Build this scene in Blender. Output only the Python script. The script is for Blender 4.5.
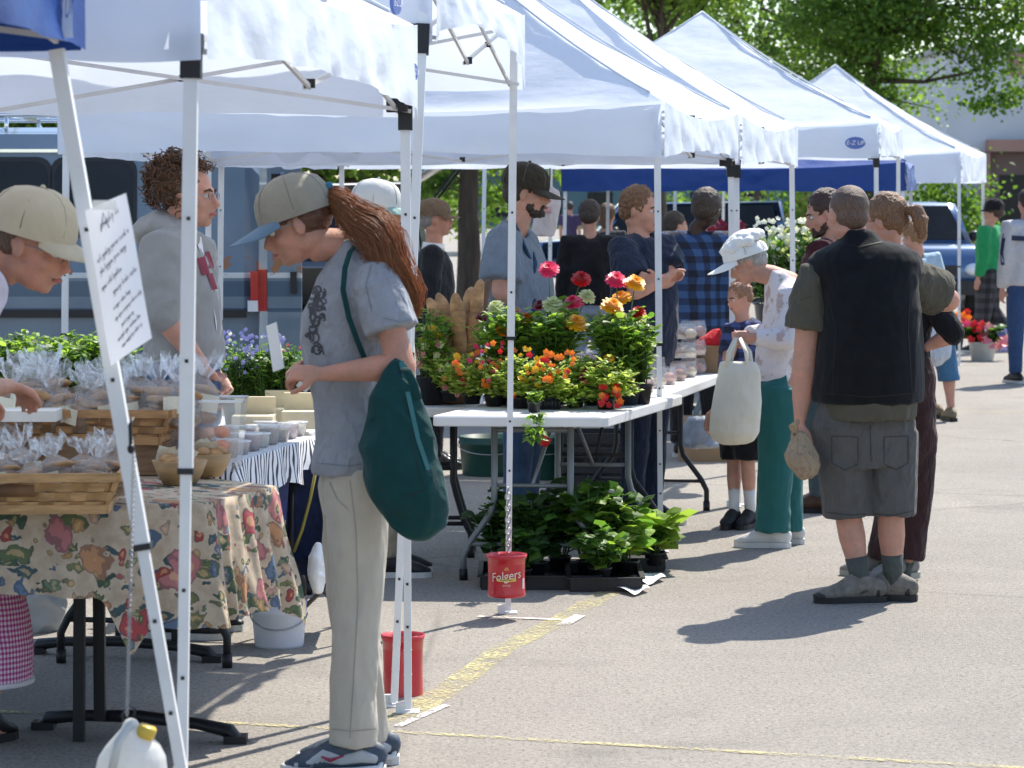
import bpy, math, random
import numpy as np
from mathutils import Vector, Matrix, noise
for o in list(bpy.data.objects): bpy.data.objects.remove(o)
R = math.radians
scn = bpy.context.scene
COL = scn.collection
F = 2900.0; CH = 1.65
PIT = math.atan(179.0 / F)
# ---------------- camera ----------------
cam = bpy.data.cameras.new('camera'); camo = bpy.data.objects.new('camera', cam); COL.objects.link(camo)
camo.location = (0, 0, CH); camo.rotation_euler = (R(90) - PIT, 0, 0)
cam.sensor_width = 36; cam.lens = 36 * F / 1024; cam.clip_start = .1; cam.clip_end = 5000
cam.dof.use_dof = True; cam.dof.focus_distance = 11.5; cam.dof.aperture_fstop = 9
scn.camera = camo
# ---------------- world and sun ----------------
SUN_EL = R(53); SAZ = Vector((.62, 1.0, 0)).normalized()      # towards the sun, on the ground
w = bpy.data.worlds.new('World'); scn.world = w; w.use_nodes = True
nt = w.node_tree; nt.nodes.clear()
sky = nt.nodes.new('ShaderNodeTexSky'); sky.sky_type = 'NISHITA'; sky.sun_disc = False
sky.sun_elevation = SUN_EL; sky.sun_rotation = math.atan2(SAZ.x, SAZ.y)
sky.air_density = 1.0; sky.dust_density = .7; sky.ozone_density = 2.2
bg = nt.nodes.new('ShaderNodeBackground'); bg.inputs[1].default_value = .15
wo = nt.nodes.new('ShaderNodeOutputWorld')
nt.links.new(sky.outputs[0], bg.inputs[0]); nt.links.new(bg.outputs[0], wo.inputs[0])
sl = bpy.data.lights.new('sun', 'SUN'); sl.energy = 4.6; sl.angle = R(.53); sl.color = (1, .94, .84)
so = bpy.data.objects.new('sun', sl); COL.objects.link(so)
sdir = Vector((SAZ.x * math.cos(SUN_EL), SAZ.y * math.cos(SUN_EL), math.sin(SUN_EL)))
so.rotation_euler = sdir.to_track_quat('Z', 'Y').to_euler(); so.location = (20, 30, 40)
scn.view_settings.view_transform = 'Standard'; scn.view_settings.look = 'None'
scn.view_settings.exposure = .74; scn.view_settings.gamma = 1
scn.render.engine = 'CYCLES'
scn.cycles.max_bounces = 8; scn.cycles.transparent_max_bounces = 16
scn.cycles.diffuse_bounces = 4

# ---------------- pixel helpers: a point seen at (x, y) at a given distance or height ----------------
cp, sp = math.cos(PIT), math.sin(PIT)
def ray(x, y):
    a = (x - 512) / F; b = (384 - y) / F
    return Vector((a, cp + b * sp, -sp + b * cp))
def P(x, y, D):
    r = ray(x, y); return Vector((0, 0, CH)) + r * (D / r.y)
def PZ(x, y, z=0.0):
    r = ray(x, y); return Vector((0, 0, CH)) + r * ((z - CH) / r.z)

# ---------------- materials ----------------
MATS = {}
def new_mat(name):
    m = bpy.data.materials.new(name); m.use_nodes = True
    n = m.node_tree.nodes; b = n['Principled BSDF']
    return m, m.node_tree, b
def coords(t, kind='Object', scale=None):
    tc = t.nodes.new('ShaderNodeTexCoord')
    if scale is None: return tc.outputs[kind]
    mp = t.nodes.new('ShaderNodeMapping'); mp.inputs['Scale'].default_value = scale
    t.links.new(tc.outputs[kind], mp.inputs[0]); return mp.outputs[0]
def mixc(t, fac, a, b):
    m = t.nodes.new('ShaderNodeMix'); m.data_type = 'RGBA'
    for s, v in ((0, fac), (6, a), (7, b)):
        if hasattr(v, 'is_output') or isinstance(v, bpy.types.NodeSocket): t.links.new(v, m.inputs[s])
        elif s == 0: m.inputs[0].default_value = v
        else: m.inputs[s].default_value = (*v[:3], 1)
    return m.outputs[2]
def mth(t, op, a, b=None, c=None):
    m = t.nodes.new('ShaderNodeMath'); m.operation = op
    for i, v in enumerate((a, b, c)):
        if v is None: continue
        if isinstance(v, bpy.types.NodeSocket): t.links.new(v, m.inputs[i])
        else: m.inputs[i].default_value = v
    return m.outputs[0]
def nz(t, vec, scale, detail=4, rough=.55):
    n = t.nodes.new('ShaderNodeTexNoise'); n.inputs['Scale'].default_value = scale
    n.inputs['Detail'].default_value = detail; n.inputs['Roughness'].default_value = rough
    t.links.new(vec, n.inputs['Vector']); return n.outputs[0]
def ramp(t, fac, a, b, c0=(0, 0, 0), c1=(1, 1, 1)):
    r = t.nodes.new('ShaderNodeValToRGB'); e = r.color_ramp.elements
    e[0].position = a; e[1].position = b; e[0].color = (*c0, 1); e[1].color = (*c1, 1)
    t.links.new(fac, r.inputs[0]); return r.outputs[0]
def bumpn(t, b, h, strength, dist=.01):
    bp = t.nodes.new('ShaderNodeBump'); bp.inputs['Strength'].default_value = strength
    bp.inputs['Distance'].default_value = dist
    t.links.new(h, bp.inputs['Height']); t.links.new(bp.outputs[0], b.inputs['Normal'])
def M(name, col, rough=.7, var=.15, vs=6.0, bump=0, bs=60, bd=.004, metal=0, trans=0, spec=.4, stretch=None, coat=0, sss=0):
    if name in MATS: return MATS[name]
    m, t, b = new_mat(name)
    v = coords(t, 'Object', stretch)
    n = nz(t, v, vs)
    lo = tuple(c * (1 - var) for c in col); hi = tuple(min(1, c * (1 + var)) for c in col)
    f = ramp(t, n, .3, .7)
    c = mixc(t, f, lo, hi)
    t.links.new(c, b.inputs['Base Color'])
    b.inputs['Roughness'].default_value = rough; b.inputs['Metallic'].default_value = metal
    b.inputs['Specular IOR Level'].default_value = spec
    b.inputs['Coat Weight'].default_value = coat
    if sss:
        b.inputs['Subsurface Weight'].default_value = sss; b.inputs['Subsurface Radius'].default_value = (.012, .005, .003)
        b.inputs['Subsurface Scale'].default_value = 1.0
    if bump: bumpn(t, b, nz(t, v, bs, 5), bump, bd)
    if trans:
        tr = t.nodes.new('ShaderNodeBsdfTranslucent'); t.links.new(c, tr.inputs[0])
        mx = t.nodes.new('ShaderNodeMixShader'); mx.inputs[0].default_value = trans
        t.links.new(b.outputs[0], mx.inputs[1]); t.links.new(tr.outputs[0], mx.inputs[2])
        t.links.new(mx.outputs[0], t.nodes['Material Output'].inputs[0])
    MATS[name] = m; return m
def cloth(name, col, var=.12, weave=900, fold=.5, rough=.9, trans=0, fs=9):
    "woven cloth: big soft creases and a fine weave"
    if name in MATS: return MATS[name]
    m, t, b = new_mat(name); v = coords(t)
    n = nz(t, v, 14, 5)
    c = mixc(t, ramp(t, n, .3, .7), tuple(x * (1 - var) for x in col), tuple(min(1, x * (1 + var)) for x in col))
    t.links.new(c, b.inputs['Base Color']); b.inputs['Roughness'].default_value = rough
    b.inputs['Specular IOR Level'].default_value = .2; b.inputs['Sheen Weight'].default_value = .08
    v2 = coords(t, 'Object', (1, 1, .55))
    rg = mth(t, 'ABSOLUTE', mth(t, 'SUBTRACT', nz(t, v2, fs * 2.2, 2, .5), .5))
    h = mth(t, 'ADD', mth(t, 'SUBTRACT', nz(t, v2, fs, 3, .5), mth(t, 'MULTIPLY', rg, .9)), mth(t, 'MULTIPLY', nz(t, v, 140, 3), .05))
    bumpn(t, b, h, fold, .06)
    if trans:
        tr = t.nodes.new('ShaderNodeBsdfTranslucent'); t.links.new(c, tr.inputs[0])
        mx = t.nodes.new('ShaderNodeMixShader'); mx.inputs[0].default_value = trans
        t.links.new(b.outputs[0], mx.inputs[1]); t.links.new(tr.outputs[0], mx.inputs[2])
        t.links.new(mx.outputs[0], t.nodes['Material Output'].inputs[0])
    MATS[name] = m; return m
def skinmat(name, col):
    if name in MATS: return MATS[name]
    m, t, b = new_mat(name); v = coords(t)
    c = mixc(t, ramp(t, nz(t, v, 14, 6, .65), .35, .68), tuple(x * .78 for x in col), (col[0] * 1.12, col[1] * .94, col[2] * .9))
    t.links.new(c, b.inputs['Base Color']); b.inputs['Roughness'].default_value = .55
    b.inputs['Specular IOR Level'].default_value = .35
    b.inputs['Subsurface Weight'].default_value = .12; b.inputs['Subsurface Radius'].default_value = (.012, .004, .002)
    b.inputs['Subsurface Scale'].default_value = 1
    bumpn(t, b, nz(t, v, 110, 5, .7), .5, .005)
    MATS[name] = m; return m
def hairmat(name, col, sc=(260, 260, 30)):
    if name in MATS: return MATS[name]
    m, t, b = new_mat(name); v = coords(t, 'Object', sc)
    n = nz(t, v, 1, 3)
    c = mixc(t, ramp(t, n, .3, .7), tuple(x * .5 for x in col), tuple(x * 1.5 for x in col))
    t.links.new(c, b.inputs['Base Color']); b.inputs['Roughness'].default_value = .5
    bumpn(t, b, n, .8, .008)
    MATS[name] = m; return m
def leafmat(name, col, tr_=.45, var=.35):
    if name in MATS: return MATS[name]
    m, t, b = new_mat(name); v = coords(t)
    g = t.nodes.new('ShaderNodeNewGeometry')
    c = mixc(t, g.outputs['Random Per Island'], tuple(x * (1 - var) for x in col), tuple(x * (1 + var) for x in col))
    t.links.new(c, b.inputs['Base Color']); b.inputs['Roughness'].default_value = .45
    tr = t.nodes.new('ShaderNodeBsdfTranslucent')
    c2 = mixc(t, .35, c, (col[0] * 2.2, col[1] * 2.0, col[2] * .6)); t.links.new(c2, tr.inputs[0])
    mx = t.nodes.new('ShaderNodeMixShader'); mx.inputs[0].default_value = tr_
    t.links.new(b.outputs[0], mx.inputs[1]); t.links.new(tr.outputs[0], mx.inputs[2])
    t.links.new(mx.outputs[0], t.nodes['Material Output'].inputs[0])
    MATS[name] = m; return m
def clearmat(name, col=(.95, .97, 1), gl=.25, rough=.12, fog=.1, bump=0):
    "thin clear plastic film: mostly see-through, some gloss and some milkiness"
    if name in MATS: return MATS[name]
    m, t, b = new_mat(name); v = coords(t)
    b.inputs['Base Color'].default_value = (*col, 1); b.inputs['Roughness'].default_value = rough
    tp = t.nodes.new('ShaderNodeBsdfTransparent'); tp.inputs[0].default_value = (.96, .97, .98, 1)
    gs = t.nodes.new('ShaderNodeBsdfGlossy'); gs.inputs['Roughness'].default_value = rough
    lw = t.nodes.new('ShaderNodeLayerWeight'); lw.inputs[0].default_value = .35
    m1 = t.nodes.new('ShaderNodeMixShader'); t.links.new(mth(t, 'ADD', mth(t, 'MULTIPLY', lw.outputs[0], .5), gl), m1.inputs[0])
    t.links.new(tp.outputs[0], m1.inputs[1]); t.links.new(gs.outputs[0], m1.inputs[2])
    m2 = t.nodes.new('ShaderNodeMixShader'); m2.inputs[0].default_value = fog
    t.links.new(m1.outputs[0], m2.inputs[1]); t.links.new(b.outputs[0], m2.inputs[2])
    t.links.new(m2.outputs[0], t.nodes['Material Output'].inputs[0])
    if bump:
        bp = t.nodes.new('ShaderNodeBump'); bp.inputs['Strength'].default_value = bump; bp.inputs['Distance'].default_value = .02
        t.links.new(nz(t, v, 45, 4), bp.inputs['Height']); t.links.new(bp.outputs[0], gs.inputs['Normal'])
    MATS[name] = m; return m
def checks(name, ca, cb, cc, s=40, width=.5):
    "gingham or plaid: two crossing sets of stripes"
    if name in MATS: return MATS[name]
    m, t, b = new_mat(name)
    sx = t.nodes.new('ShaderNodeSeparateXYZ'); t.links.new(coords(t), sx.inputs[0])
    hx = mth(t, 'ADD', sx.outputs[0], mth(t, 'MULTIPLY', sx.outputs[1], .8))
    a = mth(t, 'LESS_THAN', mth(t, 'FRACT', mth(t, 'MULTIPLY', hx, s)), width)
    c = mth(t, 'LESS_THAN', mth(t, 'FRACT', mth(t, 'MULTIPLY', sx.outputs[2], s)), width)
    r = mixc(t, a, mixc(t, c, ca, cb), mixc(t, c, cb, cc))
    t.links.new(r, b.inputs['Base Color']); b.inputs['Roughness'].default_value = .85
    bumpn(t, b, nz(t, coords(t), 12, 4), .4, .05)
    MATS[name] = m; return m

# ---------------- mesh builder ----------------
class MB:
    def __init__(s): s.v = []; s.f = []; s.m = []
    def add(s, vs, fs, mi=0):
        o = len(s.v); s.v.extend([Vector(v) for v in vs])
        for f in fs: s.f.append(tuple(i + o for i in f)); s.m.append(mi)
        return s
    def box(s, c, size, rot=None, mi=0, taper=1.0):
        c = Vector(c); hx, hy, hz = size[0] / 2, size[1] / 2, size[2] / 2
        vs = []
        for z, k in ((-hz, 1), (hz, taper)):
            for x, y in ((-hx, -hy), (hx, -hy), (hx, hy), (-hx, hy)):
                p = Vector((x * k, y * k, z))
                if rot is not None: p = rot @ p
                vs.append(c + p)
        s.add(vs, [(3, 2, 1, 0), (4, 5, 6, 7), (0, 1, 5, 4), (1, 2, 6, 5), (2, 3, 7, 6), (3, 0, 4, 7)], mi); return s
    def bar(s, a, b, w, h=None, mi=0, up=(0, 0, 1)):
        a = Vector(a); b = Vector(b); h = h or w; d = (b - a); L = d.length; d.normalize()
        u = Vector(up)
        if abs(d.dot(u)) > .95: u = Vector((0, 1, 0))
        x = d.cross(u).normalized(); y = x.cross(d).normalized()
        rot = Matrix((x, y, d)).transposed()
        return s.box((a + b) / 2, (w, h, L), rot, mi)
    def ell(s, c, r, fr=None, seg=18, rings=11, mi=0):
        c = Vector(c); vs = []; fs = []
        fr = fr or Matrix.Identity(3)
        vs.append(c + fr @ Vector((0, 0, r[2])))
        for i in range(1, rings):
            th = math.pi * i / rings
            for j in range(seg):
                ph = 2 * math.pi * j / seg
                vs.append(c + fr @ Vector((r[0] * math.sin(th) * math.cos(ph), r[1] * math.sin(th) * math.sin(ph), r[2] * math.cos(th))))
        vs.append(c + fr @ Vector((0, 0, -r[2])))
        for j in range(seg): fs.append((0, 1 + j, 1 + (j + 1) % seg))
        for i in range(rings - 2):
            for j in range(seg):
                a = 1 + i * seg + j; b2 = 1 + i * seg + (j + 1) % seg
                fs.append((a, a + seg, b2 + seg, b2))
        L = len(vs) - 1; o = 1 + (rings - 2) * seg
        for j in range(seg): fs.append((o + j, L, o + (j + 1) % seg))
        s.add(vs, fs, mi); return s
    def loft(s, pts, ra, rb=None, side=None, seg=18, mi=0, rnd=False, closed=True, horiz=False):
        "elliptical sections along a path; ra across (towards side), rb the other way"
        pts = [Vector(p) for p in pts]; n = len(pts)
        if not hasattr(ra, '__len__'): ra = [ra] * n
        if rb is None: rb = ra
        if not hasattr(rb, '__len__'): rb = [rb] * n
        ra = list(ra); rb = list(rb)
        if rnd:
            for e, q in ((0, 1), (-1, -2)):
                d = (pts[e] - pts[q]).normalized(); rr = min(ra[e], rb[e]); base = pts[e].copy(); A, B = ra[e], rb[e]
                ext = [(base + d * rr * math.sin(t), A * math.cos(t), B * math.cos(t)) for t in (R(30), R(55), R(75), R(87))]
                for p, a, b in ext:
                    if e == 0: pts.insert(0, p); ra.insert(0, a); rb.insert(0, b)
                    else: pts.append(p); ra.append(a); rb.append(b)
            n = len(pts)
        vs = []; fs = []; prev = None
        for i in range(n):
            d = (pts[min(i + 1, n - 1)] - pts[max(i - 1, 0)])
            if d.length < 1e-9: d = Vector((0, 0, 1))
            d.normalize()
            if horiz: d = Vector((0, 0, 1))
            sd = Vector(side) if side is not None else (prev if prev is not None else (Vector((1, 0, 0)) if abs(d.x) < .8 else Vector((0, 1, 0))))
            x = (sd - d * sd.dot(d))
            if x.length < 1e-6: x = d.orthogonal()
            x.normalize(); y = d.cross(x); prev = x
            for j in range(seg):
                ph = 2 * math.pi * j / seg
                vs.append(pts[i] + x * ra[i] * math.cos(ph) + y * rb[i] * math.sin(ph))
        for i in range(n - 1):
            for j in range(seg):
                a = i * seg + j; b2 = i * seg + (j + 1) % seg
                fs.append((a, b2, b2 + seg, a + seg))
        if closed:
            fs.append(tuple(range(seg - 1, -1, -1))); fs.append(tuple(range((n - 1) * seg, n * seg)))
        s.add(vs, fs, mi); return s
    def cap(s, a, ra, b, rb, seg=14, mi=0):
        return s.loft([a, b], [ra, rb], None, None, seg, mi, rnd=True)
    def tube(s, pts, r, seg=8, mi=0, closed=True): return s.loft(pts, r, None, None, seg, mi, closed=closed)
    def lathe(s, c, prof, seg=28, mi=0, fr=None):
        c = Vector(c); fr = fr or Matrix.Identity(3); vs = []; fs = []
        for r, z in prof:
            for j in range(seg):
                ph = 2 * math.pi * j / seg
                vs.append(c + fr @ Vector((r * math.cos(ph), r * math.sin(ph), z)))
        for i in range(len(prof) - 1):
            for j in range(seg):
                a = i * seg + j; b2 = i * seg + (j + 1) % seg
                fs.append((a, b2, b2 + seg, a + seg))
        s.add(vs, fs, mi); return s
    def grid(s, fn, nu, nv, mi=0):
        vs = [fn(i / nu, j / nv) for j in range(nv + 1) for i in range(nu + 1)]
        fs = [(j * (nu + 1) + i, j * (nu + 1) + i + 1, (j + 1) * (nu + 1) + i + 1, (j + 1) * (nu + 1) + i) for j in range(nv) for i in range(nu)]
        s.add(vs, fs, mi); return s
    def join(s, o, mp=lambda v: v, mi=None):
        k = len(s.v); s.v.extend(mp(v) for v in o.v)
        for f, m in zip(o.f, o.m): s.f.append(tuple(i + k for i in f)); s.m.append(m if mi is None else mi)
        return s
    def rows(s, rows, D, seg=26, rnd=False):
        "soft body whose outline at distance D runs through pixel rows (y, xleft, xright, half depth, [distance offset])"
        pts = []; ra = []; rb = []
        for r in rows:
            dd = D + (r[4] if len(r) > 4 else 0)
            a = P(r[1], r[0], dd); b = P(r[2], r[0], dd)
            pts.append((a + b) / 2); ra.append((b - a).length / 2); rb.append(r[3])
        return s.loft(pts, ra, rb, (1, 0, 0), seg, horiz=True, rnd=rnd)
ORG = {}
def finish(o, mats, smooth):
    for m in (mats if isinstance(mats, (list, tuple)) else [mats]): o.data.materials.append(m)
def part(name, mb, mats, parent=None, smooth=True, org=None, label=None, kind=None):
    if org is None: org = ORG[parent.name] if parent else Vector((0, 0, 0))
    me = bpy.data.meshes.new(name)
    me.from_pydata([tuple(v - org) for v in mb.v], [], mb.f)
    finish_m = mats if isinstance(mats, (list, tuple)) else [mats]
    for m in finish_m: me.materials.append(m)
    if len(finish_m) > 1: me.polygons.foreach_set('material_index', [min(i, len(finish_m) - 1) for i in mb.m])
    me.polygons.foreach_set('use_smooth', [smooth] * len(me.polygons)); me.update()
    o = bpy.data.objects.new(name, me); COL.objects.link(o)
    if parent: o.parent = parent
    else: o.location = org
    ORG[o.name] = org
    if label: o['label'] = label
    if kind: o['kind'] = kind
    return o
def thing(name, label, cat, loc, group=None, rz=0):
    o = bpy.data.objects.new(name, None); COL.objects.link(o); o.empty_display_size = .1
    o.location = loc; o.rotation_euler.z = rz; ORG[o.name] = Vector(loc)
    o['label'] = label; o['category'] = cat
    if group: o['group'] = group
    return o
def solo(name, mb, mats, label, cat, loc=None, group=None, smooth=True, kind=None):
    if loc is None:
        xs = [v.x for v in mb.v]; ys = [v.y for v in mb.v]; loc = ((min(xs) + max(xs)) / 2, (min(ys) + max(ys)) / 2, min(v.z for v in mb.v))
    o = part(name, mb, mats, None, smooth, org=Vector(loc))
    o['label'] = label; o['category'] = cat
    if group: o['group'] = group
    if kind: o['kind'] = kind
    return o
def setting(name, mb, mats, smooth=False, kind='structure'):
    o = part(name, mb, mats, None, smooth); o['kind'] = kind; return o
def clone(root, loc, rz=0, label=None, scale=1, group=None):
    def cp_(o, par):
        c = o.copy(); COL.objects.link(c); c.parent = par
        for ch in list(o.children): cp_(ch, c)
        return c
    r = cp_(root, None); r.location = loc; r.rotation_euler.z = rz
    r.scale = (scale,) * 3 if not hasattr(scale, '__len__') else scale
    if label: r['label'] = label
    if group: r['group'] = group
    ORG[r.name] = Vector(loc)
    return r
def fuse(mb, voxel=.008, sm=4, disp=None):
    "weld overlapping closed shapes into one continuous surface"
    me = bpy.data.meshes.new('tmp'); me.from_pydata([tuple(v) for v in mb.v], [], mb.f); me.update()
    o = bpy.data.objects.new('tmp', me); COL.objects.link(o)
    r = o.modifiers.new('r', 'REMESH'); r.mode = 'VOXEL'; r.voxel_size = voxel; r.adaptivity = 0
    if sm:
        q = o.modifiers.new('s', 'SMOOTH'); q.factor = .5; q.iterations = sm
    dg = bpy.context.evaluated_depsgraph_get(); dg.update()
    ev = o.evaluated_get(dg); e = ev.to_mesh()
    out = MB(); out.v = [v.co.copy() for v in e.vertices]; out.f = [tuple(p.vertices) for p in e.polygons]; out.m = [0] * len(out.f)
    if disp:
        ns = [v.normal.copy() for v in e.vertices]
        out.v = [v + n * disp(v) for v, n in zip(out.v, ns)]
    ev.to_mesh_clear(); bpy.data.objects.remove(o); bpy.data.meshes.remove(me)
    return out
def folds(amp=.006, sx=9, sz=5, seed=0):
    s = Vector((seed * 3.1, seed * 1.7, seed))
    def f(v):
        q = Vector((v.x * sx, v.y * sx, v.z * sz)) + s
        w_ = Vector((0, 0, 1.6 * noise.noise(q * .6)))
        a = noise.noise(q + w_); b = noise.noise(q * 2.1 + w_ * 2); c = noise.noise(q * 4.6)
        return .85 * amp * ((1 - abs(a) * 2.6) * .9 + (.5 - abs(b) * 2) * .45 + c * .12 - .35)
    return f
def lerp(a, b, t): return a + (b - a) * t
def text(s, size, extrude=.001, shear=0, align='CENTER'):
    "flat lettering in the local XZ plane, facing -Y"
    c = bpy.data.curves.new('t', 'FONT'); c.body = s; c.size = size; c.extrude = 0; c.align_x = align; c.align_y = 'CENTER'; c.shear = shear
    c.resolution_u = 3
    o = bpy.data.objects.new('t', c); COL.objects.link(o)
    dg = bpy.context.evaluated_depsgraph_get(); dg.update(); ev = o.evaluated_get(dg); e = ev.to_mesh()
    mb = MB(); mb.v = [Vector((v.co.x, -v.co.z, v.co.y)) for v in e.vertices]; mb.f = [tuple(p.vertices) for p in e.polygons]; mb.m = [0] * len(mb.f)
    ev.to_mesh_clear(); bpy.data.objects.remove(o); bpy.data.curves.remove(c)
    return mb
# =====================================================================
# SETTING: ground, markings, kerbs, grass
# =====================================================================
def ground_mat():
    m, t, b = new_mat('asphalt'); v = coords(t)
    big = nz(t, v, .35, 5); mid = nz(t, v, 3, 5); fine = nz(t, v, 75, 4, .75); f2 = nz(t, v, 150, 3, .75)
    c = mixc(t, ramp(t, big, .3, .7), (.285, .255, .218), (.375, .34, .288))
    c = mixc(t, mth(t, 'MULTIPLY', ramp(t, mid, .35, .7), .35), c, (.22, .20, .18))
    gr = nz(t, v, 32, 3, .7); c = mixc(t, mth(t, 'MULTIPLY', ramp(t, gr, .56, .66), .5), c, (.13, .12, .108)); c = mixc(t, mth(t, 'MULTIPLY', ramp(t, gr, .30, .42, (1, 1, 1), (0, 0, 0)), .35), c, (.5, .47, .43))
    st_ = nz(t, v, .9, 6, .65); c = mixc(t, mth(t, 'MULTIPLY', ramp(t, st_, .58, .70), .5), c, (.13, .118, .105))
    c = mixc(t, ramp(t, fine, .50, .62), c, (.12, .112, .106))
    c = mixc(t, ramp(t, f2, .56, .66), c, (.52, .5, .47))
    sp_ = nz(t, v, 26, 2); c = mixc(t, ramp(t, sp_, .74, .78), c, (.08, .075, .07))
    # thin cracks
    vo = t.nodes.new('ShaderNodeTexVoronoi'); vo.feature = 'DISTANCE_TO_EDGE'; vo.inputs['Scale'].default_value = .3
    wv = mixc(t, .25, v, nz(t, v, 1.2, 6)); t.links.new(wv, vo.inputs['Vector'])
    ck = ramp(t, vo.outputs[0], .0010, .0045, (1, 1, 1), (0, 0, 0))
    c = mixc(t, mth(t, 'MULTIPLY', mth(t, 'MULTIPLY', ck, ramp(t, big, .40, .55)), .4), c, (.09, .085, .08))
    t.links.new(c, b.inputs['Base Color']); b.inputs['Roughness'].default_value = .88; b.inputs['Specular IOR Level'].default_value = .3
    bumpn(t, b, mth(t, 'ADD', fine, mth(t, 'MULTIPLY', f2, .5)), .9, .006)
    return m
gm = ground_mat()
g = MB(); g.add([(-1500, -50, 0), (1500, -50, 0), (1500, 3000, 0), (-1500, 3000, 0)], [(0, 1, 2, 3)])
setting('ground', g, gm)
def paintmat(name, col, keep=.5):
    m, t, b = new_mat(name); v = coords(t)
    n = nz(t, v, 60, 4, .8); n2 = nz(t, v, 5, 4)
    f = ramp(t, mth(t, 'ADD', n, mth(t, 'MULTIPLY', n2, .45)), keep + .2, keep + .34)
    b.inputs['Base Color'].default_value = (*col, 1); b.inputs['Roughness'].default_value = .85
    tp = t.nodes.new('ShaderNodeBsdfTransparent'); mx = t.nodes.new('ShaderNodeMixShader'); t.links.new(f, mx.inputs[0]); t.links.new(b.outputs[0], mx.inputs[1]); t.links.new(tp.outputs[0], mx.inputs[2]); t.links.new(mx.outputs[0], t.nodes['Material Output'].inputs[0]); return m
yel = paintmat('worn_yellow_paint', (.50, .44, .22), .43); whp = paintmat('worn_white_paint', (.75, .7, .66), .5)
def strip(pts, wd, name, mat, z=.002):
    mb = MB(); pts = [Vector((p.x, p.y, z)) for p in pts]; rnd = random.Random(5)
    for a, b in zip(pts[:-1], pts[1:]):
        d = (b - a).normalized(); n = Vector((-d.y, d.x, 0)) * wd / 2; k = max(2, int((b - a).length / .1))
        vs = []; 
        for i in range(k + 1):
            p = lerp(a, b, i / k); j = 1 + rnd.uniform(-.07, .07); vs += [p + n * j, p - n * j]
        mb.add(vs, [(2 * i, 2 * i + 1, 2 * i + 3, 2 * i + 2) for i in range(k)])
    return setting(name, mb, mat)
strip([PZ(395, 722), PZ(450, 688), PZ(505, 648), PZ(565, 618), PZ(610, 592)], .105, 'wide_yellow_line', yel)
strip([PZ(-100, 707), PZ(200, 722), PZ(410, 733), PZ(700, 750), PZ(1150, 776)], .038, 'thin_yellow_line', yel, .003)
strip([PZ(880, 406), PZ(1150, 420)], .06, 'far_yellow_line', yel)
strip([PZ(398, 727), PZ(446, 706)], .03, 'white_paint_mark', whp, .004)
strip([PZ(478, 617), PZ(574, 621)], .03, 'white_paint_mark', whp, .004)
strip([PZ(563, 626), PZ(580, 616)], .05, 'white_paint_mark', whp, .005)
for i in range(9):      # bays of the far part of the lot
    x = -16 + i * 5.4
    strip([Vector((x, 74, 0)), Vector((x + 2, 82, 0))], .12, 'parking_bay_line', whp)
# kerb and verge of the far side
kerbm = M('kerb_concrete', (.42, .41, .38), .9, .15, 3, .4, 40)
def slab(y0, y1, h, x0=-300, x1=300):
    mb = MB(); mb.box(((x0 + x1) / 2, (y0 + y1) / 2, h / 2 - .05), (x1 - x0, y1 - y0, h + .1)); return mb
setting('far_kerb', slab(57.5, 57.8, .14, 6, 200), kerbm)
grassm = M('lawn', (.07, .13, .03), .9, .4, 3, .8, 40, .03)
setting('verge', slab(57.8, 70, .12, 6, 200), grassm)
setting('kerb', slab(93, 93.4, .16, -60, 6), kerbm)
setting('lawn', slab(200, 216, .13, -200, 300), grassm)
tuft = MB(); rn = random.Random(3)
for i in range(9000):
    x = rn.uniform(6, 40); y = rn.uniform(57.9, 70); h = rn.uniform(.06, .16); a = rn.uniform(0, 3.14)
    dx, dy = math.cos(a) * .03, math.sin(a) * .03
    tuft.add([(x - dx, y - dy, .11), (x + dx, y + dy, .11), (x + rn.uniform(-.05, .05), y, .11 + h)], [(0, 1, 2)])
setting('grass', tuft, leafmat('grass_blade', (.07, .14, .03)), kind='stuff')

# =====================================================================
# trees
# =====================================================================
barkm = M('bark', (.1, .075, .055), .95, .35, 3, .9, 14, .05, stretch=(6, 6, 1))
LEAF_D = leafmat('leaf_dark', (.085, .165, .03), .6); LEAF_M = leafmat('leaf_mid', (.12, .225, .04), .6); LEAF_L = leafmat('leaf_light', (.2, .32, .06), .65)
def leafset(mb, pts, size, rnd, droop=0, mi=None, asp=.42):
    for c in pts:
        s = size * rnd.uniform(.6, 1.25)
        d = Vector((rnd.gauss(0, 1), rnd.gauss(0, 1), rnd.gauss(0, .7) - droop)).normalized()
        sd = d.cross(Vector((rnd.gauss(0, 1), rnd.gauss(0, 1), rnd.gauss(0, 1)))).normalized() * s * asp
        n = d.cross(sd).normalized() * s * .12
        k = rnd.choice((0, 0, 1, 1, 2)) if mi is None else mi
        mb.add([c - d * s * .5, c + sd - n, c + d * s * .5, c - sd - n], [(0, 1, 2), (0, 2, 3)], k)
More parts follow.
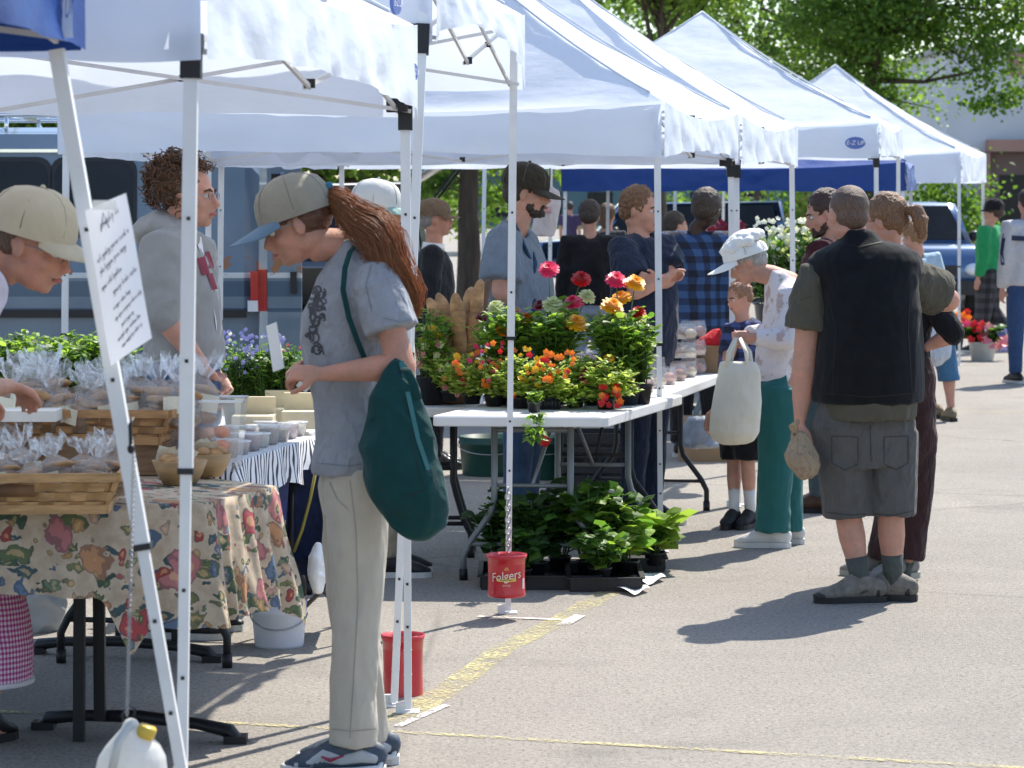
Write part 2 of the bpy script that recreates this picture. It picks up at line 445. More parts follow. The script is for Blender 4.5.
def tree(label, base, H, trunk_h, blobs, n, leaf, tr=.25, seed=0, cat='tree', group=None, lean=(0, 0), limbs=9, mats=None, droop=.3, name='tree'):
    rnd = random.Random(seed); base = Vector(base)
    t = thing(name, label, cat, base, group)
    tk = MB(); top = base + Vector((lean[0], lean[1], H * .8))
    pts = [base + Vector((0, 0, -.1))]; 
    for i in range(1, 9):
        f = i / 8; pts.append(lerp(base, top, f) + Vector((rnd.uniform(-.1, .1), rnd.uniform(-.1, .1), 0)) * tr * 3 * f)
    rr = [tr * 1.25] + [tr * (1 - .85 * (i / 8) ** 1.1) for i in range(1, 9)]
    tk.loft(pts, rr, seg=12)
    tips = []
    for i in range(limbs):
        bl = blobs[i % len(blobs)]; f = rnd.uniform(trunk_h / H, .75) / .8
        a = lerp(base, top, min(f, .95)); c = base + Vector(bl[0]) + Vector((rnd.uniform(-.4, .4) * bl[1][0], rnd.uniform(-.4, .4) * bl[1][1], rnd.uniform(-.3, .3) * bl[1][2]))
        r0 = tr * (1 - .85 * f) * .55 + .02; mid = lerp(a, c, .5) + Vector((0, 0, -.12 * (c - a).length * rnd.uniform(-1, 1)))
        tk.loft([a, lerp(a, mid, .5), mid, lerp(mid, c, .5), c], [r0, r0 * .8, r0 * .6, r0 * .4, r0 * .15], seg=7)
        tips.append((mid, c))
        for j in range(3):
            q = c + Vector((rnd.gauss(0, .5) * bl[1][0], rnd.gauss(0, .5) * bl[1][1], rnd.gauss(0, .4) * bl[1][2]))
            tk.loft([mid, lerp(mid, q, .5), q], [r0 * .4, r0 * .25, r0 * .08], seg=5)
    part('trunk', tk, barkm, t)
    cr = MB(); pts = []
    tot = sum(b[1][0] * b[1][1] * b[1][2] for b in blobs)
    for c, r in blobs:
        k = int(n * r[0] * r[1] * r[2] / tot)
        cl = max(6, k // 60)
        for q in range(cl):
            d = Vector((rnd.gauss(0, 1), rnd.gauss(0, 1), rnd.gauss(0, 1))).normalized() * rnd.uniform(.35, 1) ** .6
            cc = base + Vector(c) + Vector((d.x * r[0], d.y * r[1], d.z * r[2]))
            cs = min(r) * rnd.uniform(.16, .36)
            for _ in range(60):
                pts.append(cc + Vector((rnd.gauss(0, 1) * cs, rnd.gauss(0, 1) * cs, rnd.gauss(0, .6) * cs)))
    leafset(cr, pts, leaf, rnd, droop)
    part('crown', cr, mats or [LEAF_D, LEAF_M, LEAF_L], t, smooth=False)
    return t
# big tree right of centre (trunk near x=870), beside the building
b1 = P(868, 230, 62); b1.z = 0
tree('large leafy tree with a dark bare trunk rising behind the two farthest white tents', b1, 9, 3.4,
     [((0, 0, 6.6), (2.3, 2.2, 1.6)), ((-1.0, -.5, 5.2), (1.3, 1.3, .8)), ((1.9, 0, 5.8), (1.7, 1.6, 1.2)), ((2.6, -.3, 4.3), (1.0, 1.0, .7)), ((-.4, .2, 3.9), (1.2, 1.2, .9)), ((.7, 0, 8), (2.2, 2, 1.2)), ((-1.2, 0, 7.4), (1.2, 1.2, 1.1)), ((3.0, .2, 6.4), (.8, .9, 1.2))], 34000, .12, .2, 11, limbs=16, mats=[LEAF_D, LEAF_M, LEAF_L, LEAF_L])
b2 = P(660, 230, 48); b2.z = 0
tree('bright green tree top showing over the white canopies left of the large tree', b2, 8, 3.4,
     [((-.3, 0, 5.6), (1.2, 1.3, .8)), ((.7, .2, 5.3), (.9, 1, .7)), ((1.3, 0, 5.9), (.8, .8, .7)), ((0, 0, 6.6), (1.8, 1.6, 1))], 24000, .1, .13, 12, mats=[LEAF_M, LEAF_L, LEAF_L])
b3 = P(760, 230, 85); b3.z = 0
tree('hazy tree far behind, filling the gap between the two nearer crowns', b3, 10, 4, [((0, 0, 7), (3.6, 2.5, 2.4)), ((2.5, 0, 5.5), (2.5, 2, 2)), ((-2.6, 0, 6.5), (2, 2, 1.8))], 15000, .16, .25, 13)
b4 = PZ(469, 357); 
tree('shade tree with dark foliage and thick trunk behind the baguette stall', b4, 5.5, 1.9, [((0, 0, 3.3), (1.5, 1.4, 1.0)), ((-.5, 0, 2.5), (.55, .7, .35)), ((-.3, 0, 2.1), (.4, .5, .35)), ((.6, 0, 2.4), (.35, .6, .3)), ((0, 0, 4.4), (1.6, 1.5, 1.1))], 26000, .085, .155, 14, mats=[LEAF_D, LEAF_D, LEAF_M])
b5 = P(20, 230, 34); b5.z = 0
tree('tree with sunlit leaves seen over the roof of the blue van', b5, 6, 2, [((0, 0, 3.6), (2.2, 1.5, 1.4)), ((.4, 0, 2.6), (1.4, 1, .7))], 9000, .13, .16, 15)
b6 = P(318, 230, 36); b6.z = 0
tree('small tree glimpsed between the parked vans behind the long-haired woman', b6, 5.4, 1.2, [((0, 0, 2.6), (1.3, 1.2, 1.2)), ((1.6, 0, 2.3), (1.2, 1, .9)), ((0, 0, 4), (2, 1.5, 1.2))], 11000, .12, .13, 16)
def bush(label, c, r, n, leaf, seed, mats, flowers=None, fl=0, group=None):
    rnd = random.Random(seed); t = thing('bush', label, 'bush', (c[0], c[1], 0), group); c = Vector(c)
    mb = MB(); pts = []
    for q in range(n // 40):
        d = Vector((rnd.gauss(0, 1), rnd.gauss(0, 1), abs(rnd.gauss(0, 1)))).normalized() * rnd.uniform(.4, 1)
        cc = c + Vector((d.x * r[0], d.y * r[1], d.z * r[2]))
        for _ in range(40): pts.append(cc + Vector((rnd.gauss(0, .13), rnd.gauss(0, .13), rnd.gauss(0, .1))) * r[2])
    leafset(mb, pts, leaf, rnd); part('foliage', mb, mats, t, smooth=False)
    st = MB()
    for i in range(9):
        a = rnd.uniform(0, 6.28); st.loft([Vector((c.x, c.y, 0)), c + Vector((math.cos(a) * r[0] * .5, math.sin(a) * r[1] * .5, r[2] * .5))], [.03, .01], seg=6)
    part('stems', st, barkm, t)
    return t
for i, (px, D, rx, rz, m, lb) in enumerate(((755, 66, 1.5, 1.8, [LEAF_D, LEAF_D, LEAF_M], 'dark green bush showing under the blue canopy behind the elderly shopper'),
        (800, 62, 1.5, 2.0, [LEAF_D, LEAF_M, LEAF_M], 'mid green bush right of the dark bush under the blue canopy'),
        (822, 58, .6, 2.1, [LEAF_M, LEAF_L, leafmat('leaf_yellow', (.35, .3, .05))], 'yellowish bush beside the bearded shopper'),
        (668, 70, 1.2, 1.9, [LEAF_D, LEAF_M, LEAF_L], 'small bush behind the man with crossed arms'),
        (945, 62, 1.3, 2.6, [LEAF_D, LEAF_M, LEAF_L], 'rounded bush behind the parked blue off-roader'))):
    c = P(px, 230, D); bush(lb, (c.x, c.y, .1), (rx, 1.2, rz), 4200, .14, 30 + i, m, group='bushes beyond the stalls')

# =====================================================================
# far building on the right, low building in the middle
# =====================================================================
brown = M('brown_cladding', (.17, .115, .1), .8, .15, .6); pale = M('pale_stucco', (.5, .52, .55), .9, .08, .3)
rust = M('rust_band', (.34, .2, .16), .8, .1, .5); dkglass = M('dark_window_glass', (.012, .014, .016), .22, .4, 2, spec=.25)
def building():
    D = 150; x0 = P(946, 205, D).x; x1 = x0 + 60
    zt = lambda y: P(1000, y, D).z
    t = thing('store_building', 'wide pale store building with reddish-brown lower front, at the far right', 'building', (x0 + 20, D, 0))
    mb = MB(); mb.box(((x0 + x1) / 2, D + 15, zt(50) / 2), (x1 - x0, 30, zt(50))); part('wall', mb, pale, t, False)
    mb = MB(); mb.box(((x0 + x1) / 2 + 1.6, D - .12, (zt(75) + zt(52)) / 2), (x1 - x0 - 3, .3, zt(52) - zt(75))); part('fascia', mb, rust, t, False)
    mb = MB(); mb.box(((x0 + x1) / 2 + 1.5, D - .5, zt(140) / 2 + zt(152) / 2), (x1 - x0 - 1, 1.2, zt(140) - zt(152))); part('canopy', mb, rust, t, False)
    mb = MB(); mb.box(((x0 + x1) / 2 + 1.5, D - .15, zt(153) / 2), (x1 - x0 - 1, .35, zt(153))); part('lower_wall', mb, brown, t, False)
    x = x0 + 1.2; k = 0
    while x < x1 - 5:
        mb = MB(); mb.box((x + .7, D - .6, zt(153) / 2), (.45, .5, zt(153))); part('pillar', mb, rust, t, False)
        wdw = MB(); wdw.box((x + 2.6, D - .35, zt(175) / 2 + .2), (2.2, .08, zt(175) - .4)); part('window', wdw, dkglass, t, False)
        x += 4.6; k += 1
    mb = MB(); mb.box(((x0 + x1) / 2, D + 15, zt(50) + .15), (x1 - x0 + .6, 30.6, .3)); part('roof', mb, M('roof_edge', (.3, .3, .3)), t, False)
building()
def low_building():
    D = 210; xa = P(470, 205, D).x; xb = P(935, 205, D).x
    t = thing('low_building', 'long low teal-grey building under the blue canopy, far across the lot', 'building', ((xa + xb) / 2, D, 0))
    mb = MB(); mb.box(((xa + xb) / 2, D + 8, 1.9), (xb - xa, 16, 3.8)); part('wall', mb, M('teal_wall', (.12, .19, .22), .8, .1, .4), t, False)
    mb = MB(); mb.box(((xa + xb) / 2, D + 8, 4.0), (xb - xa + 1, 17, .45)); part('roof', mb, M('grey_roof', (.2, .22, .24), .8), t, False)
    for i in range(9):
        x = xa + 2 + i * (xb - xa - 4) / 8
        m2 = MB(); m2.box((x, D - .04, 1.7), (1.8, .1, 1.8)); part('window', m2, dkglass, t, False)
low_building()
# long tree line that closes the horizon
rn = random.Random(77); wood = MB(); pts = []
for i in range(420):
    x = rn.uniform(-90, 150); y = rn.uniform(236, 250); zc = rn.uniform(1, 4)
    for _ in range(34): pts.append(Vector((x + rn.gauss(0, 1.3), y + rn.gauss(0, 1.3), max(.1, zc + rn.gauss(0, 1)))))
leafset(wood, pts, .95, rn); setting('far_woods', wood, [LEAF_D, LEAF_D, LEAF_M], kind='stuff')

# =====================================================================
# vehicles
# =====================================================================
tyrem = M('tyre_rubber', (.02, .02, .022), .85, .2, 20); rimm = M('steel_rim', (.5, .5, .52), .35, .1, 9, metal=.9)
chrome = M('chrome', (.75, .76, .78), .15, .03, 9, metal=1.0); blackp = M('black_plastic', (.018, .018, .02), .45, .2, 20)
redl = M('red_lens', (.45, .02, .02), .2, .1, 40, coat=.6); glassw = M('headlamp_glass', (.7, .74, .78), .1, .05, 9, spec=.9)
def wheels(t, fr, xs, ws, r=.34):
    for x in xs:
        for sgn in (-1, 1):
            wd = MB(); c = Vector((x, sgn * (ws - .11), r)); ax = Matrix(((1, 0, 0), (0, 0, 1), (0, 1, 0)))
            wd.lathe(fr(c), [(r * .62, -.1), (r * .96, -.1), (r, -.06), (r, .06), (r * .96, .1), (r * .62, .1)], 28, fr=FR @ ax)
            q = part('wheel', wd, tyrem, t)
            rm = MB(); rm.lathe(fr(c), [(0, -.085), (r * .3, -.09), (r * .35, -.07), (r * .58, -.075), (r * .64, -.095), (r * .64, .095), (r * .58, .075), (r * .35, .07), (r * .3, .09), (0, .085)], 24, fr=FR @ ax)
            part('rim', rm, rimm, q)
FR = Matrix.Identity(3)
def car(name, label, cat, loc, yaw, paint, prof, L, W, glass_prof, wheel_x, seams=True, tail='front', group=None):
    "prof: side outline [(x,z)] of lower body; glass_prof: greenhouse outline [(x,z)]. x runs to the front"
    global FR
    FR = Matrix.Rotation(yaw, 3, 'Z'); loc = Vector(loc)
    fr = lambda p: loc + FR @ Vector(p)
    t = thing(name, label, cat, loc, group)
    def extr(pf, w0, w1, zmid, zmax):
        mb = MB(); n = len(pf); secs = ((-1, .86), (-.97, .97), (-.8, 1), (.8, 1), (.97, .97), (1, .86))
        cx = sum(p[0] for p in pf) / n; cz = sum(p[1] for p in pf) / n
        vs = []
        for s_, k in secs:
            for x, z in pf:
                wz = w0 if z <= zmid else lerp(w0, w1, (z - zmid) / max(.01, zmax - zmid))
                vs.append(fr((cx + (x - cx) * (.97 + .03 * (k > .9)), s_ * wz / 2, cz + (z - cz) * (k if k > .9 else .95))))
        fs = []
        for i in range(len(secs) - 1):
            for j in range(n): fs.append((i * n + j, i * n + (j + 1) % n, (i + 1) * n + (j + 1) % n, (i + 1) * n + j))
        fs.append(tuple(range(n))); fs.append(tuple((len(secs) - 1) * n + j for j in range(n - 1, -1, -1)))
        mb.add(vs, fs); return mb
    zb = max(p[1] for p in prof); zt = max(p[1] for p in glass_prof); gb = min(p[1] for p in glass_prof)
    part('body', extr(prof, W, W, 9, 9), paint, t)
    part('cabin', extr(glass_prof, W * .97, W * .78, gb, zt), paint, t)
    # windows: side glass set 3 mm proud of the cabin, windscreen and rear glass
    gx = sorted(glass_prof); 
    c = [p for p in glass_prof]
    for sgn in (-1, 1):
        mb = MB(); cx = sum(p[0] for p in c) / len(c); cz = (gb + zt) / 2
        q = [(cx + (x - cx) * .9, cz + (z - cz) * .78) for x, z in c]
        f = lambda x, z, o: fr((x, sgn * (lerp(W * .97, W * .78, (z - gb) / (zt - gb)) / 2 + o), z))
        xm = sum(p[0] for p in q) / len(q)
        mb.add([f(x, z, .004) for x, z in q] + [f(x, z, -.05) for x, z in q], [tuple(range(len(q)))] + [(i, (i + 1) % len(q), len(q) + (i + 1) % len(q), len(q) + i) for i in range(len(q))])
        part('side_window', mb, dkglass, t, False)
        for xx in (xm, xm + (.0)):
            pl = MB(); pl.bar(f(xm, gb + .05, .008), f(xm, zt - .1, .008), .07, .02, up=FR @ Vector((0, 1, 0))); 
        part('door_pillar', pl, paint, t, False)
        mr = MB(); mr.ell(f(max(p[0] for p in glass_prof) - .35, gb + .12, .14), (.07, .1, .08), FR); part('mirror', mr, blackp, t)
    # windscreen (front) and rear glass follow the slanting ends of the greenhouse
    topx = [p for p in glass_prof if p[1] > gb + .6 * (zt - gb)]; botx = [p for p in glass_prof if p[1] < gb + .3 * (zt - gb)]
    for fn, nm, s_ in ((max, 'windscreen', 1), (min, 'rear_window', -1)):
        a = fn(topx); b = fn(botx); mb = MB()
        w1, w0 = W * .78 * .42, W * .97 * .44
        off = Vector((s_ * .015, 0, .01))
        A = Vector((lerp(b[0], a[0], .92), 0, lerp(b[1], a[1], .92))) + off; B = Vector((lerp(b[0], a[0], .1), 0, lerp(b[1], a[1], .1))) + off
        vs = [fr(A + Vector((0, -w1, 0))), fr(A + Vector((0, w1, 0))), fr(B + Vector((0, w0, 0))), fr(B + Vector((0, -w0, 0)))]
        vs += [v - FR @ Vector((s_ * .04, 0, .02)) for v in vs]
        mb.add(vs, [(0, 1, 2, 3), (0, 4, 5, 1), (1, 5, 6, 2), (2, 6, 7, 3), (3, 7, 4, 0)]); part(nm, mb, dkglass, t, False)
    xf = max(p[0] for p in prof); xr = min(p[0] for p in prof)
    mb = MB(); mb.box(fr((xf + .02, 0, .48)), (.12, W * .96, .2), FR); part('front_bumper', mb, blackp, t, False)
    mb = MB(); mb.box(fr((xr - .02, 0, .48)), (.12, W * .96, .2), FR); part('rear_bumper', mb, blackp, t, False)
    mb = MB(); mb.box(fr((xf + .012, 0, .72)), (.05, W * .45, .16), FR); part('grille', mb, blackp, t, False)
    for sgn in (-1, 1):
        mb = MB(); mb.ell(fr((xf - .01, sgn * W * .37, .74)), (.06, .14, .09), FR); part('headlight', mb, glassw, t)
        mb = MB(); mb.box(fr((xr + .005, sgn * W * .43, .85)), (.06, .12, .28), FR); part('taillight', mb, redl, t, False)
    wheels(t, fr, wheel_x, W / 2)
    # flat dark discs put in for the shade inside the wheel arches
    for x in wheel_x:
        for sgn in (-1, 1):
            mb = MB(); mb.lathe(fr((x, sgn * (W / 2 - .02), .34)), [(0, 0), (.41, 0), (.41, .03), (0, .03)], 24, fr=FR @ Matrix(((1, 0, 0), (0, 0, 1), (0, 1, 0)))); part('wheel_arch_shade', mb, blackp, t, False)
    return t
SED = [(-2.2, .3), (2.2, .3), (2.25, .55), (2.2, .78), (1.2, .95), (-1.6, .98), (-2.2, .92), (-2.25, .6)]
SEDG = [(-1.75, .95), (1.15, .95), (.45, 1.42), (-.9, 1.45)]
SUV = [(-2.1, .4), (2.15, .4), (2.2, .7), (2.15, 1.02), (1.15, 1.1), (-2.15, 1.1), (-2.2, .7)]
SUVG = [(-2.1, 1.08), (1.2, 1.08), (.75, 1.68), (-2.0, 1.72)]
bluep = M('blue_car_paint', (.03, .08, .2), .25, .1, 2, coat=1); silv = M('silver_car_paint', (.42, .46, .48), .3, .05, 2, metal=.4, coat=.8)
jeepb = M('pale_blue_car_paint', (.07, .14, .27), .2, .05, 2, metal=.35, coat=1)
c0 = PZ(918, 322); car('parked_off_roader', 'blue off-roader with glinting bonnet parked nose-on behind the far stall', 'car', (c0.x, c0.y + 2.2, 0), R(-86), jeepb, SUV, 4.3, 1.75, SUVG, (-1.35, 1.35))
c0 = PZ(622, 300); car('parked_car', 'dark blue car beyond the shoppers, left of the man with crossed arms', 'car', (c0.x + .7, c0.y, 0), R(180), bluep, SUV, 4.4, 1.8, SUVG, (-1.3, 1.35))
c0 = PZ(690, 296); car('parked_car', 'silver car parked in the sun behind the plaid-shirted man', 'car', (c0.x + .4, c0.y, 0), R(-80), silv, SED, 4.4, 1.75, SEDG, (-1.3, 1.35))

def blue_van():
    D = 18.7; xr = P(262, 200, D).x; L = 5.3; W = 2.0
    t = thing('van', 'pale blue-grey van with dark window band, navy stripes and rust, behind the stall seedlings', 'van', (xr - L / 2, D + 1, 0))
    pa = None
    m, tt, b = new_mat('faded_van_paint'); v = coords(tt); sx = tt.nodes.new('ShaderNodeSeparateXYZ'); tt.links.new(v, sx.inputs[0])
    c = mixc(tt, ramp(tt, nz(tt, v, 1.5, 4), .3, .7), (.10, .15, .205), (.165, .22, .28))
    def band(z0, z1): return mth(tt, 'MULTIPLY', mth(tt, 'GREATER_THAN', sx.outputs[2], z0), mth(tt, 'LESS_THAN', sx.outputs[2], z1))
    c = mixc(tt, band(1.18, 1.215), c, (.6, .62, .62)); c = mixc(tt, band(1.06, 1.16), c, (.05, .1, .16)); c = mixc(tt, band(.96, .985), c, (.03, .07, .13))
    c = mixc(tt, mth(tt, 'MULTIPLY', band(1.2, 1.32), ramp(tt, nz(tt, v, 9, 5), .56, .6)), c, (.3, .12, .04))
    tt.links.new(c, b.inputs['Base Color']); b.inputs['Roughness'].default_value = .35; b.inputs['Coat Weight'].default_value = .4
    # body: rounded box lofted along its length
    secs = []
    def sec(x, w, zt):
        return [(x, -w, .42), (x, -w * 1.0, 1.2), (x, -w * .97, 1.35), (x, -w * .9, zt - .18), (x, -w * .8, zt - .05), (x, -w * .5, zt), (x, w * .5, zt), (x, w * .8, zt - .05), (x, w * .9, zt - .18), (x, w * .97, 1.35), (x, w, 1.2), (x, w, .42)]
    hw = W / 2; ss = [sec(xr - .03, hw * .93, 2.02), sec(xr - .12, hw * .99, 2.12), sec(xr - .5, hw, 2.16), sec(xr - 3.6, hw, 2.16), sec(xr - 4.1, hw, 1.95), sec(xr - 4.55, hw * .98, 1.42), sec(xr - 5.2, hw * .95, 1.25), sec(xr - 5.3, hw * .9, 1.0)]
    mb = MB(); n = 12; vs = [Vector((x, D + 1 + y, z)) for s_ in ss for x, y, z in s_]
    fs = [(i * n + j, (i + 1) * n + j, (i + 1) * n + (j + 1) % n, i * n + (j + 1) % n) for i in range(len(ss) - 1) for j in range(n)]
    fs += [tuple(range(n)), tuple((len(ss) - 1) * n + j for j in range(n - 1, -1, -1))]
    mb.add(vs, fs); body = part('body', mb, m, t, False)
    def panel(x0, x1, z0, z1, nm, mat, o=.006, th=.03, par=t, rr=.09, lean=.07):
        mb = MB(); pts = []
        for cx, cz, a0 in ((x1 - rr, z1 - rr, 0), (x0 + rr, z1 - rr, 90), (x0 + rr, z0 + rr, 180), (x1 - rr, z0 + rr, 270)):
            for k in range(5):
                a = R(a0 + k * 22.5); pts.append((cx + rr * math.cos(a), cz + rr * math.sin(a)))
        yy = lambda z: D + 1 - hw * lerp(.97, .9, max(0, min(1, (z - 1.35) / .63)))
        vs = [Vector((x, yy(z) - o, z)) for x, z in pts] + [Vector((x, yy(z) + th, z)) for x, z in pts]
        k = len(pts); mb.add(vs, [tuple(range(k - 1, -1, -1))] + [(i, (i + 1) % k, k + (i + 1) % k, k + i) for i in range(k)]); return part(nm, mb, mat, par, False)
    xA = P(-60, 200, 18.8).x; xB = P(133, 200, 18.8).x
    for x0, x1 in ((xA - .1, xB - .55), (xB - .5, xB), (xA - 1.3, xA - .2)):
        fr_ = panel(x0 - .03, x1 + .03, 1.44, 1.96, 'window_frame', blackp, .006)
        panel(x0, x1, 1.47, 1.93, 'window', dkglass, .012, par=fr_)
        tb = MB(); tb.bar((x0 + .08, D + .055, 1.425), (x1 - .08, D + .055, 1.425), .012, .012); part('chrome_trim', tb, chrome, fr_, False)
    mb = MB()
    for x in (xB + .06, xA - .15, xA - 1.36): mb.bar((x, D + .0, .5), (x, D + .0, 1.25), .008, .006)
    part('door_seam', mb, blackp, t, False)
    mb = MB(); mb.box((xr - 2.2, D - .012, .62), (4.2, .04, .14)); part('sill_trim', mb, M('sill_grey', (.3, .34, .37), .5), t, False)
    tl = MB(); tl.box((xr - .05, D - .005, 1.1), (.05, .05, .25)); tl.box((xr + .0, D + .09, 1.1), (.05, .16, .27)); part('taillight', tl, redl, t, False)
    rv = MB(); rv.box((xr - .06, D - .012, 1.0), (.066, .05, .07)); part('reversing_light', rv, glassw, t, False)
    bm = MB(); bm.box((xr + .06, D + 1, .5), (.14, 1.9, .14)); part('rear_bumper', bm, chrome, t, False)
    bm = MB(); bm.box((xr - 5.36, D + 1, .5), (.14, 1.85, .16)); part('front_bumper', bm, chrome, t, False)
    gt = MB(); gt.bar((xr - 3.9, D + .09, 2.0), (xr - .15, D + .09, 2.0), .03, .02); part('rain_gutter', gt, chrome, t, False)
    rm_ = MB(); rm_.bar((xr - 4.6, D - .02, .95), (xr - .1, D - .02, .95), .02, .05); part('rub_strip', rm_, blackp, t, False)
    # roof rack
    rk = MB(); z = 2.24
    for y in (D + .35, D + 1.65): rk.tube([(xr - 3.3, y, z), (xr - .6, y, z)], .018)
    for i in range(6):
        x = xr - 3.2 + i * .5; rk.tube([(x, D + .35, z), (x, D + 1.65, z)], .014); rk.tube([(x, D + .35, 2.1), (x, D + .35, z)], .014); rk.tube([(x, D + 1.65, 2.1), (x, D + 1.65, z)], .014)
    part('roof_rack', rk, chrome, t)
    # open rear door, swung out
    dr = MB(); dr.box((xr + .14, D + .05, 1.22), (.22, .06, 1.5)); dd = part('rear_door', dr, m, t, False)
    gw = MB(); gw.box((xr + .14, D + .014, 1.63), (.16, .02, .44)); part('rear_window', gw, dkglass, dd, False)
    hd = MB(); hd.box((xr + .20, D + .008, 1.15), (.04, .04, .14)); part('handle', hd, blackp, dd, False)
    global FR
    FR = Matrix.Identity(3); wheels(t, lambda p: Vector((xr - 2.5, D + 1, 0)) + Vector(p), (-1.7, 1.55), hw, .36)
blue_van()
def minivan():
    global FR
    D = 24.5; t0 = P(428, 205, D) - Vector((1.75, 0, 0))
    beige = M('grey_van_paint', (.36, .37, .37), .3, .05, 2, coat=.6)
    q = car('minivan', 'grey minivan with open liftgate behind the two capped shoppers', 'van', (t0.x - .6, D + 1, 0), R(180), beige,
        [(-2.3, .35), (2.3, .35), (2.35, .7), (2.25, .98), (1.6, 1.1), (-2.3, 1.15), (-2.35, .6)], 4.7, 1.9, [(-2.3, 1.1), (1.7, 1.08), (.9, 1.78), (-2.2, 1.85)], (-1.45, 1.45))
    r = Vector((t0.x - .6 + 2.2, D + 1, 1.86))
    mb = MB(); mb.loft([r + Vector((0, 0, 0)), r + Vector((.5, 0, .3)), r + Vector((.95, 0, .36))], [.78, .8, .75], [.04] * 3, (0, 1, 0), seg=20); lg = part('liftgate', mb, beige, q)
    for sg in (-.7, .7): st = MB(); st.tube([r + Vector((.0, sg, -.4)), r + Vector((.5, sg * 1.02, .25))], .012); part('gas_strut', st, blackp, lg)
minivan()
# =====================================================================
# CANOPY TENTS
# =====================================================================
def canopymat(name, col, tr=.42, sheen=.3):
    m, t, b = new_mat(name); v = coords(t)
    c = mixc(t, ramp(t, nz(t, v, 2.2, 5), .35, .7), tuple(x * .94 for x in col), col)
    t.links.new(c, b.inputs['Base Color']); b.inputs['Roughness'].default_value = .42; b.inputs['Specular IOR Level'].default_value = .35
    v2 = coords(t, 'Object', (1, 1, 2.2))
    bumpn(t, b, mth(t, 'ADD', nz(t, v2, 3.2, 4, .5), mth(t, 'MULTIPLY', nz(t, v, 14, 3), .06)), .28, .05)
    tr_ = t.nodes.new('ShaderNodeBsdfTranslucent'); t.links.new(mixc(t, .5, c, tuple(x * x for x in col)), tr_.inputs[0])
    mx = t.nodes.new('ShaderNodeMixShader'); mx.inputs[0].default_value = tr
    t.links.new(b.outputs[0], mx.inputs[1]); t.links.new(tr_.outputs[0], mx.inputs[2]); t.links.new(mx.outputs[0], t.nodes['Material Output'].inputs[0])
    return m
WHITE_T = canopymat('white_polyester', (.84, .89, .97), .36); BLUE_T = canopymat('blue_polyester', (.004, .05, .25), .08)
steel = M('white_powdercoated_steel', (.72, .73, .74), .35, .06, 7, .15, 90, .001, spec=.5)
trussm = M('grey_truss_steel', (.62, .62, .62), .45, .1, 7)
joint = M('black_nylon_joint', (.015, .015, .017), .5, .2, 20)
emblem = M('blue_emblem_ink', (.10, .16, .42), .6, .1, 9)
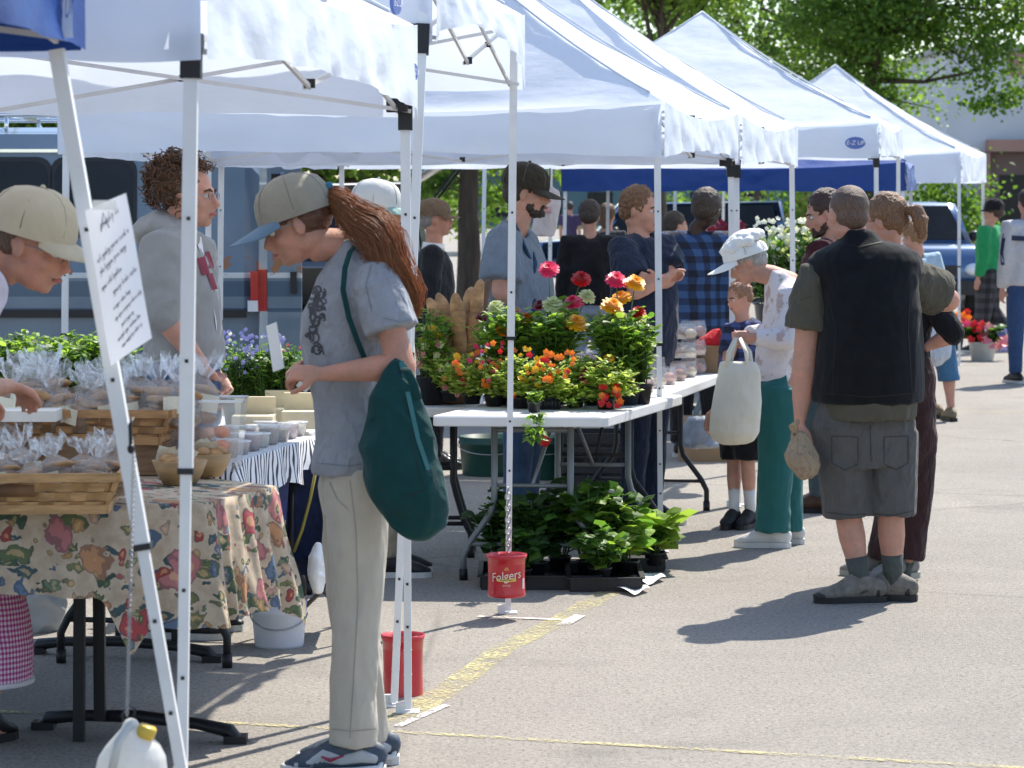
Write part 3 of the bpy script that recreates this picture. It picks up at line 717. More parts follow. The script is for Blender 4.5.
def tent(label, c, z, feet=None, tops=None, rise=1.05, val=.27, mat=None, arch=(0, 0, 0, 0), seed=0, legs=(1, 1, 1, 1), group='white pop-up canopy tents along the stall row', name='canopy_tent', logo=(), inner=True, brk=(1, 1, 0, 0)):
    """c: four (x,y) corners [near street, far street, far rear, near rear]; z: height of the valance hem at each corner"""
    mat = mat or WHITE_T; c = [Vector((p[0], p[1], 0)) for p in c]
    cen = sum(c, Vector()) / 4; t = thing(name, label, 'tent', cen, group)
    eave = [Vector((c[i].x, c[i].y, z[i] + val)) for i in range(4)]
    apex = Vector((cen.x, cen.y, sum(z) / 4 + val + rise))
    mb = MB(); sd = Vector((seed * 7.3, seed * 2.1, 0))
    for i in range(4):
        a, b = eave[i], eave[(i + 1) % 4]; N = 22
        vs = []; fs = []; idx = {}
        nrm = (b - a).cross(apex - a).normalized()
        if nrm.z < 0: nrm = -nrm
        for j in range(N + 1):
            for k in range(N + 1 - j):
                u = j / N; s_ = k / N         # u towards the apex, s_ along the eave
                p = a * (1 - u - s_) + b * s_ + apex * u
                sag = .30 * (u * (1 - u)) * 1.0 + .10 * 4 * (s_ * (1 - u - s_))  # eaves pull the cloth concave
                wr = .022 * noise.noise(p * 1.6 + sd) + .012 * noise.noise(p * 5 + sd)
                edge = min(u, 1 - u, 1) if True else 0
                p = p - Vector((0, 0, sag)) * (1 if u > 0 else 0) + nrm * wr * min(1, u * 8)
                if u == 0: p = p - Vector((0, 0, .06 * 4 * s_ * (1 - s_)))
                idx[(j, k)] = len(vs); vs.append(p)
        for j in range(N):
            for k in range(N - j):
                fs.append((idx[j, k], idx[j, k + 1], idx[j + 1, k]))
                if k < N - j - 1: fs.append((idx[j, k + 1], idx[j + 1, k + 1], idx[j + 1, k]))
        mb.add(vs, fs)
    part('canopy', mb, mat, t)
    for i in range(4):
        sm_ = MB(); pts_ = []
        for j in range(1, 23):
            u = j / 22; p = eave[i] * (1 - u) + apex * u; p = p - Vector((0, 0, .30 * u * (1 - u))); pts_.append(p + Vector((0, 0, .006)))
        sm_.tube(pts_, .007, 5); part('ridge_seam', sm_, M('seam_tape', (.6, .64, .72)) if mat is not BLUE_T else mat, t)
    for i in range(4):
        a, b = eave[i], eave[(i + 1) % 4]; out = Vector(((b - a).y, -(b - a).x, 0)).normalized()
        if out.dot((a + b) / 2 - apex) < 0: out = -out
        za, zb = z[i], z[(i + 1) % 4]; ar = arch[i]
        def fn(u, v, a=a, b=b, out=out, za=za, zb=zb, ar=ar, i=i):
            p = lerp(a, b, u); top = p.z - .06 * 4 * u * (1 - u); bot = lerp(za, zb, u) + ar * (4 * u * (1 - u)) ** .7 + .012 * noise.noise(Vector((u * 9, i, seed)))
            e = min(1, 12 * u, 12 * (1 - u))
            w_ = (.03 * noise.noise(Vector((u * 11 + i * 9, v * .9, seed * 3))) + .014 * noise.noise(Vector((u * 30 + i * 9, v * 2, seed * 5)))) * (.25 + v) * e
            return Vector((p.x, p.y, lerp(top, bot, v))) + out * (.012 + w_ + .02 * v * e)
        m2 = MB(); m2.grid(fn, 70, 8); va = part('valance', m2, mat, t)
        # hem seam
    for i in range(4):
        if not legs[i]: continue
        top = Vector((c[i].x, c[i].y, z[i] + val - .04)) if not tops else tops[i] or Vector((c[i].x, c[i].y, z[i] + val - .04))
        ft = Vector((c[i].x, c[i].y, 0)) if not feet or not feet[i] else feet[i]
        inw = (cen - c[i]); inw.z = 0; inw.normalize(); top = top + inw * .035
        d = (top - ft).normalized(); mid = ft + d * ((top - ft).length * .47)
        lg = MB(); lg.bar(ft + d * .01, mid + d * .1, .024, .024); lg.bar(mid, top, .031, .031)
        for q in (0.12, .2): lg.bar(ft + d * q, ft + d * (q + .004), .0255, .0255)
        for q in (.28, .42, .58, .78, 1.3, 1.62): lg.box(ft + d * q + Vector((0, -.0135 if q < .9 else -.0165, 0)), (.008, .003, .008), mi=1)
        l = part('leg', lg, [steel, joint], t, False)
        rg = MB(); rg.bar(mid - d * .006, mid + d * .008, .036, .036); part('collar', rg, joint, l, False)
        pl = MB(); pl.box(ft + Vector((0, 0, .003)), (.075, .075, .004)); pl.box(ft + inw * .03 + Vector((0, 0, .02)), (.03, .02, .03)); part('foot_plate', pl, steel, l, False)
        bt = top + d * (-.24 + .02); hb = MB(); hb.bar(top - d * .30, top - d * .20, .046, .046)
        for s_ in ((c[(i + 1) % 4] - c[i]).normalized(), (c[(i - 1) % 4] - c[i]).normalized()):
            hb.bar(top - d * .22, top - d * .22 + s_ * .06, .03, .045)
        if mat is not BLUE_T and brk[i]: part('bracket', hb, joint, l, False)
    if inner:
        for i in range(4):
            a = Vector((c[i].x, c[i].y, z[i] - .0)); b = Vector((c[(i + 1) % 4].x, c[(i + 1) % 4].y, z[(i + 1) % 4]))
            inw = (cen - (a + b) / 2); inw.z = 0; inw.normalize(); inw *= .05
            tr = MB(); jn = []
            for h in range(2):
                p, q = lerp(a, b, h * .5) + inw, lerp(a, b, h * .5 + .5) + inw
                up = Vector((0, 0, val - .05)); lo = Vector((0, 0, .02))
                tr.bar(p + up, q + lo, .010, .013); tr.bar(p + lo + inw * .3, q + up + inw * .3, .010, .013)
                jn.append(((p + q) / 2 + (up + lo) / 2 + inw * .15, (.022, .02, .02)))
            jn.append(((a + b) / 2 + inw + Vector((0, 0, .03)), (.03, .025, .025))); jn.append(((a + b) / 2 + inw + Vector((0, 0, val - .05)), (.03, .025, .025)))
            o = part('truss', tr, trussm, t, False)
            for jc, js in jn: part('truss_joint', MB().box(jc, js), joint, o, False)
        pk = MB(); hub = Vector((cen.x, cen.y, sum(z) / 4 + val))
        pk.bar(hub, apex - Vector((0, 0, .04)), .028)
        for i in range(4):
            pk.bar(lerp(c[i], c[(i + 1) % 4], .5) + Vector((0, 0, z[i] + val - .06)), hub, .02, .02)
        part('peak_pole', pk, trussm, t, False)
    return t
def sticker(t, px, py, D, w_, h_, txt=None, yawv=None, col=None, tc=None):
    pass
def corner(px, D): return (P(px, 205, D).x, D)
row = Vector((.2, 1, 0)).normalized()
def quad(ns, fs, width, turn=.2):
    ns = Vector((*ns, 0)); fs = Vector((*fs, 0)); d = (fs - ns).normalized(); back = Vector((-d.y, d.x, 0)); back = back if back.x < 0 else -back
    fr_, nr_ = fs + back * width, ns + back * width
    return [(ns.x, ns.y), (fs.x, fs.y), (fr_.x, fr_.y), (nr_.x, nr_.y)]
zat = lambda y, D: P(0, y, D).z
# blue tent at the far left: its far street corner shows at the top left
D0 = 6.15; b0 = P(80, 50, D0)
tent('shiny blue canopy tent at the top left corner with a slanting front leg', [(b0.x - .42, D0 - 3), (b0.x, D0), (b0.x - 3, D0 + .15), (b0.x - 3.2, D0 - 2.8)], [b0.z + .08, b0.z, b0.z, b0.z + .05],
     feet=[None, PZ(217, 975), None, None], mat=BLUE_T, seed=1, group=None, tops=[None, P(71, 50, 6.1), None, None])
# T1
cb = P(202, 60, 6.5); cc = P(414, 118, 9.44)
q1 = [(cb.x, 6.5), (cc.x, 9.44), (cc.x - 3.0, 9.9), (cb.x - 3.0, 6.8)]
T1 = tent('nearest white canopy tent, over the bread table, with its wrinkled sunlit street side', q1, [cb.z, cc.z, zat(128, 9.9), zat(60, 6.8)], feet=[PZ(180, 929), PZ(408, 712), None, None], arch=(.05, .03, 0, .0), seed=2, val=.3, legs=(1, 1, 0, 1))
# T2
ca = P(433, 43, 9.75); cd = P(522, 90, 11.67)
q2 = [(ca.x, 9.75), (cd.x, 11.67), (cd.x - 2.7, 12.2), (ca.x - 2.9, 10.1)]
T2 = tent('second white canopy tent, small and raised high, between the nearest tent and the flower stall', q2, [ca.z, cd.z, zat(100, 12.2), zat(60, 10.1)], feet=[PZ(394, 706), PZ(508, 613), None, None], arch=(.14, 0, 0, .0), seed=3, val=.3, legs=(1, 1, 0, 0), brk=(1, 0, 0, 0))
def st(label, x1, y1, d1, x2, y2, d2, seed, **k):
    a = P(x1, y1, d1); b = P(x2, y2, d2); q = quad((a.x, d1), (b.x, d2), k.pop('w', 3.0))
    f = k.pop('feetpx', None)
    return tent(label, q, [a.z, b.z, b.z + k.pop('rz', 0), a.z + k.pop('nz', 0)], seed=seed, **k)
T4 = st('broad white canopy tent over the zinnia table, its shaded front hem crossing mid-picture', 662, 158, 13.75, 736, 164, 15.8, 4, brk=(0, 1, 0, 0), arch=(.05, 0, 0, .02), nz=.03, w=3.05)
T5 = st('third-farthest white canopy tent, ridge rising to the top left behind the flower stall tent', 740, 165, 15.9, 796, 168, 18.4, 5, brk=(1, 0, 0, 0), arch=(.03, 0, 0, .02))
T6 = st('white canopy tent with pointed peak and small blue emblem on its front hem', 879, 158, 21.5, 901, 160, 24.4, 6, brk=(1, 0, 0, 0), rise=.9, arch=(.03, 0, 0, 0))
T7 = st('farthest white canopy tent at the right end of the row', 961, 183, 29.8, 985, 183, 32.8, 7, brk=(0, 0, 0, 0), rise=.95, val=.33, arch=(.02, 0, 0, 0))
T8 = st('long blue canopy tent seen low behind the white tents', 905, 191, 25.2, 913, 190, 28.2, 8, mat=BLUE_T, rise=.85, group=None, val=.25)
# small emblems on the canopies (flat printed badges)
def badge(t, px, py, D, w_, rot=0, word=None, nrm=(0, -1, 0), red=True, shear=.3):
    c = P(px, py, D); n = Vector(nrm).normalized(); x = Vector((0, 0, 1)).cross(n).normalized(); x = -x if x.dot(Vector((1, 0, 0))) < 0 and abs(n.y) > .5 else x; up = Vector((0, 0, 1))
    mb = MB(); k = 20
    pts = [c + n * .02 + x * (w_ / 2 * math.cos(a)) + up * (w_ * .3 * math.sin(a) + w_ * rot * math.cos(a)) for a in [2 * math.pi * i / k for i in range(k)]]
    mb.add(pts + [p - n * .01 for p in pts], [tuple(range(k))] + [(i, (i + 1) % k, k + (i + 1) % k, k + i) for i in range(k)])
    o = part('emblem', mb, emblem, t, False)
    tx = text('E-Z UP', w_ * .3, .0005, .2); m2 = MB(); m2.join(tx, lambda v: c + n * .024 + x * v.x + up * (v.z + v.x * rot * 2)); part('lettering', m2, M('emblem_white', (.8, .8, .82)), o, False)
badge(T6, 855, 143, 21.42, .15)
sidey = Vector((1, -.2, 0))
badge(T1, 409, 72, 9.3, .09, nrm=sidey, rot=0); badge(T1, 391, 3, 9.0, .12, nrm=sidey)
wl = MB(); c = P(66, 22, 6.19)
wl.grid(lambda u, v: P(lerp(53, 70, u) + 4 * v, lerp(-6, 38, v), 5.95) + Vector((0, .01 * math.sin(v * 5), 0)), 4, 8)
t_ = [o for o in COL.objects if o.get('label', '').startswith('shiny blue')][0]
lp = part('logo_patch', wl, M('logo_patch_white', (.62, .66, .72)), t_)
tx = text('E-Z UP', .055, .0005, .3); m2 = MB(); c = P(62, 12, 5.93)
m2.join(tx, lambda v: c + Vector((v.x * .3 - v.z * .8 * 0, 0, v.z * 1.2)) + Vector((0, 0, v.x * .25))); part('lettering', m2, emblem, lp, False)

# =====================================================================
# TABLES
# =====================================================================
plast = M('white_table_plastic', (.74, .74, .73), .5, .05, 5, .1, 30); legm = M('grey_leg_steel', (.2, .22, .23), .4, .1, 9, metal=.3)
blackm = M('black_leg_steel', (.012, .012, .014), .5, .2, 9)
def folding_table(label, c, z=.74, th=.045, legmat=None, group=None, wish=True, top=plast):
    c = [Vector((p[0], p[1], 0)) for p in c]; cen = sum(c, Vector()) / 4
    t = thing('folding_table', label, 'table', cen, group)
    mb = MB(); k = 6; rr = .04
    def ring(z_, ins):
        out = []
        for i in range(4):
            a = (c[i - 1] - c[i]).normalized(); b = (c[(i + 1) % 4] - c[i]).normalized()
            for j in range(k + 1):
                s_ = j / k; p = c[i] + a * rr * (1 - s_) ** 2 + b * rr * s_ ** 2 + (cen - c[i]).normalized() * ins
                out.append(Vector((p.x, p.y, z_)))
        return out
    rs = [ring(z - th, .006), ring(z - th + .004, 0), ring(z - .006, 0), ring(z, .006)]
    n = len(rs[0]); mb.add([v for r in rs for v in r], [(i * n + j, i * n + (j + 1) % n, (i + 1) * n + (j + 1) % n, (i + 1) * n + j) for i in range(3) for j in range(n)] + [tuple(range(n - 1, -1, -1)), tuple(range(3 * n, 4 * n))])
    part('tabletop', mb, top, t, False)
    lm = legmat or legm
    L = (c[1] + c[2]) / 2 - (c[0] + c[3]) / 2; ax = L.normalized(); sd = (c[0] - c[3]).normalized(); W = (c[0] - c[3]).length
    for e, s_ in ((c[0] * .5 + c[3] * .5, 1), (c[1] * .5 + c[2] * .5, -1)):
        o = e + ax * s_ * .22
        fr = MB()
        for k_ in (-1, 1):
            x1 = W * .22; x2 = W * .40
            pts = [o + sd * k_ * x1 + Vector((0, 0, z - th)), o + sd * k_ * x1 + Vector((0, 0, .36)), o + sd * k_ * (x1 + .015) + Vector((0, 0, .30)), o + sd * k_ * (x2 - .03) + Vector((0, 0, .17)), o + sd * k_ * x2 + Vector((0, 0, .11)), o + sd * k_ * x2 + Vector((0, 0, .02))]
            lg = MB(); lg.tube(pts, .0145, 10); l = part('leg', lg, lm, t)
            ft = MB(); ft.tube([pts[-1] + Vector((0, 0, .03)), pts[-1] - Vector((0, 0, .019))], .0185, 10); part('rubber_foot', ft, blackm, l)
        fr.tube([o + sd * -W * .37 + Vector((0, 0, .16)), o + sd * W * .37 + Vector((0, 0, .16))], .01, 8)
        fr.tube([o + sd * -W * .22 + Vector((0, 0, z - th - .03)), o + sd * W * .22 + Vector((0, 0, z - th - .03))], .011, 8)
        m_ = o + Vector((0, 0, .42)); fr.tube([o + sd * W * .22 + Vector((0, 0, .42)), o - sd * W * .22 + Vector((0, 0, .42))], .009, 8)
        fr.tube([m_ , m_ + ax * s_ * .38 + Vector((0, 0, z - .42 - th))], .009, 8)
        part('leg_brace', fr, lm, t)
    return t
def corners(nsx, nsy, fsx, fsy, w, z=.74):
    a = PZ(nsx, nsy, z); b = PZ(fsx, fsy, z); d = (b - a).normalized(); bk = Vector((-d.y, d.x, 0)); a2, b2 = a + bk * w, b + bk * w
    return [(a.x, a.y), (b.x, b.y), (b2.x, b2.y), (a2.x, a2.y)]
nr = PZ(607, 417, .74); nl = PZ(431, 416, .74); fr0 = PZ(676, 397, .74); dd = (fr0 - nr) * 1.12
FT = [nr, nr + dd, nl + dd, nl]
folding_table('white plastic folding table holding the pots of zinnias and nasturtiums', [(p.x, p.y) for p in FT])
c3 = corners(668, 394, 728, 372, .8)
folding_table('white folding table with clear boxes of baked goods beside the elderly shopper', c3, z=.74, legmat=blackm)
# --- bread table with floral cloth
def floral():
    m, t, b = new_mat('floral_print'); v = coords(t)
    vd = mixc(t, .03, v, nz(t, v, 8, 3)); mp = t.nodes.new('ShaderNodeVectorMath'); 
    sx = t.nodes.new('ShaderNodeSeparateXYZ'); t.links.new(v, sx.inputs[0])
    cx = t.nodes.new('ShaderNodeCombineXYZ'); t.links.new(mth(t, 'ADD', sx.outputs[0], mth(t, 'MULTIPLY', sx.outputs[1], .6)), cx.inputs[0]); t.links.new(sx.outputs[2], cx.inputs[1])
    t.links.new(mth(t, 'MULTIPLY', sx.outputs[1], .8), cx.inputs[2])
    base = cx.outputs[0]; c = mixc(t, ramp(t, nz(t, v, 25, 3), .4, .6), (.50, .39, .28), (.60, .49, .36))
    def layer(c, scale, thr, cols, warp, keep, off):
        mp = t.nodes.new('ShaderNodeMapping'); mp.inputs['Location'].default_value = off; mp.inputs['Rotation'].default_value = (0, 0, off[0])
        nn = t.nodes.new('ShaderNodeTexNoise'); nn.inputs['Scale'].default_value = 17; nn.inputs['Detail'].default_value = 3; t.links.new(base, nn.inputs['Vector'])
        w_ = mixc(t, warp, base, nn.outputs[1]); t.links.new(w_, mp.inputs[0])
        if off[2] > 3: mp.inputs['Scale'].default_value = (1, 2.6, 1)
        vo = t.nodes.new('ShaderNodeTexVoronoi'); vo.inputs['Scale'].default_value = scale; t.links.new(mp.outputs[0], vo.inputs['Vector'])
        sc = t.nodes.new('ShaderNodeSeparateColor'); t.links.new(vo.outputs['Color'], sc.inputs[0])
        r = t.nodes.new('ShaderNodeValToRGB'); r.color_ramp.interpolation = 'CONSTANT'; e = r.color_ramp.elements
        e[0].position = 0; e[0].color = (*cols[0], 1); e[1].position = 1 / len(cols); e[1].color = (*cols[1], 1)
        for i in range(2, len(cols)): q = e.new(i / len(cols)); q.color = (*cols[i], 1)
        t.links.new(sc.outputs[1], r.inputs[0])
        f = mth(t, 'MULTIPLY', mth(t, 'LESS_THAN', vo.outputs['Distance'], thr), mth(t, 'LESS_THAN', sc.outputs[0], keep))
        core = mixc(t, mth(t, 'LESS_THAN', vo.outputs['Distance'], thr * .45), r.outputs[0], mixc(t, .5, r.outputs[0], (.75, .5, .25)))
        rim = mixc(t, mth(t, 'GREATER_THAN', vo.outputs['Distance'], thr * .82), core, mixc(t, .45, core, (.05, .06, .08)))
        return mixc(t, f, c, rim)
    G = [(.07, .12, .07), (.13, .17, .08), (.06, .11, .12), (.2, .2, .09)]
    c = layer(c, 8, .42, G, .07, .62, (.5, .2, 4)); c = layer(c, 13, .34, G, .08, .55, (1.9, 3, 5)); c = layer(c, 10, .26, [(.14, .2, .28), (.45, .28, .16), (.2, .26, .16)], .1, .5, (1.1, 6, 4))
    c = layer(c, 8.5, .40, [(.45, .08, .09), (.52, .2, .2), (.55, .28, .14), (.14, .2, .3)], .09, .7, (0, 0, 0))
    c = layer(c, 15, .3, [(.45, .28, .12), (.36, .07, .06), (.13, .19, .28), (.48, .33, .26)], .08, .6, (2, 5, 1)); c = layer(c, 24, .3, [(.4, .12, .1), (.1, .16, .08), (.45, .3, .15), (.15, .2, .25)], .04, .5, (3, 1, 2))
    t.links.new(c, b.inputs['Base Color']); b.inputs['Roughness'].default_value = .8
    bumpn(t, b, nz(t, v, 10, 3), .3, .03)
    tr_ = t.nodes.new('ShaderNodeBsdfTranslucent'); t.links.new(c, tr_.inputs[0]); mx = t.nodes.new('ShaderNodeMixShader'); mx.inputs[0].default_value = .15
    t.links.new(b.outputs[0], mx.inputs[1]); t.links.new(tr_.outputs[0], mx.inputs[2]); t.links.new(mx.outputs[0], t.nodes['Material Output'].inputs[0])
    return m
def drape(c, z, drop, amp=.03, nf=40, seed=0, thick=.0, flare=.04):
    "cloth over a table: flat top and hanging folds. drop(s) with s = 0..4 round the corners"
    c = [Vector((p[0], p[1], z)) for p in c]; cen = sum(c, Vector()) / 4; mb = MB(); per = []
    NP = 64
    for i in range(4):
        for j in range(NP): per.append((lerp(c[i], c[(i + 1) % 4], j / NP), i + j / NP))
    n = len(per); K = 14; vs = []
    for k in range(K + 1):
        f = k / K
        for p, s_ in per:
            i = int(s_); e = c[(i + 1) % 4] - c[i]; out = Vector((e.y, -e.x, 0)).normalized()
            if out.dot((c[i] + c[(i + 1) % 4]) / 2 - cen) < 0: out = -out
            u = s_ - i; cd = min(u, 1 - u)
            dg = (p - cen); dg.z = 0; dg.normalize(); w_ = max(0, 1 - cd * 7); out = (out * (1 - w_) + dg * w_).normalized()
            dr = drop(s_)
            fo = amp * (math.sin(s_ * nf + 2 * noise.noise(Vector((s_ * 3, seed, 0)))) * .6 + noise.noise(Vector((s_ * 14, f * 1.5, seed))) * .9)
            q = p + out * (.012 + flare * f + fo * f ** .8 + w_ * (.06 + (.09 if abs(s_ - 1) < .3 and drop(1) > .4 else 0)) * f) + Vector((0, 0, -dr * f * (1 if f > .0 else 0)))
            vs.append(q)
    fs = [(k * n + j, k * n + (j + 1) % n, (k + 1) * n + (j + 1) % n, (k + 1) * n + j) for k in range(K) for j in range(n)]
    o = len(vs); vs.append(Vector((cen.x, cen.y, z))); fs += [(j, o, (j + 1) % n) for j in range(n)]
    mb.add(vs, fs); return mb
ns = PZ(200, 505, .76); nlf = PZ(-90, 514, .76)
BT = [ns, PZ(274, 488, .76), Vector((-2.2, 10.75, .76)), nlf]
bt = thing('trestle_table', 'long trestle table on black steel legs under the floral cloth', 'table', (sum(BT, Vector()) / 4).xy.to_3d())
mb = MB(); top_ = [p.copy() for p in BT]; mb.add([Vector((p.x, p.y, .728)) for p in BT] + [Vector((p.x, p.y, .75)) for p in BT], [(3, 2, 1, 0), (4, 5, 6, 7), (0, 1, 5, 4), (1, 2, 6, 5), (2, 3, 7, 6), (3, 0, 4, 7)])
part('tabletop', mb, M('dark_table_board', (.1, .08, .06)), bt, False)
def trestle(p0, p1, px):
    a = PZ(p0[0], p0[1]); b = PZ(p1[0], p1[1]); mid = lerp(a, b, .5); d = (b - a).normalized()
    mb = MB(); mb.loft([a + Vector((0, 0, .0)), a + d * .04 + Vector((0, 0, .035)), a + d * .15 + Vector((0, 0, .05)), mid + Vector((0, 0, .06)), b - d * .15 + Vector((0, 0, .05)), b - d * .04 + Vector((0, 0, .035)), b], [.022, .026, .022, .022, .022, .026, .022], [.012, .022, .018, .02, .018, .022, .012], side=(-d.y, d.x, 0), seg=10); part('foot_bar', mb, blackm, bt)
    for x in px:
        mb = MB(); q = P(x, p0[1], a.y); q = Vector((q.x, mid.y, .05)); mb.bar(q, Vector((q.x, q.y, .73)), .035, .035); part('leg', mb, blackm, bt, False)
    for f in (.03, .97):
        p = lerp(a, b, f); mb = MB(); mb.box(Vector((p.x, p.y, .012)), (.07, .07, .024)); part('foot_pad', mb, blackm, bt, False)
trestle((38, 728), (242, 743), (106,)); trestle((30, 653), (218, 662), (180,))
q = P(74, 205, 8.86); q.z = 0; mb = MB(); mb.bar(q + Vector((0, 0, 0)), Vector((q.x + .01, q.y, .73)), .034, .034); part('leg', mb, blackm, bt, False)
dr = lambda s: (.255 + .012 * math.sin(s * 9) if 3 <= s < 3.6 else .36 if s > 3.85 or s < 1 else .28 if s < 3 else .255 + .105 * (s - 3.6) / .25) + .13 * max(0, 1 - abs(s - 3.74) * 11) + .09 * max(0, 1 - abs(s - 1) * 5)
fm = floral(); solo('tablecloth', drape(BT, .7655, dr, .034, 36, 2, flare=.05), fm, 'faded floral print tablecloth in red, green and cream on the bread table', 'tablecloth')
# zebra cloth table
zn = PZ(232, 462, .76); zf = PZ(314, 436, .76); zd = (zf - zn).normalized(); zb = Vector((-zd.y, zd.x, 0)) * .8
ZT = [zn, zf, zf + zb, zn + zb]
folding_table('folding table under the black and white striped cloth', [(lerp(p, sum(ZT, Vector()) / 4, .03).x, lerp(p, sum(ZT, Vector()) / 4, .03).y) for p in ZT], z=.752, legmat=blackm)
def zebra():
    m, t, b = new_mat('zebra_print'); v = coords(t, 'Object', (1, .9, .6)); wv = t.nodes.new('ShaderNodeTexWave'); wv.inputs['Scale'].default_value = 17; wv.inputs['Distortion'].default_value = 2.6; wv.inputs['Detail'].default_value = 1; wv.inputs['Detail Scale'].default_value = 1.2
    mp = t.nodes.new('ShaderNodeMapping'); mp.inputs['Rotation'].default_value = (0, R(30), R(40)); t.links.new(v, mp.inputs[0]); t.links.new(mp.outputs[0], wv.inputs['Vector'])
    t.links.new(ramp(t, wv.outputs[0], .28, .36, (.02, .022, .035), (.75, .75, .78)), b.inputs['Base Color']); b.inputs['Roughness'].default_value = .75; return m
solo('striped_cloth', drape(ZT, .7585, lambda s: .15 + .02 * math.sin(s * 9), .012, 30, 5, flare=.015), zebra(), 'black and white zebra-striped cloth under the deli tubs', 'tablecloth')

# =====================================================================
# BASKETS, BREAD, TUBS, BAGS
# =====================================================================
wick = M('woven_wood_strip', (.52, .31, .14), .6, .35, 9, .3, 80, .002, stretch=(1, 1, 6)); wickd = M('dark_wood_strip', (.2, .1, .045), .65, .3, 9)
def basket(label, c, w_, d_, h_, rz, col=wick, handle=False):
    alt = M(col.name + '_shade', (.42, .24, .1) if col is wick else (.3, .16, .07), .65, .35, 9, .3, 80, .002)
    t = thing('wicker_basket', label, 'basket', c, None); c = Vector(c); Rz = Matrix.Rotation(rz, 3, 'Z')
    def wp(x, y, z): return c + Rz @ Vector((x, y, z))
    n = 4; sh = h_ / n
    per = []; 
    def edge(z, s_):   # perimeter point, s_ 0..1
        k = 1 + .16 * z / h_; W_, D_ = w_ * k / 2, d_ * k / 2; q = s_ * 4; i = int(q) % 4; f = q - int(q)
        P4 = [(-W_, -D_), (W_, -D_), (W_, D_), (-W_, D_)]; a, b = P4[i], P4[(i + 1) % 4]; nn = [(0, -1), (1, 0), (0, 1), (-1, 0)][i]
        return a[0] + (b[0] - a[0]) * f, a[1] + (b[1] - a[1]) * f, nn
    mb = MB(); N = 140
    for r in range(n):
        z0, z1 = r * sh + .001, (r + 1) * sh - .001
        def fn(u, v):
            x, y, nn = edge(lerp(z0, z1, v), u % 1.0); o = .005 * math.sin(u * 2 * math.pi * 23 + (r % 2) * math.pi)
            return wp(x + nn[0] * o, y + nn[1] * o, lerp(z0, z1, v))
        k0 = len(mb.f); mb.grid(fn, N * 2, 1)
        for q in range(k0, len(mb.f)): mb.m[q] = (int(((q - k0) % (N * 2)) / (N * 2) * 46) + r) % 2
        def fn2(u, v):
            x, y, nn = edge(lerp(z0, z1, v), u % 1.0); o = -.004 + .005 * math.sin(u * 2 * math.pi * 23 + (r % 2) * math.pi)
            return wp(x + nn[0] * o, y + nn[1] * o, lerp(z0, z1, v))
        mb.grid(fn2, N * 2, 1)
    part('woven_wall', mb, [col, alt], t, False)
    mb = MB(); 
    for z, o in ((h_ - .012, .006), (.004, .004)):
        P4 = [edge(z, i / 4) for i in range(4)]
        for i in range(4):
            a, b = P4[i], P4[(i + 1) % 4]; nn = P4[i][2]; k = Vector((nn[0], nn[1], 0)) * o
            mb.bar(wp(a[0] + k.x, a[1] + k.y, z), wp(b[0] + k.x, b[1] + k.y, z), .012, .026)
    part('rim', mb, col, t, False)
    mb = MB(); mb.box(c + Vector((0, 0, .004)), (w_ * .98, d_ * .98, .006), Rz); part('base', mb, wickd, t, False)
    if handle:
        mb = MB(); k = 1.16
        for sx_ in (-1, 1):
            mb = MB(); mb.loft([wp(sx_ * (w_ * k / 2 + .008), -.06, h_ * .62), wp(sx_ * (w_ * k / 2 + .02), 0, h_ * .8), wp(sx_ * (w_ * k / 2 + .008), .06, h_ * .62)], [.01] * 3, seg=8); part('handle', mb, col, t)
        mb = MB(); mb.box(wp(0, -d_ * 1.1 / 2 - .004, h_ * .55), (.1, .012, .035), Rz); part('hand_hole', mb, wickd, t)
    return t
ZT0 = .768
fb = PZ(20, 512, ZT0); basket('low honey-coloured woven basket of crinkled bags at the left front of the floral table', (fb.x - .02, fb.y + .2, ZT0), .50, .34, .11, R(3), handle=True)
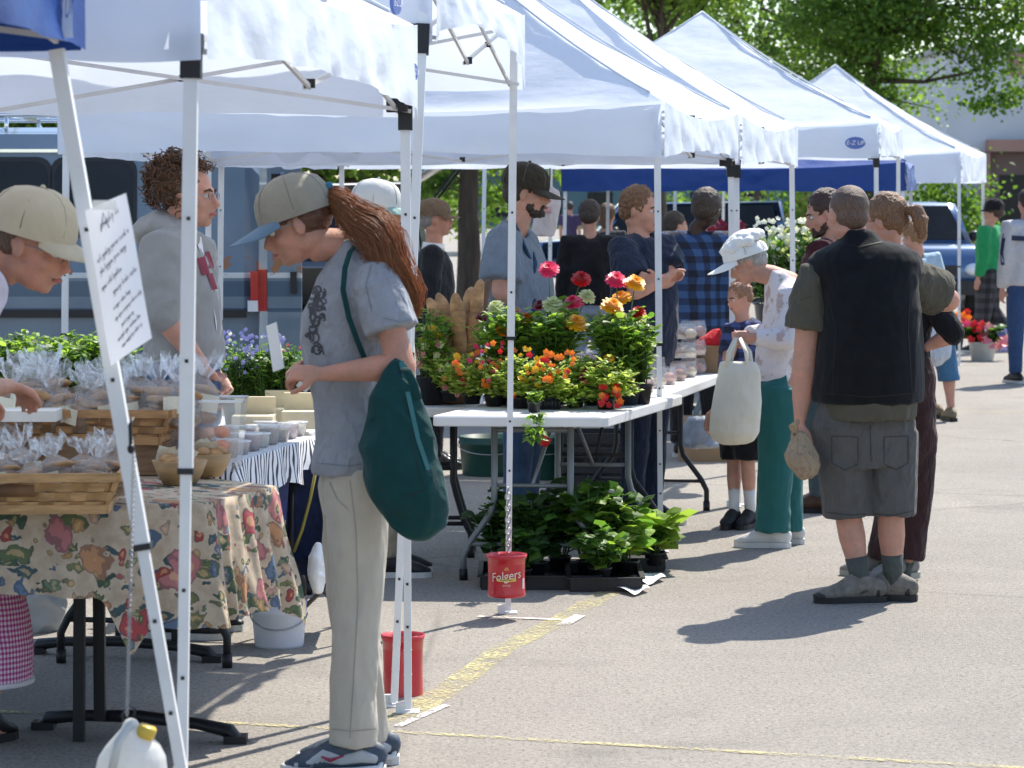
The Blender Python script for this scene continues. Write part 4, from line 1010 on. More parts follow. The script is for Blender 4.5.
# back basket raised on a crate
bb = P(85, 470, 9.45); crt = MB(); crt.box((bb.x - .04, 9.62, ZT0 + .055), (.62, .36, .108)); solo('wooden_riser', crt, M('riser_wood', (.22, .13, .07), .8, .3, 8, stretch=(1, 1, 8)), 'plain wooden riser box lifting the rear basket', 'crate', smooth=False)
basket('taller brown woven basket behind, raised on a box and heaped with labelled clear bags', (bb.x - .04, 9.62, ZT0 + .11), .60, .32, .105, R(-6), M('brown_wood_strip', (.42, .23, .1), .6, .35, 9, .3, 80, .002, stretch=(1, 1, 6)))
film = clearmat('cellophane', gl=.10, rough=.14, fog=.05, bump=.8); crumb = M('baked_crust', (.42, .24, .11), .8, .3, 30, .5, 60)
labelm = M('paper_label', (.72, .68, .55), .8, .05, 9)
def bag_proto(kind, s, label, cat, grp, seed):
    rnd = random.Random(seed); t = thing('cellophane_bag', label, cat, (0, 0, 0), grp)
    mb = MB(); n = 20; prof = [(.0, 0), (.8, .02), (1, .2), (.97, .45), (.75, .6), (.35, .7), (.3, .74), (.55, .86), (.8, 1.0), (.84, 1.06)]
    vs = []
    for r, z in prof:
        for j in range(n):
            a = 2 * math.pi * j / n; q = 1 + .28 * noise.noise(Vector((math.cos(a) * 2, math.sin(a) * 2, z * 6 + seed))) + (.22 * math.sin(a * 5 + seed) if z > .7 else .05 * math.sin(a * 7 + z * 9))
            vs.append(Vector((math.cos(a) * r * .052 * q, math.sin(a) * r * .045 * q, z * .15 + (.02 * rnd.uniform(-1, 1) if z > .95 else 0))) * s)
    mb.add(vs, [(i * n + j, i * n + (j + 1) % n, (i + 1) * n + (j + 1) % n, (i + 1) * n + j) for i in range(len(prof) - 1) for j in range(n)])
    part('wrapper', mb, film, t, False)
    mb = MB()
    for i in range(5): mb.ell(Vector((rnd.uniform(-.02, .02), rnd.uniform(-.015, .015), .014 + .016 * i)) * s, (.042 * s, .036 * s, .012 * s), Matrix.Rotation(rnd.uniform(-.3, .3), 3, 'X'), 14, 8)
    part('cookies', mb, crumb, t)
    mb = MB(); mb.grid(lambda u, v: Vector(((u - .5) * .05, -.05 - .004 * math.sin(u * 3), .03 + v * .04)) * s, 4, 3); part('paper_label', mb, labelm, t, False)
    return t
protos = [bag_proto('a', 1, 'x', 'bag', None, s_) for s_ in (1, 5, 8)]; rn = random.Random(9)
ORD = ['leftmost', 'second', 'third', 'fourth', 'fifth', 'sixth', 'seventh', 'eighth', 'ninth', 'tenth', 'eleventh']
spots = []
for i in range(6):
    for j in range(2): spots.append((fb.x - .22 + i * .083 + j * .03, fb.y + .11 + j * .15, ZT0 + .025 + j * .01, 1.1, 'low front basket', i, j))
for i in range(8):
    for j in range(2): spots.append((bb.x - .27 + i * .082 + j * .03, 9.52 + j * .16, ZT0 + .145 + j * .015, 1.35, 'raised rear basket', i, j))
for i, (x, y, z, s_, g_, a_, b_) in enumerate(spots):
    lab = '%s bag from the left in the %s row of the %s' % (ORD[a_], ('nearer', 'farther')[b_], g_)
    lab = lab.replace('leftmost bag from the left', 'leftmost crinkled bag').replace('bag from', 'crinkled bag from')
    grp = 'clear cellophane bags in the ' + g_
    loc = (x + rn.uniform(-.014, .014), y + rn.uniform(-.02, .02), z + rn.uniform(-.012, .016)); rz = rn.uniform(-1, 1)
    if i < 3: o = protos[i]; o.location = loc; o.rotation_euler.z = rz; o['label'] = lab; o['group'] = grp
    else: o = clone(protos[i % 3], loc, rz, lab, s_ * rn.uniform(.88, 1.15), grp)
    o.rotation_euler.x = rn.uniform(-.2, .2); o.rotation_euler.y = rn.uniform(-.25, .25)
# bin of orange loaves
bn = P(200, 455, 9.75); clearbox = clearmat('clear_box_plastic', gl=.12, rough=.08, fog=.16)
def bin_():
    t = thing('plastic_bin', 'tall clear plastic bin of orange wrapped loaves behind the wooden bowls', 'container', (bn.x, 9.66, ZT0)); c = Vector((bn.x + .015, 9.66, ZT0))
    mb = MB(); w0, w1, h = .125, .145, .235
    for s_, (nx, ny) in enumerate(((0, -1), (1, 0), (0, 1), (-1, 0))):
        def fn(u, v, nx=nx, ny=ny):
            w_ = lerp(w0, w1, v); a = (u - .5) * 2 * w_
            return c + Vector((nx * w_ - ny * a, ny * w_ * .8 + nx * a * .8, v * h))
        mb.grid(fn, 8, 6)
    part('bin_wall', mb, clearbox, t)
    mb = MB(); mb.tube([c + Vector((x * w1, y * w1 * .8, h)) for x, y in ((-1, -1), (1, -1), (1, 1), (-1, 1), (-1, -1))], .005); part('rim', mb, clearmat('bin_rim', fog=.6), t)
    om = M('orange_loaf', (.75, .24, .09), .6, .25, 20); pk = M('peach_loaf', (.62, .34, .22), .6, .3, 18)
    rnd = random.Random(4)
    for i in range(14):
        mb = MB(); mb.loft([c + Vector((-.07 + .045 * (i % 4), rnd.uniform(-.07, .07), .03 + .045 * (i // 4))) + Vector((0, -.03, rnd.uniform(-.01, .01))), c + Vector((-.07 + .045 * (i % 4), .05, .03 + .045 * (i // 4)))], [.026, .026], [.02, .02], seg=12, rnd=True); part('wrapped_loaf', mb, om if i % 4 == 3 else pk, t)
bin_()
bowlm = M('bowl_wood', (.42, .26, .12), .5, .2, 8, stretch=(1, 1, 5))
def bowl(px, py, D, r, lb):
    c = P(px, py, D); c.z = ZT0; t = thing('wooden_bowl', lb, 'bowl', c)
    mb = MB(); mb.lathe(c, [(0, .001), (r * .6, .001), (r * .8, .03), (r, .075), (r * .96, .076), (r * .76, .034), (r * .55, .01), (0, .009)], 36); part('bowl_shell', mb, bowlm, t)
    rnd = random.Random(px)
    for i in range(6):
        a = rnd.uniform(0, 6.28); p = c + Vector((math.cos(a) * r * .45, math.sin(a) * r * .45, .06 + .01 * (i % 3)))
        mb = MB(); mb.ell(p, (.035, .024, .02), Matrix.Rotation(a, 3, 'Z'), 12, 8); part('bread_piece', mb, crumb, t)
    for i in range(4):
        p = c + Vector((rnd.uniform(-r, r) * .5, rnd.uniform(-.3, .3) * r, .09)); fr = Matrix.Rotation(rnd.uniform(-1, 1), 3, 'Y') @ Matrix.Rotation(rnd.uniform(.2, 1), 3, 'X')
        mb = MB(); mb.add([p + fr @ Vector(q) for q in ((-.03, 0, -.03), (.03, 0, -.03), (.03, .004, .03), (-.03, 0, .03))], [(0, 1, 2, 3)]); part('price_card', mb, labelm, t, False)
    return t
bowl(180, 505, 9.15, .088, 'wooden bowl of bread samples with paper cards, nearer the leaning leg')
bowl(206, 498, 9.4, .085, 'second wooden bowl of samples, half hidden behind the first bowl')
# deli tubs on the striped cloth
tubm = clearmat('tub_plastic', gl=.08, rough=.2, fog=.28); lidm = clearmat('tub_lid', gl=.1, rough=.2, fog=.5)
fills = [M('dip_cream', (.7, .62, .48)), M('dip_brown', (.35, .22, .13)), M('dip_tan', (.55, .4, .25)), M('dip_rose', (.4, .22, .2))]
zdn = zd; k = 0
for i in range(9):
    for j in range(2):
        p = zn + zd * (.05 + i * .14) + zb.normalized() * (.07 + j * .13); p.z = .76
        t = thing('deli_tub', '%s lidded deli tub counted from the bread table, %s row on the striped cloth' % (['nearest', 'second', 'third', 'fourth', 'fifth', 'sixth', 'seventh', 'eighth', 'farthest'][i], ['street-side', 'inner'][j]), 'tub', p, ['front row of deli tubs', 'back row of deli tubs'][j])
        for lv in range(1):
            mb = MB(); mb.lathe(p, [(0, .001), (.036, .001), (.045, .062)], 20); part('cup', mb, tubm, t)
            mb = MB(); mb.lathe(p, [(0, .002), (.034, .003), (.041, .05), (0, .052)], 18); part('filling', mb, fills[(i + j) % 4], t)
            mb = MB(); mb.lathe(p, [(.045, .06), (.048, .061), (.048, .067), (.04, .068), (0, .068)], 20); part('lid', mb, lidm, t)
            t.scale = (rn.uniform(.85, 1.1),) * 2 + (rn.uniform(.7, 1.15),); t.rotation_euler.z = rn.uniform(0, 3)
for i, (x, y, w_) in enumerate(((248, 420, .16), (275, 412, .13), (296, 415, .14))):
    p = PZ(x, y + 18, .76) ; p.y += .25
    t = thing('bakery_box', ['flat cream bakery box behind the deli tubs, left', 'open wood-slat carton standing tallest behind the deli tubs', 'cream bakery box behind the deli tubs, beside the woman'][i], 'box', (p.x, p.y, .76))
    mb = MB(); mb.box((p.x, p.y, .76 + .035), (w_, .14, .07)); part('carton', mb, M('cream_card', (.68, .6, .42)), t, False)
    mb = MB(); mb.box((p.x, p.y + .07, .76 + .1), (w_, .006, .08), Matrix.Rotation(.3, 3, 'X')); part('lid', mb, M('cream_card', (.68, .6, .42)), t, False)
# white papers/tray under the reaching hand
p = P(22, 410, 9.3); mb = MB(); mb.box((p.x - .05, 9.4, p.z - .02), (.32, .22, .035)); 
solo('paper_tray', mb, M('white_card', (.75, .73, .68)), 'white card tray under the reaching hand', 'tray', smooth=False)
# =====================================================================
# SIGN, JUG, CANS, BUCKETS
# =====================================================================
def paper_sign():
    D = 6.02; q = [P(85, 211, D), P(126, 193, D - .01), P(152, 338, D + .02), P(111, 366, D + .02)]
    t = thing('paper_sign', 'white handwritten paper sign taped to the slanting tent leg', 'sign', q[2])
    def fn(u, v): return lerp(lerp(q[0], q[1], u), lerp(q[3], q[2], u), v) + Vector((0, -.012 * math.sin(u * 3.14) + .006 * math.sin(v * 6), 0))
    mb = MB(); mb.grid(fn, 10, 14); part('sheet', mb, M('sign_paper', (.74, .77, .84), .7, .03, 3, trans=.25), t)
    rnd = random.Random(6); ink = MB(); sx = (q[1] - q[0]).normalized()
    def stroke(pts, r=.00055): ink.loft([fn(u, v) + Vector((0, -.004, 0)) for u, v in pts], r, seg=5)
    lines = [(.13, .3, .78, .07), (.30, .1, .9, .05), (.38, .12, .8, .05), (.48, .1, .6, .045), (.57, .35, .92, .045), (.66, .3, .72, .035), (.73, .3, .95, .035), (.80, .42, .72, .03), (.86, .28, .85, .035), (.92, .35, .85, .03)]
    for v0, u0, u1, h in lines:
        u = u0
        while u < u1:
            L = rnd.randint(3, 7); 
            for c_ in range(L):
                w_ = h * .62; k = rnd.randint(0, 4); b = (u, v0)
                shp = {0: [(0, 0), (.1, -.7), (.5, -.9), (.8, -.2), (.4, .1), (.05, -.1)], 1: [(0, -1.6), (.05, 0), (.4, -.6), (.8, 0)], 2: [(0, 0), (.1, -.8), (.45, 0), (.6, -.8), (.9, 0)], 3: [(.8, -.8), (.1, -.7), (.1, 0), (.8, -.05)], 4: [(0, -.8), (.3, 0), (.7, -.9), (.4, .7), (0, .8)]}[k]
                stroke([(min(.97, b[0] + x * w_), b[1] + y * h * .5 - (b[0] - .5) * .12) for x, y in shp])
                u += w_ * 1.15
                if u > u1: break
            u += h * .5
    # the big capital A of the first word
    stroke([(.3, .17), (.42, .06), (.5, .17)], .0011); stroke([(.34, .13), (.5, .125)], .0011)
    part('handwriting', ink, M('dark_ink', (.09, .1, .17)), t)
    tp = MB(); c = fn(.5, .02); tp.box(c + Vector((0, -.01, 0)), (.05, .002, .02)); part('tape', tp, clearmat('tape', fog=.4), t, False)
paper_sign()
chainm = M('steel_chain', (.4, .4, .4), .45, .1, 20, metal=.6)
def chain(a, b, n, r=.006, th=.0018):
    mb = MB(); a = Vector(a); b = Vector(b)
    for i in range(n):
        c = lerp(a, b, (i + .5) / n); L = (b - a).length / n * .68; pts = []
        for k in range(11):
            an = 2 * math.pi * k / 10; x = math.cos(an) * r; z = math.sin(an) * L
            pts.append(c + (Vector((x, 0, z)) if i % 2 else Vector((x * .25, x, z))))
        mb.loft(pts, th, seg=5)
    return mb
def jug():
    D = 6.06; t = thing('milk_jug', 'translucent white plastic jug with yellow cap hanging from a thin chain by the slanting leg', 'jug', P(130, 790, D))
    rows = [(727, 122, 140, .03), (735, 115, 148, .045), (745, 106, 160, .062), (757, 98, 166, .07), (775, 94, 168, .074), (810, 94, 168, .074), (835, 97, 165, .07)]
    mb = MB(); mb.rows(rows, D, 24, rnd=True); mb = fuse(mb, .004, 4)
    part('bottle', mb, M('milky_plastic', (.78, .78, .76), .3, .04, 6, .2, 20, trans=.5), t)
    cp_ = MB(); c = P(146, 733, D - .02); fr = Matrix.Rotation(.35, 3, 'Y'); cp_.lathe(c, [(0, -.01), (.019, -.01), (.02, .0), (.02, .012), (.017, .016), (0, .016)], 20, fr=fr); part('cap', cp_, M('yellow_cap', (.65, .45, .06), .35), t)
    hd = MB(); hd.tube([P(112, 770, D - .07), P(118, 742, D - .06), P(128, 728, D - .03), P(133, 727, D)], .009); part('handle', hd, MATS['milky_plastic'], t)
    hk = MB(); hk.tube([P(125, 728, D), P(122, 716, D), P(128, 705, D), P(135, 709, D), P(134, 716, D)], .0028, 6); part('hook', hk, blackm, t)
    ch = chain(P(134, 452, D - .02), P(127, 716, D - .02), 105, .0035, .0011); part('chain', ch, chainm, t)
    sc = MB(); sc.tube([P(131, 448, D - .02), P(130, 425, D - .01), P(133, 418, D)], .004, 6); sc.ell(P(131, 449, D - .02), (.008, .008, .01)); part('bungee_hook', sc, blackm, t)
jug()
redp = M('red_can_plastic', (.50, .012, .025), .32, .06, 6, coat=.3, spec=.5)
def can(label, px, top, bot, D, w_px, lettering, chain_top=None, name='coffee_can'):
    a = P(px, top, D); b = P(px, bot, D); h = a.z - b.z; r = w_px / 2 * D / F; c = Vector((b.x, b.y, b.z))
    t = thing(name, label, 'can', c)
    mb = MB(); mb.lathe(c, [(0, 0), (r * .9, 0), (r * .96, .006), (r * .93, h * .1), (r * .9, h * .5), (r * .93, h * .9), (r, h - .012), (r * 1.01, h), (r * .96, h), (r * .87, h * .5), (r * .88, .01), (0, .01)], 40); part('can_wall', mb, redp, t)
    f = lambda x, z, o=.0015: c + Vector((math.sin(x / r) * (r * .91 + o), -math.cos(x / r) * (r * .91 + o), z))
    if lettering:
        tx = text('Folgers', h * .30, .0004, 0); m2 = MB(); s_ = 1.0
        m2.join(tx, lambda v: f(v.x * .95, h * .52 + v.z + v.x * .12)); lt = part('lettering', m2, M('label_cream', (.78, .72, .6), .5), t, False)
        m2 = MB(); m2.grid(lambda u, v: f((u - .5) * r * 1.05, h * (.40 - .012 * (1 - (2 * u - 1) ** 2)) + v * h * .07), 14, 2); part('label_band', m2, M('label_gold', (.7, .5, .08), .5), t)
        tx = text('Classic Roast', h * .06, .0003); m2 = MB(); m2.join(tx, lambda v: f(v.x, h * .435 + v.z, .003)); part('small_lettering', m2, M('label_dark', (.08, .03, .02)), t, False)
        m2 = MB(); m2.grid(lambda u, v: f((u - .5) * r * .3, h * .66 + v * h * .08 * math.sin(u * 3.14)), 8, 2); part('sunrise_mark', m2, M('label_orange', (.7, .25, .1)), t)
        m2 = MB(); m2.grid(lambda u, v: f(r * (1.0 + u * .22), h * .2 + v * h * .25), 4, 2); part('bar_patch', m2, M('label_white', (.7, .62, .6)), t)
        m2 = MB(); m2.join(text('33.9 OZ', h * .06, .0003), lambda v: f(v.x, h * .3 + v.z)); part('small_lettering', m2, M('label_cream', (.7, .7, .6)), t, False)
    if chain_top:
        ch = chain(P(px + 2, top - 2, D - .01), chain_top, 11, .011, .0028); part('chain', ch, chainm, t)
    return t
can('red coffee can chained to the tent leg and hanging above the ground', 506.5, 554, 596, 11.5, 41, True, P(508, 488, 11.5))
can('tall red plastic can standing on the ground at the foot of the tent leg', 403, 634, 700, 9.72, 44, False)
def bucket(label, px, top, bot, w_px, col, cat='bucket', name='bucket'):
    g = PZ(px, bot); D = g.y + .1; a = P(px, top, D); r = w_px / 2 * D / F; c = Vector((g.x, D, 0)); h = a.z
    t = thing(name, label, cat, c); mb = MB(); mb.lathe(c, [(0, .0), (r * .88, 0), (r * .9, .01), (r * .99, h - .05), (r * 1.03, h - .045), (r * 1.03, h - .03), (r, h - .028), (r * 1.02, h), (r * .97, h), (r * .86, .015), (0, .015)], 36); part('pail', mb, col, t)
    hd = MB(); hd.loft([c + Vector((math.cos(a_) * r * 1.04, -math.sin(a_) * r * 1.0, h - .05 - math.sin(a_) * .05)) for a_ in [math.pi * i / 12 for i in range(13)]], .003, seg=6); part('bail_handle', hd, chainm, t)
    return t
bucket('white plastic bucket standing under the corner of the floral cloth', 277, 600, 650, 55, M('bucket_white', (.62, .63, .68), .4, .05))
# tote bag at left, grey plastic under the table
mb = MB(); mb.rows([(568, 12, 62, .05), (585, 4, 66, .09), (605, -4, 66, .1), (622, -8, 62, .09)], 11.2, 24, rnd=True)
solo('plastic_sack', fuse(mb, .01, 4, folds(.014, 8, 8, 3)), M('grey_white_film', (.42, .45, .48), .35, .15, trans=.2), 'crumpled pale grey plastic sack on the ground under the bread table', 'sack')
# white bag behind cloth corner, and navy chair
mb = MB(); mb.rows([(546, 314, 322, .03), (556, 309, 325, .06), (575, 308, 326, .07), (588, 312, 324, .05)], 10.6, 20, rnd=True)
solo('white_sack', fuse(mb, .008, 4, folds(.006, 20, 20, 3)), M('white_sack_film', (.78, .78, .77), .5), 'small white sack behind the corner of the floral cloth', 'bag')
def camp_chair():
    D = 10.9; navy = cloth('navy_canvas', (.012, .018, .05), .2); mesh_ = M('blue_mesh', (.01, .03, .2), .6, .4, 60)
    t = thing('camp_chair', 'navy folding camp chair with yellow piping behind the woman in the cap', 'chair', PZ(320, 640))
    mb = MB(); f = lambda u, v: P(lerp(290, 345, u) - 8 * v, lerp(470, 575, v), D + .05 * math.sin(u * 3)); mb.grid(f, 10, 10); mb.grid(lambda u, v: f(u, v) + Vector((0, .015, 0)), 10, 10); part('backrest', mb, navy, t)
    mb = MB(); mb.grid(lambda u, v: P(lerp(276, 312, u), lerp(482, 520, v), D + .1 + .3 * u), 8, 8); part('side_mesh', mb, mesh_, t)
    pp = MB(); pp.tube([P(316, 470, D - .03), P(310, 500, D - .03), P(302, 530, D - .03), P(294, 552, D - .03)], .006, 6); part('piping', pp, M('yellow_piping', (.3, .25, .05)), t)
    st_ = MB(); st_.grid(lambda u, v: P(lerp(290, 350, u), 560, D + .5 * v - .1), 6, 6); part('seat', st_, navy, t)
    for i, (x0, x1, d0, d1) in enumerate(((292, 352, 0, .5), (352, 292, 0, .5), (292, 292, 0, 0), (352, 352, 0, 0), (292, 292, .5, .5), (352, 352, .5, .5))):
        a = P(x0, 560, D + d0); b = P(x1, 640, D + d1); b.z = .01
        if i in (2, 3): a = P(x0, 470, D)
        lg = MB(); lg.tube([a, b], .009, 8); part('leg', lg, blackm, t)
camp_chair()
# =====================================================================
# PLANTS AND FLOWERS
# =====================================================================
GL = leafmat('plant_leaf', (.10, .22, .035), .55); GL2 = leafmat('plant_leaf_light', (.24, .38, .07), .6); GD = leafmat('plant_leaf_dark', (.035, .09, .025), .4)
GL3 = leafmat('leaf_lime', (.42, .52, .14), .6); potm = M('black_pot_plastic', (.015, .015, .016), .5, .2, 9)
def flmat(n, c): return leafmat(n, c, .3, .2)
FC = {'pink': flmat('petal_pink', (.75, .05, .16)), 'red': flmat('petal_red', (.55, .01, .01)), 'yellow': flmat('petal_yellow', (.8, .45, .015)), 'orange': flmat('petal_orange', (.8, .2, .02)), 'cream': flmat('petal_cream', (.62, .68, .38)), 'maroon': flmat('petal_maroon', (.2, .005, .02)), 'mauve': flmat('petal_mauve', (.24, .24, .6)), 'white': flmat('petal_white', (.75, .76, .72)), 'rose': flmat('petal_rose', (.7, .25, .32))}
def zinnia_mesh(r, c, up, rnd, mb, mi=0):
    up = Vector(up).normalized(); x = up.orthogonal().normalized(); y = up.cross(x)
    for ring, (rr, el, n, ln) in enumerate(((.25, -.12, 13, .8), (.2, .12, 13, .75), (.15, .38, 11, .62), (.1, .62, 9, .45), (.05, .85, 7, .3), (.0, 1.1, 5, .2))):
        for k in range(n):
            a = 2 * math.pi * (k + ring * .5) / n + rnd.uniform(-.1, .1); d = x * math.cos(a) + y * math.sin(a); s_ = d.cross(up)
            o = c + up * r * (.06 + ring * .09); t_ = d * math.cos(el) + up * math.sin(el); L = r * ln * rnd.uniform(.9, 1.1); w_ = r * .2
            mb.add([o, o + t_ * L * .55 + s_ * w_, o + t_ * L + s_ * w_ * .5 - up * r * .06, o + t_ * L - s_ * w_ * .5 - up * r * .06, o + t_ * L * .55 - s_ * w_], [(0, 1, 2, 3, 4)], mi)
def leaf_at(mb, p, d, w_, L, mi, rnd, cup=.15):
    d = d.normalized(); s_ = d.cross(Vector((rnd.gauss(0, .3), rnd.gauss(0, .3), 1))).normalized(); n = s_.cross(d)
    mb.add([p, p + d * L * .35 + s_ * w_ - n * cup * w_, p + d * L * .75 + s_ * w_ * .7, p + d * L - n * L * .1, p + d * L * .75 - s_ * w_ * .7, p + d * L * .35 - s_ * w_ - n * cup * w_, p + d * L * .4 + n * cup * w_, ], [(0, 1, 6), (1, 2, 6), (2, 3, 6), (3, 4, 6), (4, 5, 6), (5, 0, 6)], mi)
def plant(name, label, cat, loc, h, spread, nst, leaf, flowers=(), seed=0, pot=(.06, .09), mats=(GD, GL, GL2), group=None, lw=.4, dens=14, potkind='round', droop=0, flr=.02, flk='small', parent_tag=True, spiky=False, potmat=None):
    rnd = random.Random(seed); c = Vector(loc); t = thing(name, label, cat, c, group)
    if pot:
        mb = MB(); r, ph = pot
        if potkind == 'round': mb.lathe(c, [(0, 0), (r * .78, 0), (r, ph), (r * 1.06, ph), (r * 1.06, ph - .008), (r * .92, ph - .012), (r * .9, ph * .8), (0, ph * .8)], 20)
        else:
            mb.box(c + Vector((0, 0, ph * .5)), (r * 2, r * 1.4, ph * .96)); mb.box(c + Vector((0, 0, ph)), (r * 2.1, r * 1.5, .008))
            for i in range(6): mb.box(c + Vector((-r + r * .35 * (i + .5), -r * .72, ph * .5)), (.012, .006, ph * .8))
        part('pot', mb, potmat or potm, t); ph_ = ph
    else: ph_ = 0
    stm = MB(); fo = MB(); tips = []
    for i in range(nst):
        a = rnd.uniform(0, 6.283); q = rnd.uniform(0, 1) ** .6
        b = c + Vector((math.cos(a), math.sin(a), 0)) * (pot[0] * .6 if pot else .03) * q + Vector((0, 0, ph_ * .8))
        hh = h * rnd.uniform(.7, 1.0) * (1 - .25 * q); e = c + Vector((math.cos(a) * spread[0] * q, math.sin(a) * spread[1] * q, ph_ + hh - droop * q * rnd.uniform(0, 1)))
        m1 = lerp(b, e, .5) + Vector((0, 0, h * .12)); stm.loft([b, m1, e], [.003, .0025, .0015], seg=4); tips.append((m1, e, b))
        for k in range(dens):
            f = rnd.uniform(.15, 1.0); p = lerp(lerp(b, m1, f), lerp(m1, e, f), f); an = rnd.uniform(0, 6.28)
            d = Vector((math.cos(an), math.sin(an), rnd.uniform(-.25, .75 if not spiky else 1.6))); L = leaf * rnd.uniform(.6, 1.2)
            leaf_at(fo, p + d * .005, d, L * lw, L, rnd.choice((0, 1, 1, 2)), rnd)
    part('stems', stm, M('green_stem', (.08, .15, .03)), t); part('foliage', fo, list(mats), t, smooth=False)
    for k, (px, py, dD, col, r) in enumerate(flowers):
        p = P(px, py, c.y + dD); mb = MB()
        up = Vector((rnd.uniform(-.35, .35), -.45 + rnd.uniform(-.3, .2), 1)) if flk == 'zinnia' else Vector((rnd.uniform(-.7, .7), -1, rnd.uniform(.0, 1)))
        if flk == 'zinnia':
            zinnia_mesh(r * 1.45, p, up, rnd, mb); s2 = MB(); s2.loft([p, lerp(p, c + Vector((0, 0, ph_)), .45) + Vector((0, 0, .03)), c + Vector((0, 0, ph_))], .003, seg=5)
            f_ = part('flower', mb, FC[col], t, False); part('flower_stem', s2, MATS['green_stem'], f_)
        else:
            for q in range(5):
                a = q * 1.2566 + rnd.uniform(-.2, .2); x = up.orthogonal().normalized(); y = up.normalized().cross(x); d = x * math.cos(a) + y * math.sin(a); s_ = d.cross(up).normalized()
                mb.add([p, p + d * r * .6 + s_ * r * .45 + up * r * .15, p + d * r + up * r * .25, p + d * r * .6 - s_ * r * .45 + up * r * .15], [(0, 1, 2, 3)])
            part('flower', mb, FC[col], t, False)
    return t, tips
ZTB = .742
g_ = 'black pots of zinnias on the white table'
zin = [
 ('left zinnia pot with cream, maroon and orange heads by the tent leg', 506, [(496, 308, .0, 'cream', .038), (510, 322, .1, 'maroon', .03), (482, 318, .1, 'maroon', .028), (526, 319, -.05, 'orange', .03), (501, 332, -.1, 'orange', .028), (540, 306, .15, 'maroon', .03), (515, 311, .2, 'pink', .025)], 51),
 ('middle zinnia pot with the pink bloom standing tallest of all', 552, [(549, 270, .0, 'pink', .043), (553, 306, .0, 'cream', .046), (573, 304, .05, 'pink', .044), (576, 324, -.1, 'yellow', .046), (564, 331, -.05, 'pink', .034), (587, 297, .1, 'cream', .036), (581, 280, .15, 'red', .043)], 52),
 ('right zinnia pot crowded with yellow, pink and dark red heads beside the thin tent leg', 622, [(616, 281, .1, 'pink', .045), (635, 284, .1, 'yellow', .043), (612, 308, -.05, 'yellow', .05), (621, 300, .1, 'yellow', .045), (638, 313, 0, 'red', .032), (641, 325, .05, 'cream', .035), (609, 359, -.15, 'yellow', .024), (606, 325, .2, 'pink', .03)], 53)]
for lb, px, fl, sd in zin:
    D = 13.25 if px < 600 else 13.2; c = P(px, 380, D); plant('zinnia_pot', lb, 'flower pot', (c.x, D, ZTB), .40, (.165, .16), 44, .06, fl, sd, (.09, .10), (GL, GL2, GL2, GL3), g_, .3, 19, flk='zinnia')
# nasturtium / lantana type pots along the front edge
ng = 'small pots of red, orange and yellow flowers along the table front'
rn = random.Random(21)
npots = [('leftmost small flower pot, orange and pink, leaves spilling to the table corner', 450, 400, ['orange', 'rose', 'cream'], (440, 470, 368, 398)),
  ('small pot of pink and yellow-orange flowers, second from the left', 472, 403, ['pink', 'orange', 'orange', 'yellow'], (455, 492, 348, 385)),
  ('small pot with scarlet and pink flowers just left of the tent leg', 494, 405, ['red', 'pink', 'orange', 'orange'], (480, 515, 346, 388)),
  ('small pot with yellow-green shoots just right of the tent leg', 520, 407, ['yellow', 'orange', 'yellow', 'red'], (512, 546, 352, 398)),
  ('small square black pot with orange flowers at the middle of the table edge', 550, 408, ['orange', 'orange', 'red'], (542, 575, 355, 380)),
  ('small pot with crimson heads right of the square pot', 575, 406, ['maroon', 'pink', 'red'], (576, 606, 366, 388)),
  ('small pot second from the right end with crimson and yellow flowers', 592, 404, ['maroon', 'red', 'yellow', 'pink'], (585, 618, 370, 396)),
  ('last small flower pot at the right corner, red and orange', 606, 408, ['red', 'orange', 'red'], (600, 622, 388, 406))]
for i, (lb, px, py, cols, bx) in enumerate(npots):
    c = PZ(px, py + 1, ZTB); c.z = ZTB
    fl = [(rn.uniform(bx[0], bx[1]), rn.uniform(bx[2] - 3, bx[3]), rn.uniform(-.13, -.02), rn.choice(cols), rn.uniform(.011, .020)) for _ in range(26)]
    plant('flower_pot', lb, 'flower pot', c, .21, (.16, .11), 50, .036, fl, 60 + i, (.045, .05), (GL2, GL3, GL3, GL2), ng, .3, 22, 'round' if i != 4 else 'square', droop=.17)
c = PZ(534, 412, ZTB)
plant('trailing_plant', 'green shoot with one red flower trailing down over the front edge of the white table', 'plant', (c.x, c.y - .02, ZTB), .04, (.03, .05), 8, .03, [(545, 441, -.12, 'red', .03)], 71, (.03, .05), (GL, GL2), None, .5, 10)
o_ = COL.objects; tr = MB(); rnd = random.Random(4)
for i in range(70):
    p = P(rnd.uniform(527, 543), rnd.uniform(412, 440), nr.y - .07 + rnd.uniform(-.03, .02)); leaf_at(tr, p, Vector((rnd.gauss(0, 1), rnd.gauss(0, 1), -.5)), .012, .035, rnd.randint(0, 1), rnd)
part('trailing_shoot', tr, [GL, GL2], [o for o in COL.objects if o.name.startswith('trailing_plant')][0], False)
c = P(598, 400, 12.75); plant('variegated_plant', 'pale-leaved bushy plant at the right rear corner of the white table', 'plant', (P(640, 380, 13.2).x, 13.25, ZTB), .3, (.10, .1), 20, .05, [], 73, (.06, .09), (GL, GL2, leafmat('leaf_pale', (.35, .42, .2))), None, .35, 14)
